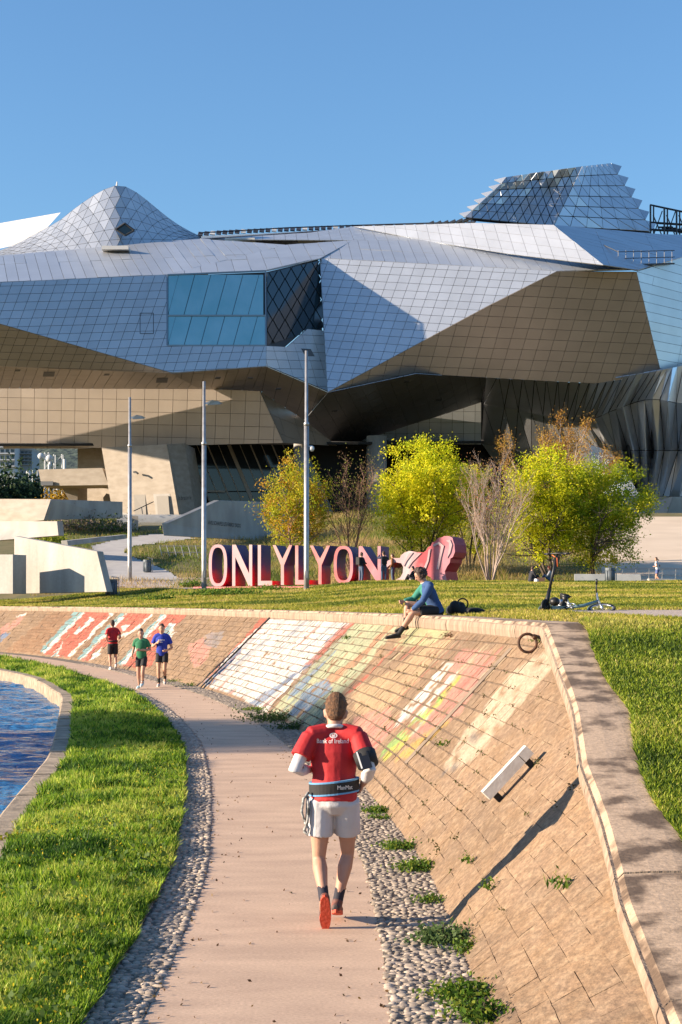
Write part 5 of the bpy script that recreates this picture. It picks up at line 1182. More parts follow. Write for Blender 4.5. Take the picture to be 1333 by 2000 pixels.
def person(label, loc, heading, J, shirt, shorts, hair, shoe, sock=None, skin=None, sleeve=0.62, leg_cov=0.55, voxel=0.02, hairstyle='short', curl=1.0, hh=1.0, name='person', under=None, group=None, sock_len=0.5, shirt_drop=0.03, bulk=1.0, sole=None):
    """J: joint positions in metres, local frame x right, y forward, z up from the ground under the pelvis."""
    skin = skin or M_skin; J = {k: Vector(v) for k, v in J.items()}; t = thing(name, label, 'person', loc, group)
    W = Matrix.Translation(Vector(loc)) @ Matrix.Rotation(heading, 4, 'Z'); B = bulk
    pel, che, nec, hea = J['pelvis'], J['chest'], J['neck'], J['head']; side = (J['sR'] - J['sL']).normalized(); hs = (J['hR'] - J['hL']).normalized(); mid = (pel + che) / 2
    up = (che - pel).normalized()
    b = MB()
    etube(b, [pel - up * .06, pel + up * .04, mid, che, che + up * .10, nec - (nec - che) * .2], [(.145 * B, .10 * B), (.155 * B, .11 * B), (.135 * B, .095 * B), (.165 * B, .11 * B), (.165 * B, .095 * B), (.08, .07)], side)
    def yoke(mb, e, dz=0.0):
        q = nec - up * (.045 + dz); etube(mb, [J['sL'] + up * .0, (J['sL'] * .45 + q * .55) + up * .012, q, (J['sR'] * .45 + q * .55) + up * .012, J['sR']], [(.058 * B + e, .058 * B + e), (.062 * B + e, .062 * B + e), (.066 * B + e, .058 * B + e), (.062 * B + e, .062 * B + e), (.058 * B + e, .058 * B + e)], fw0)
    fw0 = up.cross(side)
    yoke(b, -.004)
    hd = (hea - nec).normalized(); etube(b, [nec - hd * .06, nec + hd * .02, hea - hd * .04], [(.068, .066), (.060, .063), (.062, .064)], side)
    fwd = J.get('face', Vector((0, 1, 0))).normalized(); fwd = (fwd - hd * fwd.dot(hd)).normalized(); hsd = fwd.cross(hd)
    etube(b, [hea - hd * .098 + fwd * .03, hea - hd * .05 + fwd * .015, hea + hd * .015, hea + hd * .06, hea + hd * .092 - fwd * .01], [(.046, .05), (.068, .082), (.079, .098), (.074, .09), (.045, .055)], hsd)
    nb = hea - hd * .02 + fwd * .10; etube(b, [nb + hd * .03 - fwd * .012, nb - hd * .012 + fwd * .014], [(.010, .012), (.016, .016)], hsd, 8)
    for sg in (-1, 1): etube(b, [hea + hsd * sg * .078 - hd * .04, hea + hsd * sg * .086 + hd * .015], [(.012, .018), (.014, .026)], hsd, 8)
    for S in 'LR':
        sh, el, ha, hp, kn, an, to = (J[k + S] for k in ('s', 'e', 'w', 'h', 'k', 'a', 't'))
        etube(b, [sh, (sh + el) / 2, el, el + (ha - el) * .3, ha], [(.052 * B, .052 * B), (.046 * B, .046 * B), (.038, .038), (.041, .040), (.026, .028)], side)
        sg = -1 if S == 'L' else 1; hand(b, ha, (ha - el), Vector((-sg * 1.0, 0.1, 0.1)), .19, curl)
        etube(b, [hp, hp + (kn - hp) * .35, hp + (kn - hp) * .8, kn, kn + (an - kn) * .25, kn + (an - kn) * .6, an], [(.088 * B, .092 * B), (.084 * B, .088 * B), (.060, .064), (.052, .056), (.058, .066), (.044, .050), (.033, .037)], hs)
        fd = (to - an); hl = an - Vector((fd.x, fd.y, 0)).normalized() * .03 if Vector((fd.x, fd.y, 0)).length > .02 else an; etube(b, [an, an + fd * .45, to], [(.036, .04), (.04, .034), (.036, .022)], hs, 10)
    body = remeshed(b, 'body', voxel, skin, t, 2, W)
    # shirt
    c = MB(); k = B
    etube(c, [pel - up * (.02 - 0.0) - up * shirt_drop, pel + up * .08, mid, che, che + up * .10, nec - (nec - che) * .22], [(.172 * k, .128 * k), (.168 * k, .125 * k), (.158 * k, .118 * k), (.182 * k, .128 * k), (.178 * k, .11 * k), (.085, .078)], side, 20, 's')
    yoke(c, .014, .004)
    for S in 'LR':
        sh, el, ha = J['s' + S], J['e' + S], J['w' + S]
        if sleeve <= 1: etube(c, [sh - up * 0.005, sh + (el - sh) * sleeve * .5, sh + (el - sh) * sleeve], [(.068 * k, .068 * k), (.072 * k, .072 * k), (.078 * k, .078 * k)], side, 14, 'e')
        else: etube(c, [sh, (sh + el) / 2, el, (el + ha) / 2, el + (ha - el) * .93], [(.070 * k, .070 * k), (.068 * k, .068 * k), (.06, .06), (.055, .055), (.042, .042)], side)
    so = remeshed(c, 'shirt', voxel, shirt, t, 2, W)
    if under:
        for S in 'LR':
            c = MB(); sh, el, ha = J['s' + S], J['e' + S], J['w' + S]; etube(c, [sh, (sh + el) / 2, el, el + (ha - el) * .4, el + (ha - el) * .68], [(.056 * k, .056 * k), (.051 * k, .051 * k), (.050, .050), (.050, .050), (.038, .038)], side); remeshed(c, 'undershirt_sleeve', voxel, under, t, 1, W)
    c = MB()
    etube(c, [pel + up * .09, pel + up * .0, pel - up * .09], [(.160 * k, .118 * k), (.170 * k, .125 * k), (.150 * k, .120 * k)], hs)
    for S in 'LR':
        hp, kn, an = J['h' + S], J['k' + S], J['a' + S]
        if leg_cov <= 1: etube(c, [hp + (hp - kn) * .05, hp + (kn - hp) * leg_cov * .5, hp + (kn - hp) * leg_cov], [(.094 * k, .104 * k), (.096 * k, .106 * k), (.097 * k, .106 * k)], hs, 16, 'e')
        else: etube(c, [hp, (hp + kn) / 2, kn, (kn + an) / 2, kn + (an - kn) * .95], [(.098 * k, .102 * k), (.088 * k, .092 * k), (.072, .074), (.064, .066), (.056, .060)], hs, 14, 'e')
    remeshed(c, 'shorts' if leg_cov <= 1 else 'trousers', voxel, shorts, t, 2, W)
    for S in 'LR':
        kn, an, to = J['k' + S], J['a' + S], J['t' + S]
        if sock:
            c = MB(); etube(c, [an + (kn - an) * sock_len, an + (kn - an) * sock_len * .5, an], [(.049 if sock_len > .3 else .043, .052 if sock_len > .3 else .045), (.046 if sock_len > .3 else .041, .049 if sock_len > .3 else .043), (.042, .045)], hs, 12); remeshed(c, 'sock', min(voxel, .012), sock, t, 1, W)
        # shoe: heel counter, instep and toe box over a sole
        fd = (to - an); L = fd.length; dn = fd.cross(hs).normalized(); dn = dn if dn.dot(an - kn) > 0 else -dn
        # foot plane: from heel under the ankle to the toe
        axis = fd.normalized(); heel = an + (an - kn).normalized() * .045 - J.get('f' + S, Vector((fd.x, fd.y, 0)) if Vector((fd.x, fd.y, 0)).length > .05 else fd).normalized() * .055
        ft = (to - heel); fa = ft.normalized(); fn = fa.cross(hs).normalized(); fn = fn if fn.dot(kn - an) > 0 else -fn; fl = ft.length + .03
        c = MB(); etube(c, [heel + fn * .02, heel + fa * fl * .28 + fn * .028, heel + fa * fl * .6 + fn * .018, heel + fa * fl * .97 + fn * .012], [(.036, .038), (.043, .046), (.048, .036), (.034, .022)], hs, 12); etube(c, [heel + fa * .05 + fn * .03, an + (kn - an).normalized() * .02], [(.042, .05), (.044, .048)], hs, 12)
        shoe_o = remeshed(c, 'shoe', min(voxel, .012), shoe, t, 1, W)
        c = MB(); w_ = hs; ou = []
        for q in range(20):
            a = 2 * math.pi * q / 20; xx = math.cos(a) * .5 + .5; hw = .046 * (1 - .25 * (1 - abs(xx * 2 - 1.3) ** 2 if xx < .5 else 0)); ou.append(heel + fa * (-.02 + (fl + .03) * xx) + w_ * math.sin(a) * hw - fn * .022)
        c.prism(ou, fn * .028); sm_ = c.build('sole', sole or M_wht, None); sm_.data.transform(W); sm_.parent = shoe_o; sm_.matrix_parent_inverse = shoe_o.matrix_parent_inverse.copy() if False else Matrix.Identity(4)
    # hair
    c = MB()
    if hairstyle == 'short':
        etube(c, [hea - fwd * .052 - hd * .055, hea - fwd * .05 + hd * .0, hea - fwd * .026 + hd * .05, hea + hd * .082 - fwd * .01, hea + hd * .10 + fwd * .02], [(.060, .05), (.081, .06), (.086, .090), (.078, .1), (.05, .07)], hsd)
        rr = random.Random(5)
        for q in range(220):
            a, e = rr.uniform(0, 6.28), rr.uniform(.2, 1.5); dv = (hsd * math.cos(a) + fwd * math.sin(a) * 1.0) * math.cos(e) + hd * math.sin(e)
            if dv.dot(fwd) > .55 and e < .9: continue
            p = hea + hd * .035 + Vector((dv.x, dv.y, dv.z)) * .078 - fwd * .012; ln_ = rr.uniform(.018, .036); etube(c, [p - dv * .01, p + dv * ln_ * .6 + hd * .014], [(.011, .011), (.005, .005)], hsd, 5)
    elif hairstyle == 'bun':
        etube(c, [hea - fwd * .05 - hd * .04, hea - fwd * .03 + hd * .03, hea + hd * .09 - fwd * .01, hea + hd * .11 + fwd * .03], [(.062, .05), (.08, .075), (.074, .094), (.04, .06)], hsd); etube(c, [hea - fwd * .10, hea - fwd * .15 - hd * .06, hea - fwd * .13 - hd * .14], [(.03, .03), (.032, .032), (.012, .012)], hsd)
    elif hairstyle == 'curly':
        rr = random.Random(9)
        for q in range(150):
            a, e = rr.uniform(0, 6.28), rr.uniform(-.7, 1.57); dv = (hsd * math.cos(a) + fwd * math.sin(a)) * math.cos(e) + hd * math.sin(e)
            if dv.dot(fwd) > .45 and e < .75: continue
            p = hea + hd * .02 + dv * rr.uniform(.085, .125) - fwd * .015; c.ball(p, rr.uniform(.022, .036), 6, 5)
        c.ball(hea + hd * .035 - fwd * .02, (.10, .10, .10), 10, 8)
    remeshed(c, 'hair', min(voxel, .005 if voxel < .01 else .010), hair, t, 0 if voxel < .01 else 1, W)
    M_eye = bpy.data.materials.get('eye_dark') or mat('eye_dark', (0.03, 0.02, 0.02), 0.4); M_lip = bpy.data.materials.get('lips') or mat('lips', (0.40, 0.16, 0.13), 0.6)
    for sg in (-1, 1): q = MB().ball(hea + fwd * .088 + hsd * sg * .032 + hd * .012, (.012, .008, .008), 8, 6); o = q.build('eye', M_eye, None, True); o.data.transform(W); o.parent = body
    q = MB().ball(hea + fwd * .088 - hd * .062, (.022, .010, .006), 8, 6); o = q.build('mouth', M_lip, None, True); o.data.transform(W); o.parent = body
    return t, so, W
def run_pose(h=1.78, lean=0.06, stride=1.0, arms=1.0):
    k = h / 1.78
    J = dict(pelvis=(0, 0, .98), chest=(0, lean, 1.30), neck=(0, lean + .02, 1.52), head=(0, lean + .045, 1.66), sL=(-.175, lean, 1.44), sR=(.175, lean, 1.44),
             eL=(-.27, lean - .10, 1.19), eR=(.26, lean - .14, 1.20), wL=(-.17, lean + .14, 1.17), wR=(.20, lean + .06, 1.10),
             hL=(-.09, 0, .93), hR=(.09, 0, .93), kL=(-.085, .05, .50), kR=(.085, .16, .52), aL=(-.07, -.22, .20), aR=(.06, .10, .10), tL=(-.07, -.16, .03), tR=(.07, .30, .03), face=(0, 1, 0))
    return {a: tuple(c * k for c in b) if a != 'face' else b for a, b in J.items()}

# --- the runner in the red shirt, close by
M_red = cloth('red_jersey', (0.42, 0.010, 0.014), 0.75, 0.5, 6); M_shorts = cloth('white_shorts', (0.50, 0.48, 0.49), 0.8, 0.6, 7); M_white = cloth('white_cotton', (0.58, 0.56, 0.57), 0.8)
M_hair = mat('sandy_hair', (0.17, 0.075, 0.028), 0.7, col2=(0.06, 0.026, 0.011), scale=45, mix=0.6, bump=0.8, bscale=120); M_blackc = cloth('black_cloth', (0.012, 0.012, 0.014), 0.8); M_navy = cloth('navy_sock', (0.016, 0.016, 0.03), 0.8)
M_sole = mat('orange_sole', (0.62, 0.07, 0.03), 0.7, bump=0.6, bscale=40); M_shoe = mat('dark_shoe', (0.03, 0.03, 0.035), 0.7, col2=(0.3, 0.08, 0.04), scale=14, mix=0.3)
JR = dict(pelvis=(0, .02, .99), chest=(.0, .08, 1.31), neck=(.005, .125, 1.51), head=(.012, .16, 1.63), sL=(-.185, .05, 1.455), sR=(.19, .05, 1.455), eL=(-.305, -.06, 1.20), eR=(.275, -.13, 1.205), wL=(-.17, .15, 1.185), wR=(.225, .06, 1.085),
          hL=(-.10, .02, .94), hR=(.10, .02, .94), kL=(-.118, .04, .50), kR=(.105, .15, .52), aL=(-.075, -.21, .235), aR=(.025, .02, .16), tL=(-.065, -.15, .02), tR=(.03, .24, .045), face=(0, 1, 0), fL=(0, .1, -.9))
rp = Vector(((653 - CX) / FPX * 11.95, 11.9, 0.0))
run, shirt_o, W = person('runner seen from behind in red shirt and white shorts on the path', rp, 0.0, JR, M_red, M_shorts, M_hair, M_shoe, M_navy, voxel=0.0085, under=M_white, sleeve=0.62, leg_cov=0.58, sock_len=.30, sole=M_sole, bulk=1.06)
def on_surface(obj, me_pts, origin, d=Vector((0, 1, 0)), off=0.006):
    bm = bmesh.new(); bm.from_mesh(obj.data); tr = BVHTree.FromBMesh(bm); out = []
    for p in me_pts:
        h_, n_, i_, dist = tr.ray_cast(Vector(p), d); out.append((h_ - d * off) if h_ else Vector(p) + d * 0.2)
    bm.free(); return out
def decal_text(txt, center, height, width, obj, material, name, parent):
    o = text_on(txt, (0, 0, 0), (1, 0, 0), (0, 0, 1), height, material, name, None, extr=0.0, width=width)
    bm = bmesh.new(); bm.from_mesh(o.data); bmesh.ops.subdivide_edges(bm, edges=[e for e in bm.edges if e.calc_length() > .03], cuts=2); bmesh.ops.triangulate(bm, faces=bm.faces); bm.to_mesh(o.data); bm.free()
    pts = [Vector((v.co.x - width / 2, -0.6, v.co.z)) + Vector(center) for v in o.data.vertices]
    for v, p in zip(o.data.vertices, on_surface(obj, pts, None)): v.co = p
    adopt(o, parent); return o
M_print = mat('white_print', (0.78, 0.74, 0.72), 0.7)
decal_text('Bank of Ireland', (rp.x - .01, rp.y, 1.405), 0.034, 0.245, shirt_o, M_print, 'back_print', run)
ringp = []                                 # round emblem above the lettering
for q in range(24):
    a = 2 * math.pi * q / 24
    for r_ in (0.030, 0.023): ringp.append(Vector((rp.x - .005 + math.cos(a) * r_, rp.y - .6, 1.462 + math.sin(a) * r_ * .62)))
pp = on_surface(shirt_o, ringp, None); adopt(mesh_obj('back_emblem', pp, [(2 * q, 2 * ((q + 1) % 24), 2 * ((q + 1) % 24) + 1, 2 * q + 1) for q in range(24)], M_print), run)
bl = []
for x, w_, z0, z1 in ((-.010, .006, -.010, .010), (0.0, .006, -.011, .006), (.010, .006, -.010, .010)): bl += [Vector((rp.x - .005 + x - w_ / 2, rp.y - .6, 1.462 + z0)), Vector((rp.x - .005 + x + w_ / 2, rp.y - .6, 1.462 + z0)), Vector((rp.x - .005 + x + w_ / 2, rp.y - .6, 1.462 + z1)), Vector((rp.x - .005 + x - w_ / 2, rp.y - .6, 1.462 + z1))]
adopt(mesh_obj('back_emblem', on_surface(shirt_o, bl, None), [(4 * i, 4 * i + 1, 4 * i + 2, 4 * i + 3) for i in range(3)], M_print), run)
# belt: a band wrapped round the waist with pale blue edges and white lettering
def belt(z0, z1, a, b, mtl, name, skew=0.02, out=0.0):
    V, n = [], 40
    for q in range(n):
        t_ = 2 * math.pi * q / n; c_, s_ = math.cos(t_), math.sin(t_); x = rp.x + (a + out) * c_; y = rp.y + .03 + (b + out) * s_; sk = skew * c_
        V += [(x, y, z0 + sk), (x, y, z1 + sk), (rp.x + (a - .02) * c_, rp.y + .03 + (b - .02) * s_, z1 + sk), (rp.x + (a - .02) * c_, rp.y + .03 + (b - .02) * s_, z0 + sk)]
    o = mesh_obj(name, V, [(4 * q + j, 4 * ((q + 1) % n) + j, 4 * ((q + 1) % n) + (j + 1) % 4, 4 * q + (j + 1) % 4) for q in range(n) for j in range(4)], mtl, None, False); adopt(o, run); return o
bo = belt(1.025, 1.105, .195, .152, M_blackc, 'belt'); M_bblue = cloth('belt_edge_blue', (0.12, 0.30, 0.52))
belt(1.105, 1.118, .196, .153, M_bblue, 'belt_edge'); belt(1.012, 1.025, .196, .153, M_bblue, 'belt_edge')
decal_text('ManMat', (rp.x + .085, rp.y, 1.058), 0.032, 0.115, bo, M_print, 'belt_print', run)
# shirt collar, arm band with phone, looped lead at the hip
cl = MB(); cl.torus((rp.x + .005, rp.y + .085, 1.52), .064, .016, (0, .25, 1), 24, 8); cl.build('collar', M_white, run, True)
sR, eR = W @ Vector(JR['sR']), W @ Vector(JR['eR']); d_ = (eR - sR).normalized(); c0, c1 = sR + (eR - sR) * .50, sR + (eR - sR) * .84
MB().tube([c0, c1], [.090, .085], 16).build('arm_band', M_blackc, run, True)
ph = (c0 + c1) / 2 + Vector((-.01, -.094, 0)); rt = Matrix((d_.cross(Vector((0, -1, 0))).normalized(), Vector((0, 1, 0)), -d_)).transposed()
MB().box(ph, (.078, .014, .15), rt).build('phone_case', mat('phone_black', (.01, .01, .012), .25), run); MB().box(ph + Vector((-.043, .008, 0)), (.012, .012, .15), rt).build('phone_case_edge', mat('grey_trim', (.5, .5, .5), .6), run)
M_lead = mat('black_white_lead', (.02, .02, .02), .8, col2=(.5, .5, .48), scale=30, mix=.5)
hx = Vector((rp.x - .225, rp.y + .0, 0))
for pts in ([(.03, -.05, 1.03), (-.01, -.06, .98), (-.025, -.06, .88), (.0, -.05, .80), (.015, -.04, .86), (.02, -.04, .97)], [(.02, -.05, 1.0), (.03, -.07, .90), (.02, -.07, .80), (-.005, -.06, .735), (.01, -.05, .72)], [(.0, -.06, .80), (.03, -.06, .75), (.02, -.06, .70), (-.01, -.06, .73)]):
    MB().tube([hx + Vector(p) for p in pts], .011, 6).build('lead', M_lead, run, True)
# --- the three runners further along
M_bshort = cloth('black_shorts', (0.014, 0.013, 0.016)); M_green = cloth('green_shirt', (0.02, 0.15, 0.07)); M_blue = cloth('blue_shirt', (0.012, 0.035, 0.33)); M_dkhair = mat('brown_hair', (0.06, 0.03, 0.018), 0.7, bump=0.5, bscale=60)
M_pshoe = mat('pale_blue_shoe', (0.42, 0.60, 0.66), 0.6); M_gshoe = mat('grey_shoe', (0.45, 0.44, 0.45), 0.6)
def on_path(px, py): Y = CAMZ * FPX / (py - HY); return Vector(((px - CX) / FPX * Y, Y, 0))
JA = run_pose(1.80); JA.update(aL=(-.09, -.02, .10), tL=(-.10, .16, .04), kL=(-.10, .06, .50), aR=(.08, -.16, .20), tR=(.09, -.10, .06), kR=(.10, .06, .5), eL=(-.25, -.1, 1.2), wL=(-.20, .12, 1.12), eR=(.27, -.08, 1.2), wR=(.24, .12, 1.15))
fr_, fs_, _ = person('distant runner seen from behind in red shirt and black shorts', on_path(221, 1309), math.radians(18), JA, M_red, M_bshort, M_dkhair, M_gshoe, M_blackc, voxel=0.016, leg_cov=0.8, sock_len=.12, hairstyle='short', bulk=1.02)
c_ = on_path(221, 1309); Wb = MB().torus(c_ + Vector((0, 0.0, 1.06)), .165, .03, (0, 0, 1), 24, 6); Wb.build('waist_belt', M_blackc, fr_, True)
JB = run_pose(1.70); JB.update(aL=(-.06, .12, .22), tL=(-.05, .28, .10), kL=(-.07, .16, .50), aR=(.07, -.02, .10), tR=(.08, .16, .04), kR=(.08, .05, .48), wL=(-.02, .22, 1.12), eL=(-.25, -.02, 1.12), wR=(.26, .05, .98), eR=(.25, -.1, 1.15), face=(-.2, 1, 0))
person('woman runner in green shirt and black shorts on the path', on_path(277, 1346), math.pi - 0.1, JB, M_green, M_bshort, M_dkhair, M_pshoe, M_blackc, voxel=0.015, leg_cov=0.62, sock_len=.12, hairstyle='bun', bulk=0.9)
JC = run_pose(1.83); JC.update(aR=(.09, .02, .10), tR=(.10, .18, .04), kR=(.095, .08, .52), aL=(-.07, -.16, .24), tL=(-.07, -.1, .10), kL=(-.085, .1, .52), wR=(.13, .20, 1.30), eR=(.29, .0, 1.16), wL=(-.16, .22, 1.08), eL=(-.29, -.02, 1.14))
tb, sb, Wc = person('man runner in blue shirt and knee socks beside the woman in green', on_path(317, 1342), math.pi, JC, M_blue, M_bshort, M_dkhair, M_gshoe, M_blackc, skin=M_skin2, voxel=0.015, leg_cov=0.55, sock_len=.72, hairstyle='short', shirt_drop=.06)
cb = on_path(317, 1342); decal_text('ALBINA', (cb.x, cb.y, 1.355), .05, .20, sb, M_print, 'chest_print', tb); decal_text('run', (cb.x - .02, cb.y, 1.30), .04, .12, sb, M_print, 'chest_print', tb)
# --- seated on the coping
M_teallit = cloth('lit_teal_wool', (0.035, 0.20, 0.15), 0.9); M_tealshade = cloth('shaded_teal_wool', (0.03, 0.075, 0.20), 0.9); M_curl = mat('curly_hair', (0.035, 0.015, 0.010), 0.7, bump=0.4, bscale=60)
sY = 28.6; sx = (850 - CX) / FPX * sY
kk = int(np.argmin(np.abs(TOPL[:, 1] - sY))); seat = Vector((TOPL[kk][0] + .26, sY, 2.25)); seat.x = (852 - CX) / FPX * sY
JS0 = dict(pelvis=(0, 0, .10), chest=(0, .14, .40), neck=(0, .23, .60), head=(0, .31, .735), sL=(-.18, .17, .54), sR=(.18, .17, .54), eL=(-.24, .36, .30), eR=(.22, .34, .26), wL=(-.20, .56, .26), wR=(.10, .50, .10),
          hL=(-.10, .04, .09), hR=(.10, .04, .09), kL=(-.16, .50, .22), kR=(.08, .48, .04), aL=(-.12, .56, -.20), aR=(.02, .74, -.36), tL=(-.10, .74, -.30), tR=(.02, .96, -.42), face=(-.15, .8, -.5))
JS = {(k[0] + {'L': 'R', 'R': 'L'}[k[1]] if len(k) == 2 else k): (-v[0], v[1], v[2]) for k, v in JS0.items()}
st_, ss_, Ws = person('curly-haired person in teal jumper, painted sunlit green and shaded blue, sitting on the wall coping', seat, math.radians(106), JS, M_teallit, M_blackc, M_curl, M_blackc, M_blackc, voxel=0.012, sleeve=1.5, leg_cov=0.72, sock_len=.35, hairstyle='curly', sole=M_blackc, shirt_drop=.05, bulk=1.08)
# light and shade painted on the teal jumper: green front, blue side and back
ss_.data.materials.append(M_tealshade); inv = Ws.inverted(); 
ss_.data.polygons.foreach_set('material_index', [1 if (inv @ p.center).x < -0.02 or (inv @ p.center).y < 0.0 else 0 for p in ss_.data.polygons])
MB().torus(Ws @ Vector((0, .225, .585)), .06, .014, (0, .3, 1), 20, 6).build('collar', M_white, st_, True)
def lump(name, label, cat, pos, size, material, seed, extra=None):
    r = random.Random(seed); mb = MB()
    for q in range(9): mb.ball(Vector(pos) + Vector((r.uniform(-.35, .35) * size[0], r.uniform(-.3, .3) * size[1], size[2] * r.uniform(.25, .6))), (size[0] * r.uniform(.25, .4), size[1] * r.uniform(.3, .45), size[2] * r.uniform(.28, .42)), 8, 6)
    o = remeshed(mb, name, .02, material, None, 3); tag(o, label, cat); return o
b1 = hit(893, 1192, 24); b1 = Vector(((893 - CX) / FPX * 28.9, 28.9, 2.22)); bag = lump('backpack', 'black backpack lying in the grass behind the seated person', 'backpack', b1, (.34, .3, .32), M_blackc, 3)
so_ = MB().torus(b1 + Vector((.1, -.12, .24)), .10, .014, (0.3, 1, .2), 16, 6).build('strap', M_blackc, None, True); so_.parent = bag
b2 = Vector(((925 - CX) / FPX * 29.2, 29.2, 2.23)); lump('jacket', 'folded black jacket on the grass beside the backpack', 'jacket', b2, (.42, .26, .17), M_blackc, 6)
# --- visitors round the letters and on the lawn
M_denim = cloth('denim', (0.07, 0.10, 0.17)); M_jacket = cloth('dark_jacket', (0.02, 0.02, 0.03)); M_navyj = cloth('navy_jacket', (0.03, 0.035, 0.08)); M_brownj = cloth('brown_coat', (0.20, 0.08, 0.03))
def stand_pose(h=1.75):
    k = h / 1.78; J = dict(pelvis=(0, 0, .97), chest=(0, .01, 1.29), neck=(0, .01, 1.51), head=(0, .04, 1.665), sL=(-.18, 0, 1.43), sR=(.18, 0, 1.43), eL=(-.25, -.02, 1.14), eR=(.25, -.02, 1.14), wL=(-.24, .12, .92), wR=(.24, .12, .92),
             hL=(-.09, 0, .92), hR=(.09, 0, .92), kL=(-.10, .02, .50), kR=(.10, .02, .50), aL=(-.10, -.02, .09), aR=(.10, -.02, .09), tL=(-.12, .17, .03), tR=(.12, .17, .03), face=(0, 1, 0)); return {a: (tuple(c * k for c in b) if a != 'face' else b) for a, b in J.items()}
def on_land(px, Y): x = (px - CX) / FPX * Y; return Vector((x, Y, float(H(x, Y))))
J1 = stand_pose(1.74); J1.update(wR=(.12, .30, 1.12), eR=(.27, .06, 1.13), wL=(-.05, .28, 1.10))
v1, _, W1 = person('visitor in dark jacket with backpack standing before the last letters', on_land(706, 90.5), math.radians(-50), J1, M_jacket, M_denim, M_dkhair, M_blackc, voxel=.022, sleeve=1.5, leg_cov=1.5)
MB().box(W1 @ Vector((0, -.20, 1.26)), (.30, .18, .44), Matrix.Rotation(math.radians(-50), 3, 'Z')).build('backpack', M_blackc, v1)
J2 = stand_pose(1.78); J2.update(eL=(-.32, .12, 1.40), wL=(-.20, .25, 1.60), eR=(.30, .15, 1.36), wR=(.22, .36, 1.50))
v2, _, W2 = person('visitor in navy jacket raising both arms to take a picture of the letters', on_land(750, 91), math.radians(8), J2, M_navyj, M_denim, M_dkhair, M_blackc, voxel=.022, sleeve=1.5, leg_cov=1.5)
MB().box(W2 @ Vector((0, -.20, 1.26)), (.30, .18, .44), Matrix.Rotation(math.radians(8), 3, 'Z')).build('backpack', M_blackc, v2)
J3 = stand_pose(1.70); v3, _, _ = person('visitor in brown coat standing behind the one with raised arms', on_land(768, 93.2), math.radians(70), J3, M_brownj, M_denim, M_dkhair, M_blackc, voxel=.022, sleeve=1.5, leg_cov=1.5, hairstyle='bun')
def sit_pose(): return dict(pelvis=(0, 0, .12), chest=(0, .08, .44), neck=(0, .12, .66), head=(0, .17, .80), sL=(-.18, .1, .58), sR=(.18, .1, .58), eL=(-.26, .22, .36), eR=(.26, .22, .36), wL=(-.12, .42, .34), wR=(.12, .42, .34), hL=(-.1, .03, .11), hR=(.1, .03, .11), kL=(-.16, .42, .42), kR=(.16, .42, .42), aL=(-.12, .62, .09), aR=(.12, .62, .09), tL=(-.12, .80, .04), tR=(.12, .80, .04), face=(0, 1, -.1))
person('person in black hood sitting against the lion', on_land(812, 91.5) , math.radians(60), sit_pose(), M_jacket, M_jacket, M_jacket, M_blackc, voxel=.022, sleeve=1.5, leg_cov=1.5)
person('picnicker in black sitting on the lawn under the spreading tree', on_land(1036, 88.0), math.radians(-60), sit_pose(), M_jacket, M_jacket, M_dkhair, M_blackc, voxel=.022, sleeve=1.5, leg_cov=1.5)
person('red-haired picnicker in grey top facing the one in black', on_land(1078, 88.3), math.radians(75), sit_pose(), cloth('grey_top', (.30, .30, .32)), M_denim, mat('red_hair', (.30, .06, .02), .7), M_blackc, voxel=.022, sleeve=1.5, leg_cov=1.5)
bxs = MB().box(on_land(1057, 88) + Vector((0, 0, .14)), (.42, .3, .30)).build('picnic_box', mat('brown_box', (.22, .12, .08), .8)); tag(bxs, 'brown picnic box on the lawn between the two picnickers', 'box')
bgs = lump('paper_bag', 'small white bag beside the brown picnic box', 'bag', on_land(1048, 87.6), (.22, .2, .30), M_white, 12)
JW = run_pose(1.66); person('woman in white top running past the concrete slope at the right', on_land(1285, 99), math.radians(60), JW, M_white, cloth('blue_shorts', (.10, .14, .32)), M_dkhair, M_gshoe, voxel=.022, hairstyle='bun', sleeve=.3, leg_cov=.6)
# ------------------------------------------------------------------ scooter and bicycle on the lawn
M_tyre = mat('tyre_rubber', (0.018, 0.018, 0.02), 0.9); M_blk2 = mat('black_metal', (0.02, 0.02, 0.022), 0.45, metal=0.3); M_alu = mat('bike_alloy', (0.50, 0.52, 0.54), 0.35, metal=0.8); M_teal2 = mat('bike_teal', (0.16, 0.26, 0.27), 0.4, metal=0.3); M_orange = mat('orange_cable', (0.6, 0.12, 0.03), 0.6)
SY = 28.6
sc_b = Vector(((1066 - CX) / FPX * SY, SY, 2.27)); scoot = thing('electric_scooter', 'black electric scooter parked upright on the lawn', 'scooter', sc_b)
def Q(px, py, Y=SY): return P(px, py, Y)
fwd_s = Vector((-0.62, -0.78, 0)).normalized(); side_s = Vector((-fwd_s.y, fwd_s.x, 0))
wf = sc_b + Vector((0, 0, .125)); wr_ = wf - fwd_s * .66 + Vector((0, 0, 0))
for w_, nm in ((wf, 'wheel'), (wr_, 'wheel')):
    wo = MB().torus(w_, .088, .036, side_s, 24, 8).build(nm, M_tyre, scoot, True); ho = MB().tube([w_ - side_s * .03, w_ + side_s * .03], .06, 14).build('hub', M_blk2, None, True); ho.parent = wo
st0 = wf - fwd_s * .06 + Vector((0, 0, .13)); st1 = Q(1088, 1084, SY + .1)
MB().tube([wf, st0, st0 + (st1 - st0) * .25], [.03, .045, .034], 10).build('fork', M_blk2, scoot, True); MB().tube([st0 + (st1 - st0) * .24, st1], [.028, .024], 10).build('stem', M_blk2, scoot, True)
MB().torus(wf, .135, .022, side_s, 16, 6, math.radians(20), math.radians(150)).build('mudguard', M_blk2, scoot, True)
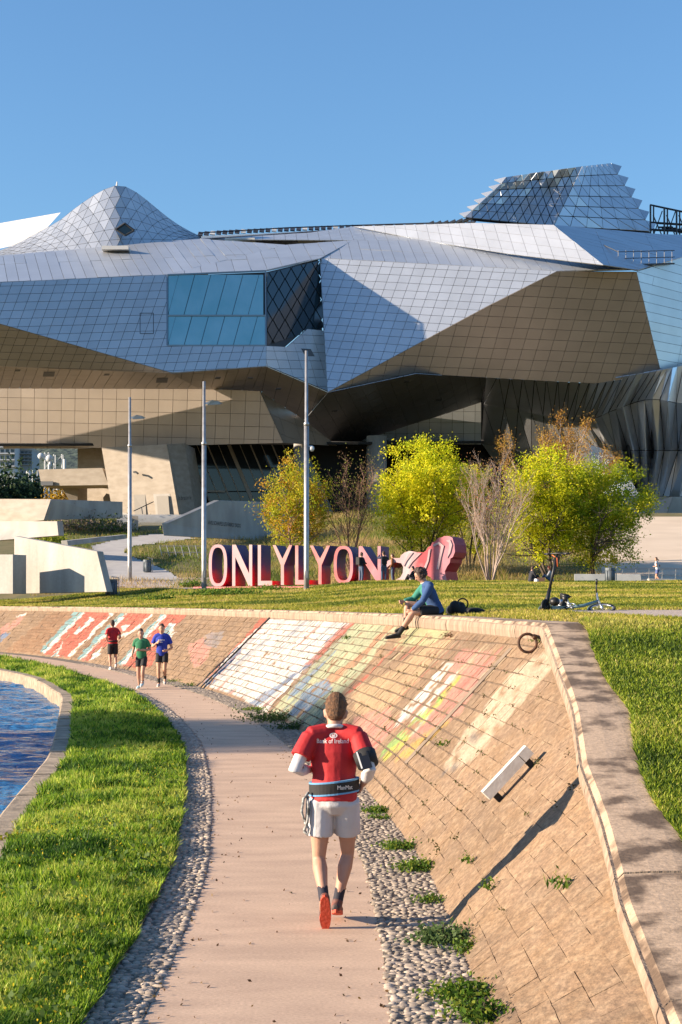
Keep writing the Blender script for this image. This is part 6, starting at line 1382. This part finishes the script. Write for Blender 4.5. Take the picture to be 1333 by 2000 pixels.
dk = (wf - fwd_s * .36) + Vector((0, 0, -.01)); rt = Matrix((side_s, fwd_s, Vector((0, 0, 1)))).transposed(); o = MB().box(dk, (.16, .50, .06), rt).build('deck', M_teal2, scoot)
MB().tube([wf + Vector((0, 0, .06)), st0 - fwd_s * .02 + Vector((0, 0, -.06)), dk + fwd_s * .24], [.03, .035, .03], 8).build('neck', M_blk2, scoot, True)
hb0, hb1 = st1 - side_s * .26 + Vector((0, 0, .02)), st1 + side_s * .26 + Vector((0, 0, .02)); MB().tube([hb0, st1 + Vector((0, 0, .03)), hb1], .016, 8).build('handlebar', M_blk2, scoot, True)
for a_, b_ in ((hb0, hb0 + side_s * .12), (hb1, hb1 - side_s * .12)): MB().tube([a_, b_], .022, 8).build('grip', M_blk2, scoot, True)
MB().tube([st1 - side_s * .1, st1 + Vector((0, -.03, -.06)), st1 + Vector((.01, -.03, -.22))], .009, 6).build('brake_cable', M_orange, scoot, True)
MB().tube([dk + side_s * .07 + fwd_s * .05, dk + side_s * .13 + fwd_s * .02 + Vector((0, 0, -.13))], .012, 6).build('kickstand', M_alu, scoot)
helm = MB().ball(Vector(((1083 - CX) / FPX * SY, SY - .05, 2.50)), (.10, .12, .085), 14, 9).build('helmet', M_blk2, None, True); tag(helm, 'black round helmet hanging on the electric scooter', 'helmet')
# bicycle lying on its side
bp_ = Vector(((1128 - CX) / FPX * 28.9, 28.9, 2.28)); bike = thing('bicycle', 'small teal folding bicycle lying on its side in the grass', 'bicycle', bp_)
RB = Matrix.Translation(bp_ + Vector((0, 0, .09))) @ Matrix.Rotation(math.radians(-14), 4, 'Z') @ Matrix.Rotation(math.radians(-70), 4, 'X')
def bk(mb, name, material, parent=None, smooth=True):
    o = mb.build(name, material, None, smooth); o.data.transform(RB)
    if parent: o.parent = parent
    else: adopt(o, bike)
    return o
for x_ in (-.46, .46):
    w_ = bk(MB().torus((x_, 0, .0), .235, .022, (0, 1, 0), 32, 8), 'wheel', M_tyre); bk(MB().torus((x_, 0, 0), .208, .012, (0, 1, 0), 32, 6), 'rim', M_alu, w_)
    sp = MB()
    for q in range(12): a = q * math.pi / 6; sp.tube([(x_, .02 * (-1) ** q, 0), (x_ + .2 * math.cos(a), 0, .2 * math.sin(a))], .003, 3)
    sp.tube([(x_, -.05, 0), (x_, .05, 0)], .022, 8); o = bk(sp, 'spokes', M_alu, w_); o['kind'] = 'stuff'
    bk(MB().torus((x_, 0, 0), .262, .012, (0, 1, 0), 16, 6, math.radians(200), math.radians(330)), 'mudguard', M_teal2)
bk(MB().tube([(.36, 0, .42), (.10, 0, .16), (-.12, 0, .06)], [.026, .03, .028], 10), 'main_tube', M_teal2); bk(MB().tube([(-.12, 0, .06), (-.46, 0, 0)], .016, 8), 'chain_stay', M_alu); bk(MB().tube([(-.10, 0, .02), (-.20, 0, .34), (-.27, 0, .62)], [.02, .018, .016], 8), 'seat_tube', M_alu)
bk(MB().tube([(.46, 0, 0), (.38, 0, .36), (.34, 0, .52), (.30, 0, .86)], [.016, .02, .018, .016], 8), 'steering_column', M_alu); bk(MB().tube([(.30, -.28, .88), (.29, 0, .86), (.30, .28, .88)], .014, 8), 'handlebar', M_blk2)
bk(MB().tube([(.30, -.28, .88), (.30, -.17, .87)], .02, 8), 'grip', M_blk2); bk(MB().tube([(.30, .28, .88), (.30, .17, .87)], .02, 8), 'grip', M_blk2)
bk(MB().add([(-.16, 0, .66), (-.24, -.05, .66), (-.38, -.075, .67), (-.40, 0, .68), (-.38, .075, .67), (-.24, .05, .66), (-.28, 0, .61)], [(0, 1, 2, 3, 4, 5), (0, 6, 1), (1, 6, 2), (2, 6, 3), (3, 6, 4), (4, 6, 5), (5, 6, 0)]), 'saddle', M_blk2); bk(MB().torus((-.12, -.05, .06), .075, .012, (0, 1, 0), 20, 5), 'chainring', M_alu)
for sg in (-1, 1): bk(MB().tube([(-.12, sg * .05, .06), (-.12 + sg * .12, sg * .08, .06 - sg * .10)], .011, 6), 'crank', M_alu); bk(MB().box((-.12 + sg * .12, sg * .13, .06 - sg * .10), (.09, .09, .025)), 'pedal', M_blk2)
bk(MB().box((-.36, .0, .30), (.12, .08, .20)), 'rear_bag', M_white)

# ------------------------------------------------------------------ small site furniture
M_bin = mat('grey_bin', (0.12, 0.14, 0.16), 0.6, metal=0.3); M_bluew = mat('blue_grey_concrete', (0.32, 0.34, 0.36), 0.8, col2=(0.25, 0.27, 0.29), scale=1.2)
def bin_(px, py, Yd, h, r, label):
    p = on_land(px, Yd); t = thing('litter_bin', label, 'bin', p); MB().tube([p, p + Vector((0, 0, h * .85))], [r * .9, r], 16).build('body', M_bin, t, True); MB().tube([p + Vector((0, 0, h * .85)), p + Vector((0, 0, h))], [r * 1.06, r * 1.06], 16).build('rim', M_bin, t); MB().tube([p + Vector((r * 1.3, 0, 0)), p + Vector((r * 1.3, 0, h * 1.1)), p + Vector((0, 0, h * 1.15))], .03, 6).build('post', M_pole, t)
    for q in range(8): a = q * math.pi / 4; MB().box(p + Vector((math.cos(a) * r * .98, math.sin(a) * r * .98, h * .45)), (.05, .05, h * .7)).build('slat', M_bin, t)
bin_(1192, 1138, 96, 0.95, 0.30, 'grey slatted litter bin in front of the low wall at the right'); bin_(288, 1090, 112, 0.95, 0.28, 'dark litter bin on the bend of the ramp path'); bin_(218, 1132, 90.5, 1.0, 0.34, 'dark litter bin behind the end of the white concrete wall')
wall_thing('low_wall', 'low blue grey concrete wall behind the bin at the right', [(1122, 1121, 100), (1252, 1122, 99), (1256, 1150, 99), (1122, 1150, 100)], 0.6, M_bluew)
wall_thing('low_wall', 'dark low concrete wall by the running woman', [(1268, 1130, 95), (1322, 1131, 95), (1322, 1155, 95), (1268, 1155, 95)], 0.6, M_concg)
rl = thing('railing', 'thin metal railing below the concrete slope at the right', 'railing', on_land(1270, 101))
for x_ in range(1215, 1400, 26): p = on_land(x_, 101); MB().tube([p, p + Vector((0.06, 0, 1.0))], .03, 6).build('post', M_pole, rl)
pa, pb = on_land(1212, 101), on_land(1395, 101); MB().tube([pa + Vector((0, 0, 1.0)), pb + Vector((0, 0, 1.0))], .03, 6).build('rail', M_pole, rl); MB().tube([pa + Vector((0, 0, .55)), pb + Vector((0, 0, .55))], .02, 6).build('rail', M_pole, rl)
fn = thing('low_fence', 'low metal fence on the grass bank left of the letters', 'fence', hit(360, 1085, 100))
for x_ in range(318, 408, 14):
    p = hit(x_, 1090, 100); MB().tube([p, p + Vector((-.25, 0, 1.0))], .035, 6).build('post', M_pole, fn)
pa, pb = hit(318, 1090, 100), hit(404, 1090, 100)
for hgt in (.45, .95): MB().tube([pa + Vector((-.25 * hgt, 0, hgt)), pb + Vector((-.25 * hgt, 0, hgt))], .025, 6).build('rail', M_pole, fn)
MB().box(hit(261, 1040, 100) + Vector((0, 0, .9)), (.9, .1, 1.3)).build('info_board', M_conc); tag(bpy.data.objects['info_board'], 'small pale board beside the ramp path below the stairs', 'board')
b_ = hit(430, 1040, 100); MB().box(b_ + Vector((0, 0, .6)), (.5, .5, 1.2)).build('bollard', M_concg); tag(bpy.data.objects['bollard'], 'squat grey bollard on the bank below the ramp wall', 'bollard')

# ------------------------------------------------------------------ far things at the left: hillside, flats, masts
M_hill = mat('wooded_hill', (0.022, 0.042, 0.034), 0.95, col2=(0.045, 0.068, 0.050), scale=0.05, bump=1.0, bscale=0.12, bdist=6)
rows = []
for j in range(9):
    r_ = []
    for i in range(60):
        px = -500 + i * 40; f = j / 8; top = 872 - 14 * math.sin(px * .004) + 18 * float(smoothnoise(np.array(px * .03), np.array(1.0), 4)) + (0 if px < 300 else (px - 300) * .12); Yd = 700 + 500 * f; v = P(px, top, 1200); r_.append(((px - CX) / FPX * Yd, Yd, 6 + (v.z - 6) * f ** 0.8 + (random.random() - .5) * 7 * f))
    rows.append(r_)
grid_mesh('hills', rows, M_hill)
def flats(x0, x1, y0, y1, Yd, cols, rws, label, wallc):
    a = P(x0, y1, Yd); b_ = P(x1, y0, Yd); t = thing('apartment_block', label, 'building', (a.x, Yd, a.z)); w, h = b_.x - a.x, b_.z - a.z
    MB().box(((a.x + b_.x) / 2, Yd + 8, (a.z + b_.z) / 2 - 10), (w, 16, h + 20)).build('wall', wallc, t); MB().box(((a.x + b_.x) / 2, Yd + 8, b_.z + .6), (w * 1.02, 17, 1.2)).build('roof', M_concg, t)
    M_pane = mat('far_pane', (.05, .07, .09), .2)
    for i in range(cols):
        for j in range(rws):
            c = (a.x + w * (i + .5) / cols, Yd - .1, a.z + h * (j + .5) / rws); wo = MB().box(c, (w / cols * .62, .3, h / rws * .5)).build('window', M_pane, t)
    for j in range(rws): MB().box(((a.x + b_.x) / 2, Yd - .6, a.z + h * (j + .08) / rws), (w, 1.4, h / rws * .16)).build('balcony', wallc, t)
M_flat = mat('pale_render', (.50, .52, .55), .8)
flats(-40, 30, 862, 912, 640, 7, 4, 'white apartment block on the wooded hill at the far left', M_flat); flats(33, 63, 880, 908, 650, 4, 4, 'grey apartment block right of the white one on the hill', mat('grey_render', (.30, .33, .36), .8))
def mast(px, y0, y1, Yd, w, label, panels):
    a = P(px, y1, Yd); b_ = P(px, y0, Yd); t = thing('radio_mast', label, 'mast', (a.x, Yd, 8)); z0, z1 = 8, b_.z; M_ms = bpy.data.materials.get('mast_steel') or mat('mast_steel', (.5, .52, .54), .6)
    for sx, sy in ((-1, -1), (1, -1), (1, 1), (-1, 1)): MB().tube([(a.x + sx * w, Yd + sy * w, z0), (a.x + sx * w * .8, Yd + sy * w * .8, z1)], .10, 5).build('leg', M_ms, t)
    n = int((z1 - z0) / (2.4 * w)); 
    for q in range(n):
        za, zb_ = z0 + (z1 - z0) * q / n, z0 + (z1 - z0) * (q + 1) / n; sg = 1 if q % 2 else -1; MB().tube([(a.x - sg * w, Yd - w, za), (a.x + sg * w, Yd - w, zb_)], .06, 4).build('brace', M_ms, t)
    for dx, dz in panels: MB().tube([(a.x + dx, Yd - w - .3, z1 + dz - 1.0), (a.x + dx, Yd - w - .3, z1 + dz + 1.0)], .28, 8).build('antenna', M_ms, t)
    MB().ball((a.x - w - .7, Yd - w, z1 - .8), (.7, .4, .7), 10, 6).build('dish', M_ms, t, True)
mast(115, 888, 1000, 300, .95, 'white lattice radio mast left of the concrete pier', [(-1.6, -3), (1.4, -2), (0, -6), (1.6, -8)]); mast(92, 884, 1000, 330, .5, 'thin radio mast with round dishes behind the cantilevered beam', [(.9, -2)]); mast(68, 918, 1000, 420, .8, 'dark distant mast in front of the wooded hill', [(-1.2, -2), (1.2, -3)])
tree('golden_bush', 'golden bush behind the cantilevered concrete beam', 124, 215, 945, dict(seed=71, bark=M_bark, nleaf=2500, cols=[(.36, .22, .02), (.3, .2, .03)], nstem=4, lean=.35, levels=1, kids=6, upright=.4, size=.5, spread=(1.0, 1.0, .9), r0=.15, first=.1), group=None)
for px, Yd, top, sd in ((12, 330, 905, 81), (45, 340, 925, 82), (-25, 335, 900, 83), (75, 380, 930, 84)):
    tree('hillside_tree', {81: 'dark round tree below the white flats', 82: 'smaller dark tree right of the round one below the flats', 83: 'dark tree cut off by the left edge below the flats', 84: 'dark tree behind the distant mast'}[sd], px, Yd, top, dict(seed=sd, bark=M_bark, nleaf=4500, cols=[(.03, .06, .03), (.05, .08, .035), (.02, .045, .03)], nstem=3, lean=.35, levels=1, kids=9, upright=.35, size=1.2, spread=(2.2, 2.2, 2.0), r0=.3, first=.1, kidlen=.6), group='trees below the flats')
# ------------------------------------------------------------------ grass, meadow, weeds and shrubs
M_grass = mat('grass_blade', attr='col', rough=0.55, island=0.22, trans=0.4, spec=0.25)
def blades(pts, h, w, lean, cols, name, curve=0.35, label=None):
    n = len(pts); h = np.broadcast_to(h, (n,)) * rng.uniform(.55, 1.25, n); a = rng.uniform(0, 2 * math.pi, n); ln = np.abs(rng.normal(0, lean, n)) + .05; d = np.stack([np.cos(a) * ln, np.sin(a) * ln, np.ones(n)], 1); d /= np.linalg.norm(d, axis=1)[:, None]
    b = rng.uniform(0, 2 * math.pi, n); s = np.stack([np.cos(b), np.sin(b), np.zeros(n)], 1) * (np.broadcast_to(w, (n,)) * rng.uniform(.6, 1.3, n))[:, None] * .5
    tip = pts + d * h[:, None]; tip[:, :2] += np.stack([np.cos(a), np.sin(a)], 1) * (h * curve * rng.random(n))[:, None]; mid = pts + d * h[:, None] * .45
    V = np.stack([pts, mid + s, tip, mid - s], 1); o = np_mesh(name, V, 4, M_grass, None, False, cols)
    o['kind'] = 'stuff'
    if label: o['label'] = label; o['category'] = 'grass'
    return o
def mixcol(p, cols, scale, seed, jit=.22):
    c = np.array(cols); v = smoothnoise(p[:, 0] * scale, p[:, 1] * scale, seed) * .7 + smoothnoise(p[:, 0] * scale * 3.1, p[:, 1] * scale * 3.1, seed + 1) * .3; v = np.clip((v - .2) / .6 + rng.normal(0, jit, len(p)), 0, .999) * (len(c) - 1); i = v.astype(int); f = (v - i)[:, None]; return c[i] * (1 - f) + c[i + 1] * f
G1 = [(.03, .085, .010), (.085, .18, .013), (.19, .33, .02), (.33, .45, .035), (.48, .50, .10)]
def verge_pts(n, y0, y1, pw):
    u = rng.random(n); y = (y0 ** (1 - pw) + u * (y1 ** (1 - pw) - y0 ** (1 - pw))) ** (1 / (1 - pw)); a = np.interp(y, KERB[:, 1], KERB[:, 0]) + .02; b = np.interp(y, STRIP_L[:, 1], STRIP_L[:, 0]) + .03 + .06 * (smoothnoise(y * 2.5, y * 0, 8) - .3); x = a + (b - a) * rng.random(n)
    t = np.clip((x - a) / (b - a), 0, 1); z = .02 + .05 * np.sin(math.pi * t); return np.stack([x, y, z], 1)
p = verge_pts(150000, 8.0, 100.0, 1.6); p = p[(p[:, 1] < 98)]
hgt = .78 * (.07 + .10 * smoothnoise(p[:, 0] * 1.6, p[:, 1] * 1.3, 14) ** 2 + .13 * smoothnoise(p[:, 0] * 4, p[:, 1] * 3.2, 15) ** 3) * (1 + np.clip((p[:, 1] - 25) / 60, 0, .5)); wid = .006 + .0006 * p[:, 1]
blades(p, hgt, wid, .38, mixcol(p, G1, 1.3, 11, .3), 'verge_grass', label='long bright green grass on the verge between river kerb and path')
def ramp_pts(n):
    y = rng.uniform(6.5, 18.2, n); x0 = np.interp(y, _ty, _tx) - .10 + .22 * (smoothnoise(y * .8, y * 0, 31) - .5); x = x0 + rng.random(n) ** 1.5 * np.maximum(.4, (.24 * y + 2.4 - x0)); return np.stack([x, y, H(x, y)], 1)
p = ramp_pts(120000)
blades(p, .05 + .05 * smoothnoise(p[:, 0], p[:, 1], 33) ** 2, .009 + .0004 * p[:, 1], .42, mixcol(p, [(.045, .085, .012), (.11, .17, .016), (.22, .30, .022), (.35, .40, .035), (.48, .43, .11)], .9, 35, .3), 'ramp_grass', label='green grass sloping up beside the stained coping')
LAWN = [(.07, .11, .014), (.17, .21, .02), (.30, .30, .03), (.42, .37, .05), (.48, .37, .12)]
n = 260000; u = rng.random(n); y = 17.8 + (100 - 17.8) * u ** .8; xl = np.interp(y, _ty, _tx) + .03; xl = np.maximum(xl, -.235 * y - 1); x = xl + (.235 * y + 1.5 - xl) * rng.random(n); p = np.stack([x, y, H(x, y)], 1)
px, py = CX + p[:, 0] / p[:, 1] * FPX, HY - (p[:, 2] - CAMZ) / p[:, 1] * FPX
skip = pip(px, py, [(40, 1139), (60, 1132), (200, 1128), (430, 1128), (440, 1150), (400, 1153), (300, 1150), (180, 1145), (100, 1142)]) | ((p[:, 0] > 4.1) & (p[:, 1] > track(p[:, 0])[0] + .8 * (smoothnoise(p[:, 0] * 1.5, p[:, 1], 2) - .5)) & (p[:, 1] < track(p[:, 0])[1])) | ((p[:, 0] > 3.9) & (p[:, 1] < 20.5) & (smoothnoise(p[:, 0] * .9, p[:, 1] * .5, 77) > .66))
skip |= (p[:, 1] > 91) & (px > 395) & (px < 905)
p = p[~skip]
blades(p, (.05 + .035 * smoothnoise(p[:, 0] * .5, p[:, 1] * .4, 41)) * (1 + np.clip((p[:, 1] - 20) / 90, 0, .6)), .010 + .00045 * p[:, 1], .45, mixcol(p, LAWN, .35, 43), 'lawn_grass', label='mown sunlit lawn rising from the wall to the letters')
# rough meadow on the bank behind the letters
n = 90000; pxm = rng.uniform(60, 1235, n); y = rng.uniform(101.5, 163, n); x = (pxm - CX) / FPX * y; p = np.stack([x, y, H(x, y)], 1); py = HY - (p[:, 2] - CAMZ) / p[:, 1] * FPX
RP = [(205, 1133), (352, 1133), (330, 1117), (300, 1105), (262, 1090), (240, 1079), (262, 1067), (310, 1062), (385, 1052), (345, 1046), (300, 1044), (262, 1049), (215, 1058), (178, 1068), (196, 1100)]
skip = pip(pxm, py, RP) | pip(pxm, py, [(225, 1040), (232, 1000), (350, 1000), (350, 1040)]) | ((pxm > 1175) & (y > 102.5)); p = p[~skip]; pxs = pxm[~skip]
MEAD = [(.08, .14, .015), (.16, .20, .02), (.27, .25, .05), (.42, .30, .11), (.48, .34, .16)]
hm = np.where((pxs > 420) & (pxs < 990), .75, .38) * (.4 + .9 * smoothnoise(p[:, 0] * .4, p[:, 1] * .3, 51))
blades(p, hm, .035, .3, mixcol(p, MEAD, .22, 53), 'meadow_grass', .4, label='tall dry meadow grass on the bank between letters and museum')
# plants at the foot of the wall and on it
M_weed = M_grass
def plant(name, label, pos, n, r, h, size, cols, cat='plant', up=.5, asp=.55, group=None, stems=True):
    t = thing(name, label, cat, pos, group); pts = rng.normal(size=(n, 3)) * np.array([r * .5, r * .5, h * .3]); pts[:, 2] = np.abs(pts[:, 2]) + h * .12 * rng.random(n); pts += np.array(pos); k = rng.integers(0, len(cols), n)
    adopt(leaves_mesh(pts, size, np.array(cols)[k], 'leaves', M_leaf, None, up, asp), t)
    if stems:
        segs = []
        for q in range(10): a = random.uniform(0, 6.28); rr = random.uniform(.1, .6) * r; b = np.array(pos) + np.array([math.cos(a) * rr * .2, math.sin(a) * rr * .2, -.02]); segs.append((b, b + np.array([math.cos(a) * rr, math.sin(a) * rr, h * random.uniform(.4, .9)]), .006 + .01 * h, .002))
        adopt(branch_mesh(segs, 'stem', M_bark, None), t)
    return t
WG = [(.05, .11, .012), (.09, .17, .02), (.13, .21, .03), (.20, .24, .03)]; WD = [(.03, .065, .02), (.05, .09, .025), (.08, .12, .03)]
def foot(px, py): Y = CAMZ * FPX / (py - HY); return ((px - CX) / FPX * Y, Y, .01)
for px, py, n, r, h, sz, cols, lab in (
  (545, 1408, 1500, .75, .30, .07, WD, 'large dark weed clump at the foot of the wall below the white graffiti'), (575, 1425, 600, .4, .22, .06, WD, 'dark weeds just behind the near runner at the wall foot'),
  (738, 1588, 500, .22, .12, .045, WG, 'small weed tuft at the wall foot beside the runner\'s shorts'), (742, 1600, 200, .2, .08, .04, WG, 'straggling weeds at the wall foot right of the runner\'s belt'),
  (782, 1658, 700, .26, .12, .045, WG, 'bright green weed on the pebbles level with the runner\'s thighs'), (818, 1700, 800, .28, .15, .045, WG, 'leafy weed on the pebbles level with the runner\'s knees'),
  (840, 1762, 260, .18, .10, .04, WG, 'thin weed on the pebbles level with the runner\'s ankles'), (868, 1842, 1200, .28, .19, .045, [(.06, .11, .04), (.09, .15, .05), (.13, .19, .06)], 'grey green thistle clump on the pebbles right of the runner\'s feet'),
  (918, 1862, 350, .16, .14, .04, WG, 'upright weed growing against the wall beside the thistle'), (905, 1950, 1000, .26, .15, .045, WG, 'broad weed clump near the bottom edge of the picture'), (940, 1992, 900, .24, .18, .045, WG, 'lowest weed clump at the bottom edge beside the wall'),
  (345, 1332, 200, .5, .12, .06, WG, 'weeds at the wall foot behind the man in blue'), (382, 1340, 260, .5, .15, .06, WG, 'weeds at the wall foot by the tarred joint'), (500, 1388, 300, .4, .14, .06, WG, 'yellowish weeds at the wall foot below the white graffiti')):
    plant('weed', lab, foot(px, py), int(n * .8), r * (.78 if py > 1500 else 1), h * .85, sz * .85, cols, group='weeds along the wall foot')
for px, py, n, r, lab in ((1098, 1735, 40, .10, 'spiky rosette growing out of the bare slope'), (956, 1740, 60, .06, 'tiny weed in the bare slope below the marker post'), (1052, 1256, 60, .09, 'small plant growing behind the mooring ring'), (880, 1248, 70, .10, 'brown dried plant under the coping right of the seated person'), (915, 1690, 50, .06, 'little seedling on the slope near the runner\'s shadow'), (870, 1460, 60, .10, 'weed on the slope below the concrete rib'), (680, 1250, 40, .10, 'sprig growing from the pale green graffiti')):
    q, nr, u_, s_ = wall_frame(px, py); plant('wall_weed', lab, tuple(q + nr * .02), n, r, .12, .07 if n == 40 else .035, WG if n != 70 else [(.12, .07, .04), (.16, .10, .05)], up=1.2 if n == 40 else .5, asp=.25 if n == 40 else .5, stems=False, group='plants rooted in the wall')
for px, py, n, r, h, cols, lab in ((375, 1148, 900, .9, .7, WG, 'green bush at the lawn edge by the middle lamp post'), (440, 1163, 1500, 2.0, .5, WG, 'wide low green bush on the lawn below the first letters'), (315, 1172, 600, .9, .35, WG, 'small green bush on the lawn left of the wide one'), (525, 1153, 400, .9, .4, WG, 'low bush at the foot of the fourth letter'), (30, 1150, 500, 2.2, .35, [(.3, .22, .09), (.22, .18, .06)], 'dry brown grass tussock below the white concrete block')):
    plant('bush', lab, tuple(hit(px, py, 40)), n, r, h, .14, cols, 'bush', group='bushes on the lawn')
for px, py, n, r, h, cols, lab in ((150, 1035, 2500, 2.6, 2.3, [(.30, .24, .22), (.22, .20, .16), (.12, .16, .05)], 'pale lavender bush on the planted bank at the left'), (215, 1040, 2000, 2.4, 1.8, [(.28, .22, .20), (.16, .18, .06), (.12, .17, .03)], 'lavender bush nearer the stairs on the planted bank'), (105, 1062, 900, 1.2, 1.2, [(.2, .26, .02), (.26, .28, .03)], 'yellow green bush above the white concrete wall'), (40, 1052, 1200, 2.6, 1.0, [(.14, .12, .10), (.1, .1, .07)], 'grey low bush behind the white concrete wall'), (35, 1015, 400, 1.0, 1.9, [(.25, .22, .16), (.2, .18, .1)], 'sparse dry bush in front of the sunlit parapet'), (455, 1045, 900, 2.2, 1.6, WG, 'tall green weeds in front of the scrawled ramp wall'), (350, 1042, 500, 1.6, .9, WG, 'green weeds at the low end of the ramp wall')):
    plant('bank_bush', lab, tuple(hit(px, py, 101)), n, r, h, .22, cols, 'bush', group='bushes on the planted bank')
plant('kerb_plant', 'yellow leafy plant on the river kerb', foot(38, 1650), 350, .22, .16, .045, [(.30, .26, .02), (.22, .24, .02)])

# loose litter: dead leaves and grit on the path, tufts in the joints of the wall
n = 700; y = 8.5 + rng.random(n) ** 1.5 * 45; xr = np.interp(y, EDGE_R[:, 1], EDGE_R[:, 0]); e = rng.random(n); off = np.where(e < .42, rng.random(n) ** 2 * .35, np.where(e < .84, 1.48 - rng.random(n) ** 2 * .35, rng.random(n) * 1.48)); pts = np.stack([xr - off, y, np.full(n, .008)], 1)
o = leaves_mesh(pts, .028, np.array([(.16, .09, .04), (.10, .06, .035), (.22, .15, .06), (.06, .045, .03)])[rng.integers(0, 4, n)], 'leaf_litter', M_leaf, None, .0, .6); o['kind'] = 'stuff'; o['label'] = 'small dead leaves and grit lying along the path edges'; o['category'] = 'leaf litter'
m = 260; sj = rng.uniform(s_of_y(11), s_of_y(46), m); kj = rng.integers(1, 12, m) * CH; ok = kj < np.array([slope_len(q) for q in sj]) - .05; sj, kj = sj[ok], kj[ok]; tj = kj / slope_len(sj)
rep_ = 9; base = np.repeat(wall_pt(sj, tj, np.full(len(sj), .01)), rep_, 0) + rng.normal(size=(len(sj) * rep_, 3)) * .022
o = leaves_mesh(base, .035, np.array([(.07, .08, .02), (.10, .11, .025), (.12, .08, .035)])[rng.integers(0, 3, len(base))], 'joint_moss', M_leaf, wall, .6, .4); o['kind'] = 'stuff'
n = 2500; p = verge_pts(n, 8.5, 40.0, 1.4); pz = p.copy(); pz[:, 2] += rng.uniform(.05, .13, n); yl = (rng.random(n) < .35)
o = leaves_mesh(pz, np.where(yl, .022, .05)[:, None], np.where(yl[:, None], np.array([[.55, .42, .03]]), np.array([[.09, .15, .03]])), 'verge_flowers', M_leaf, None, .2, .8); o['kind'] = 'stuff'; o['label'] = 'clover leaves and small yellow flowers scattered in the verge grass'; o['category'] = 'wildflowers'
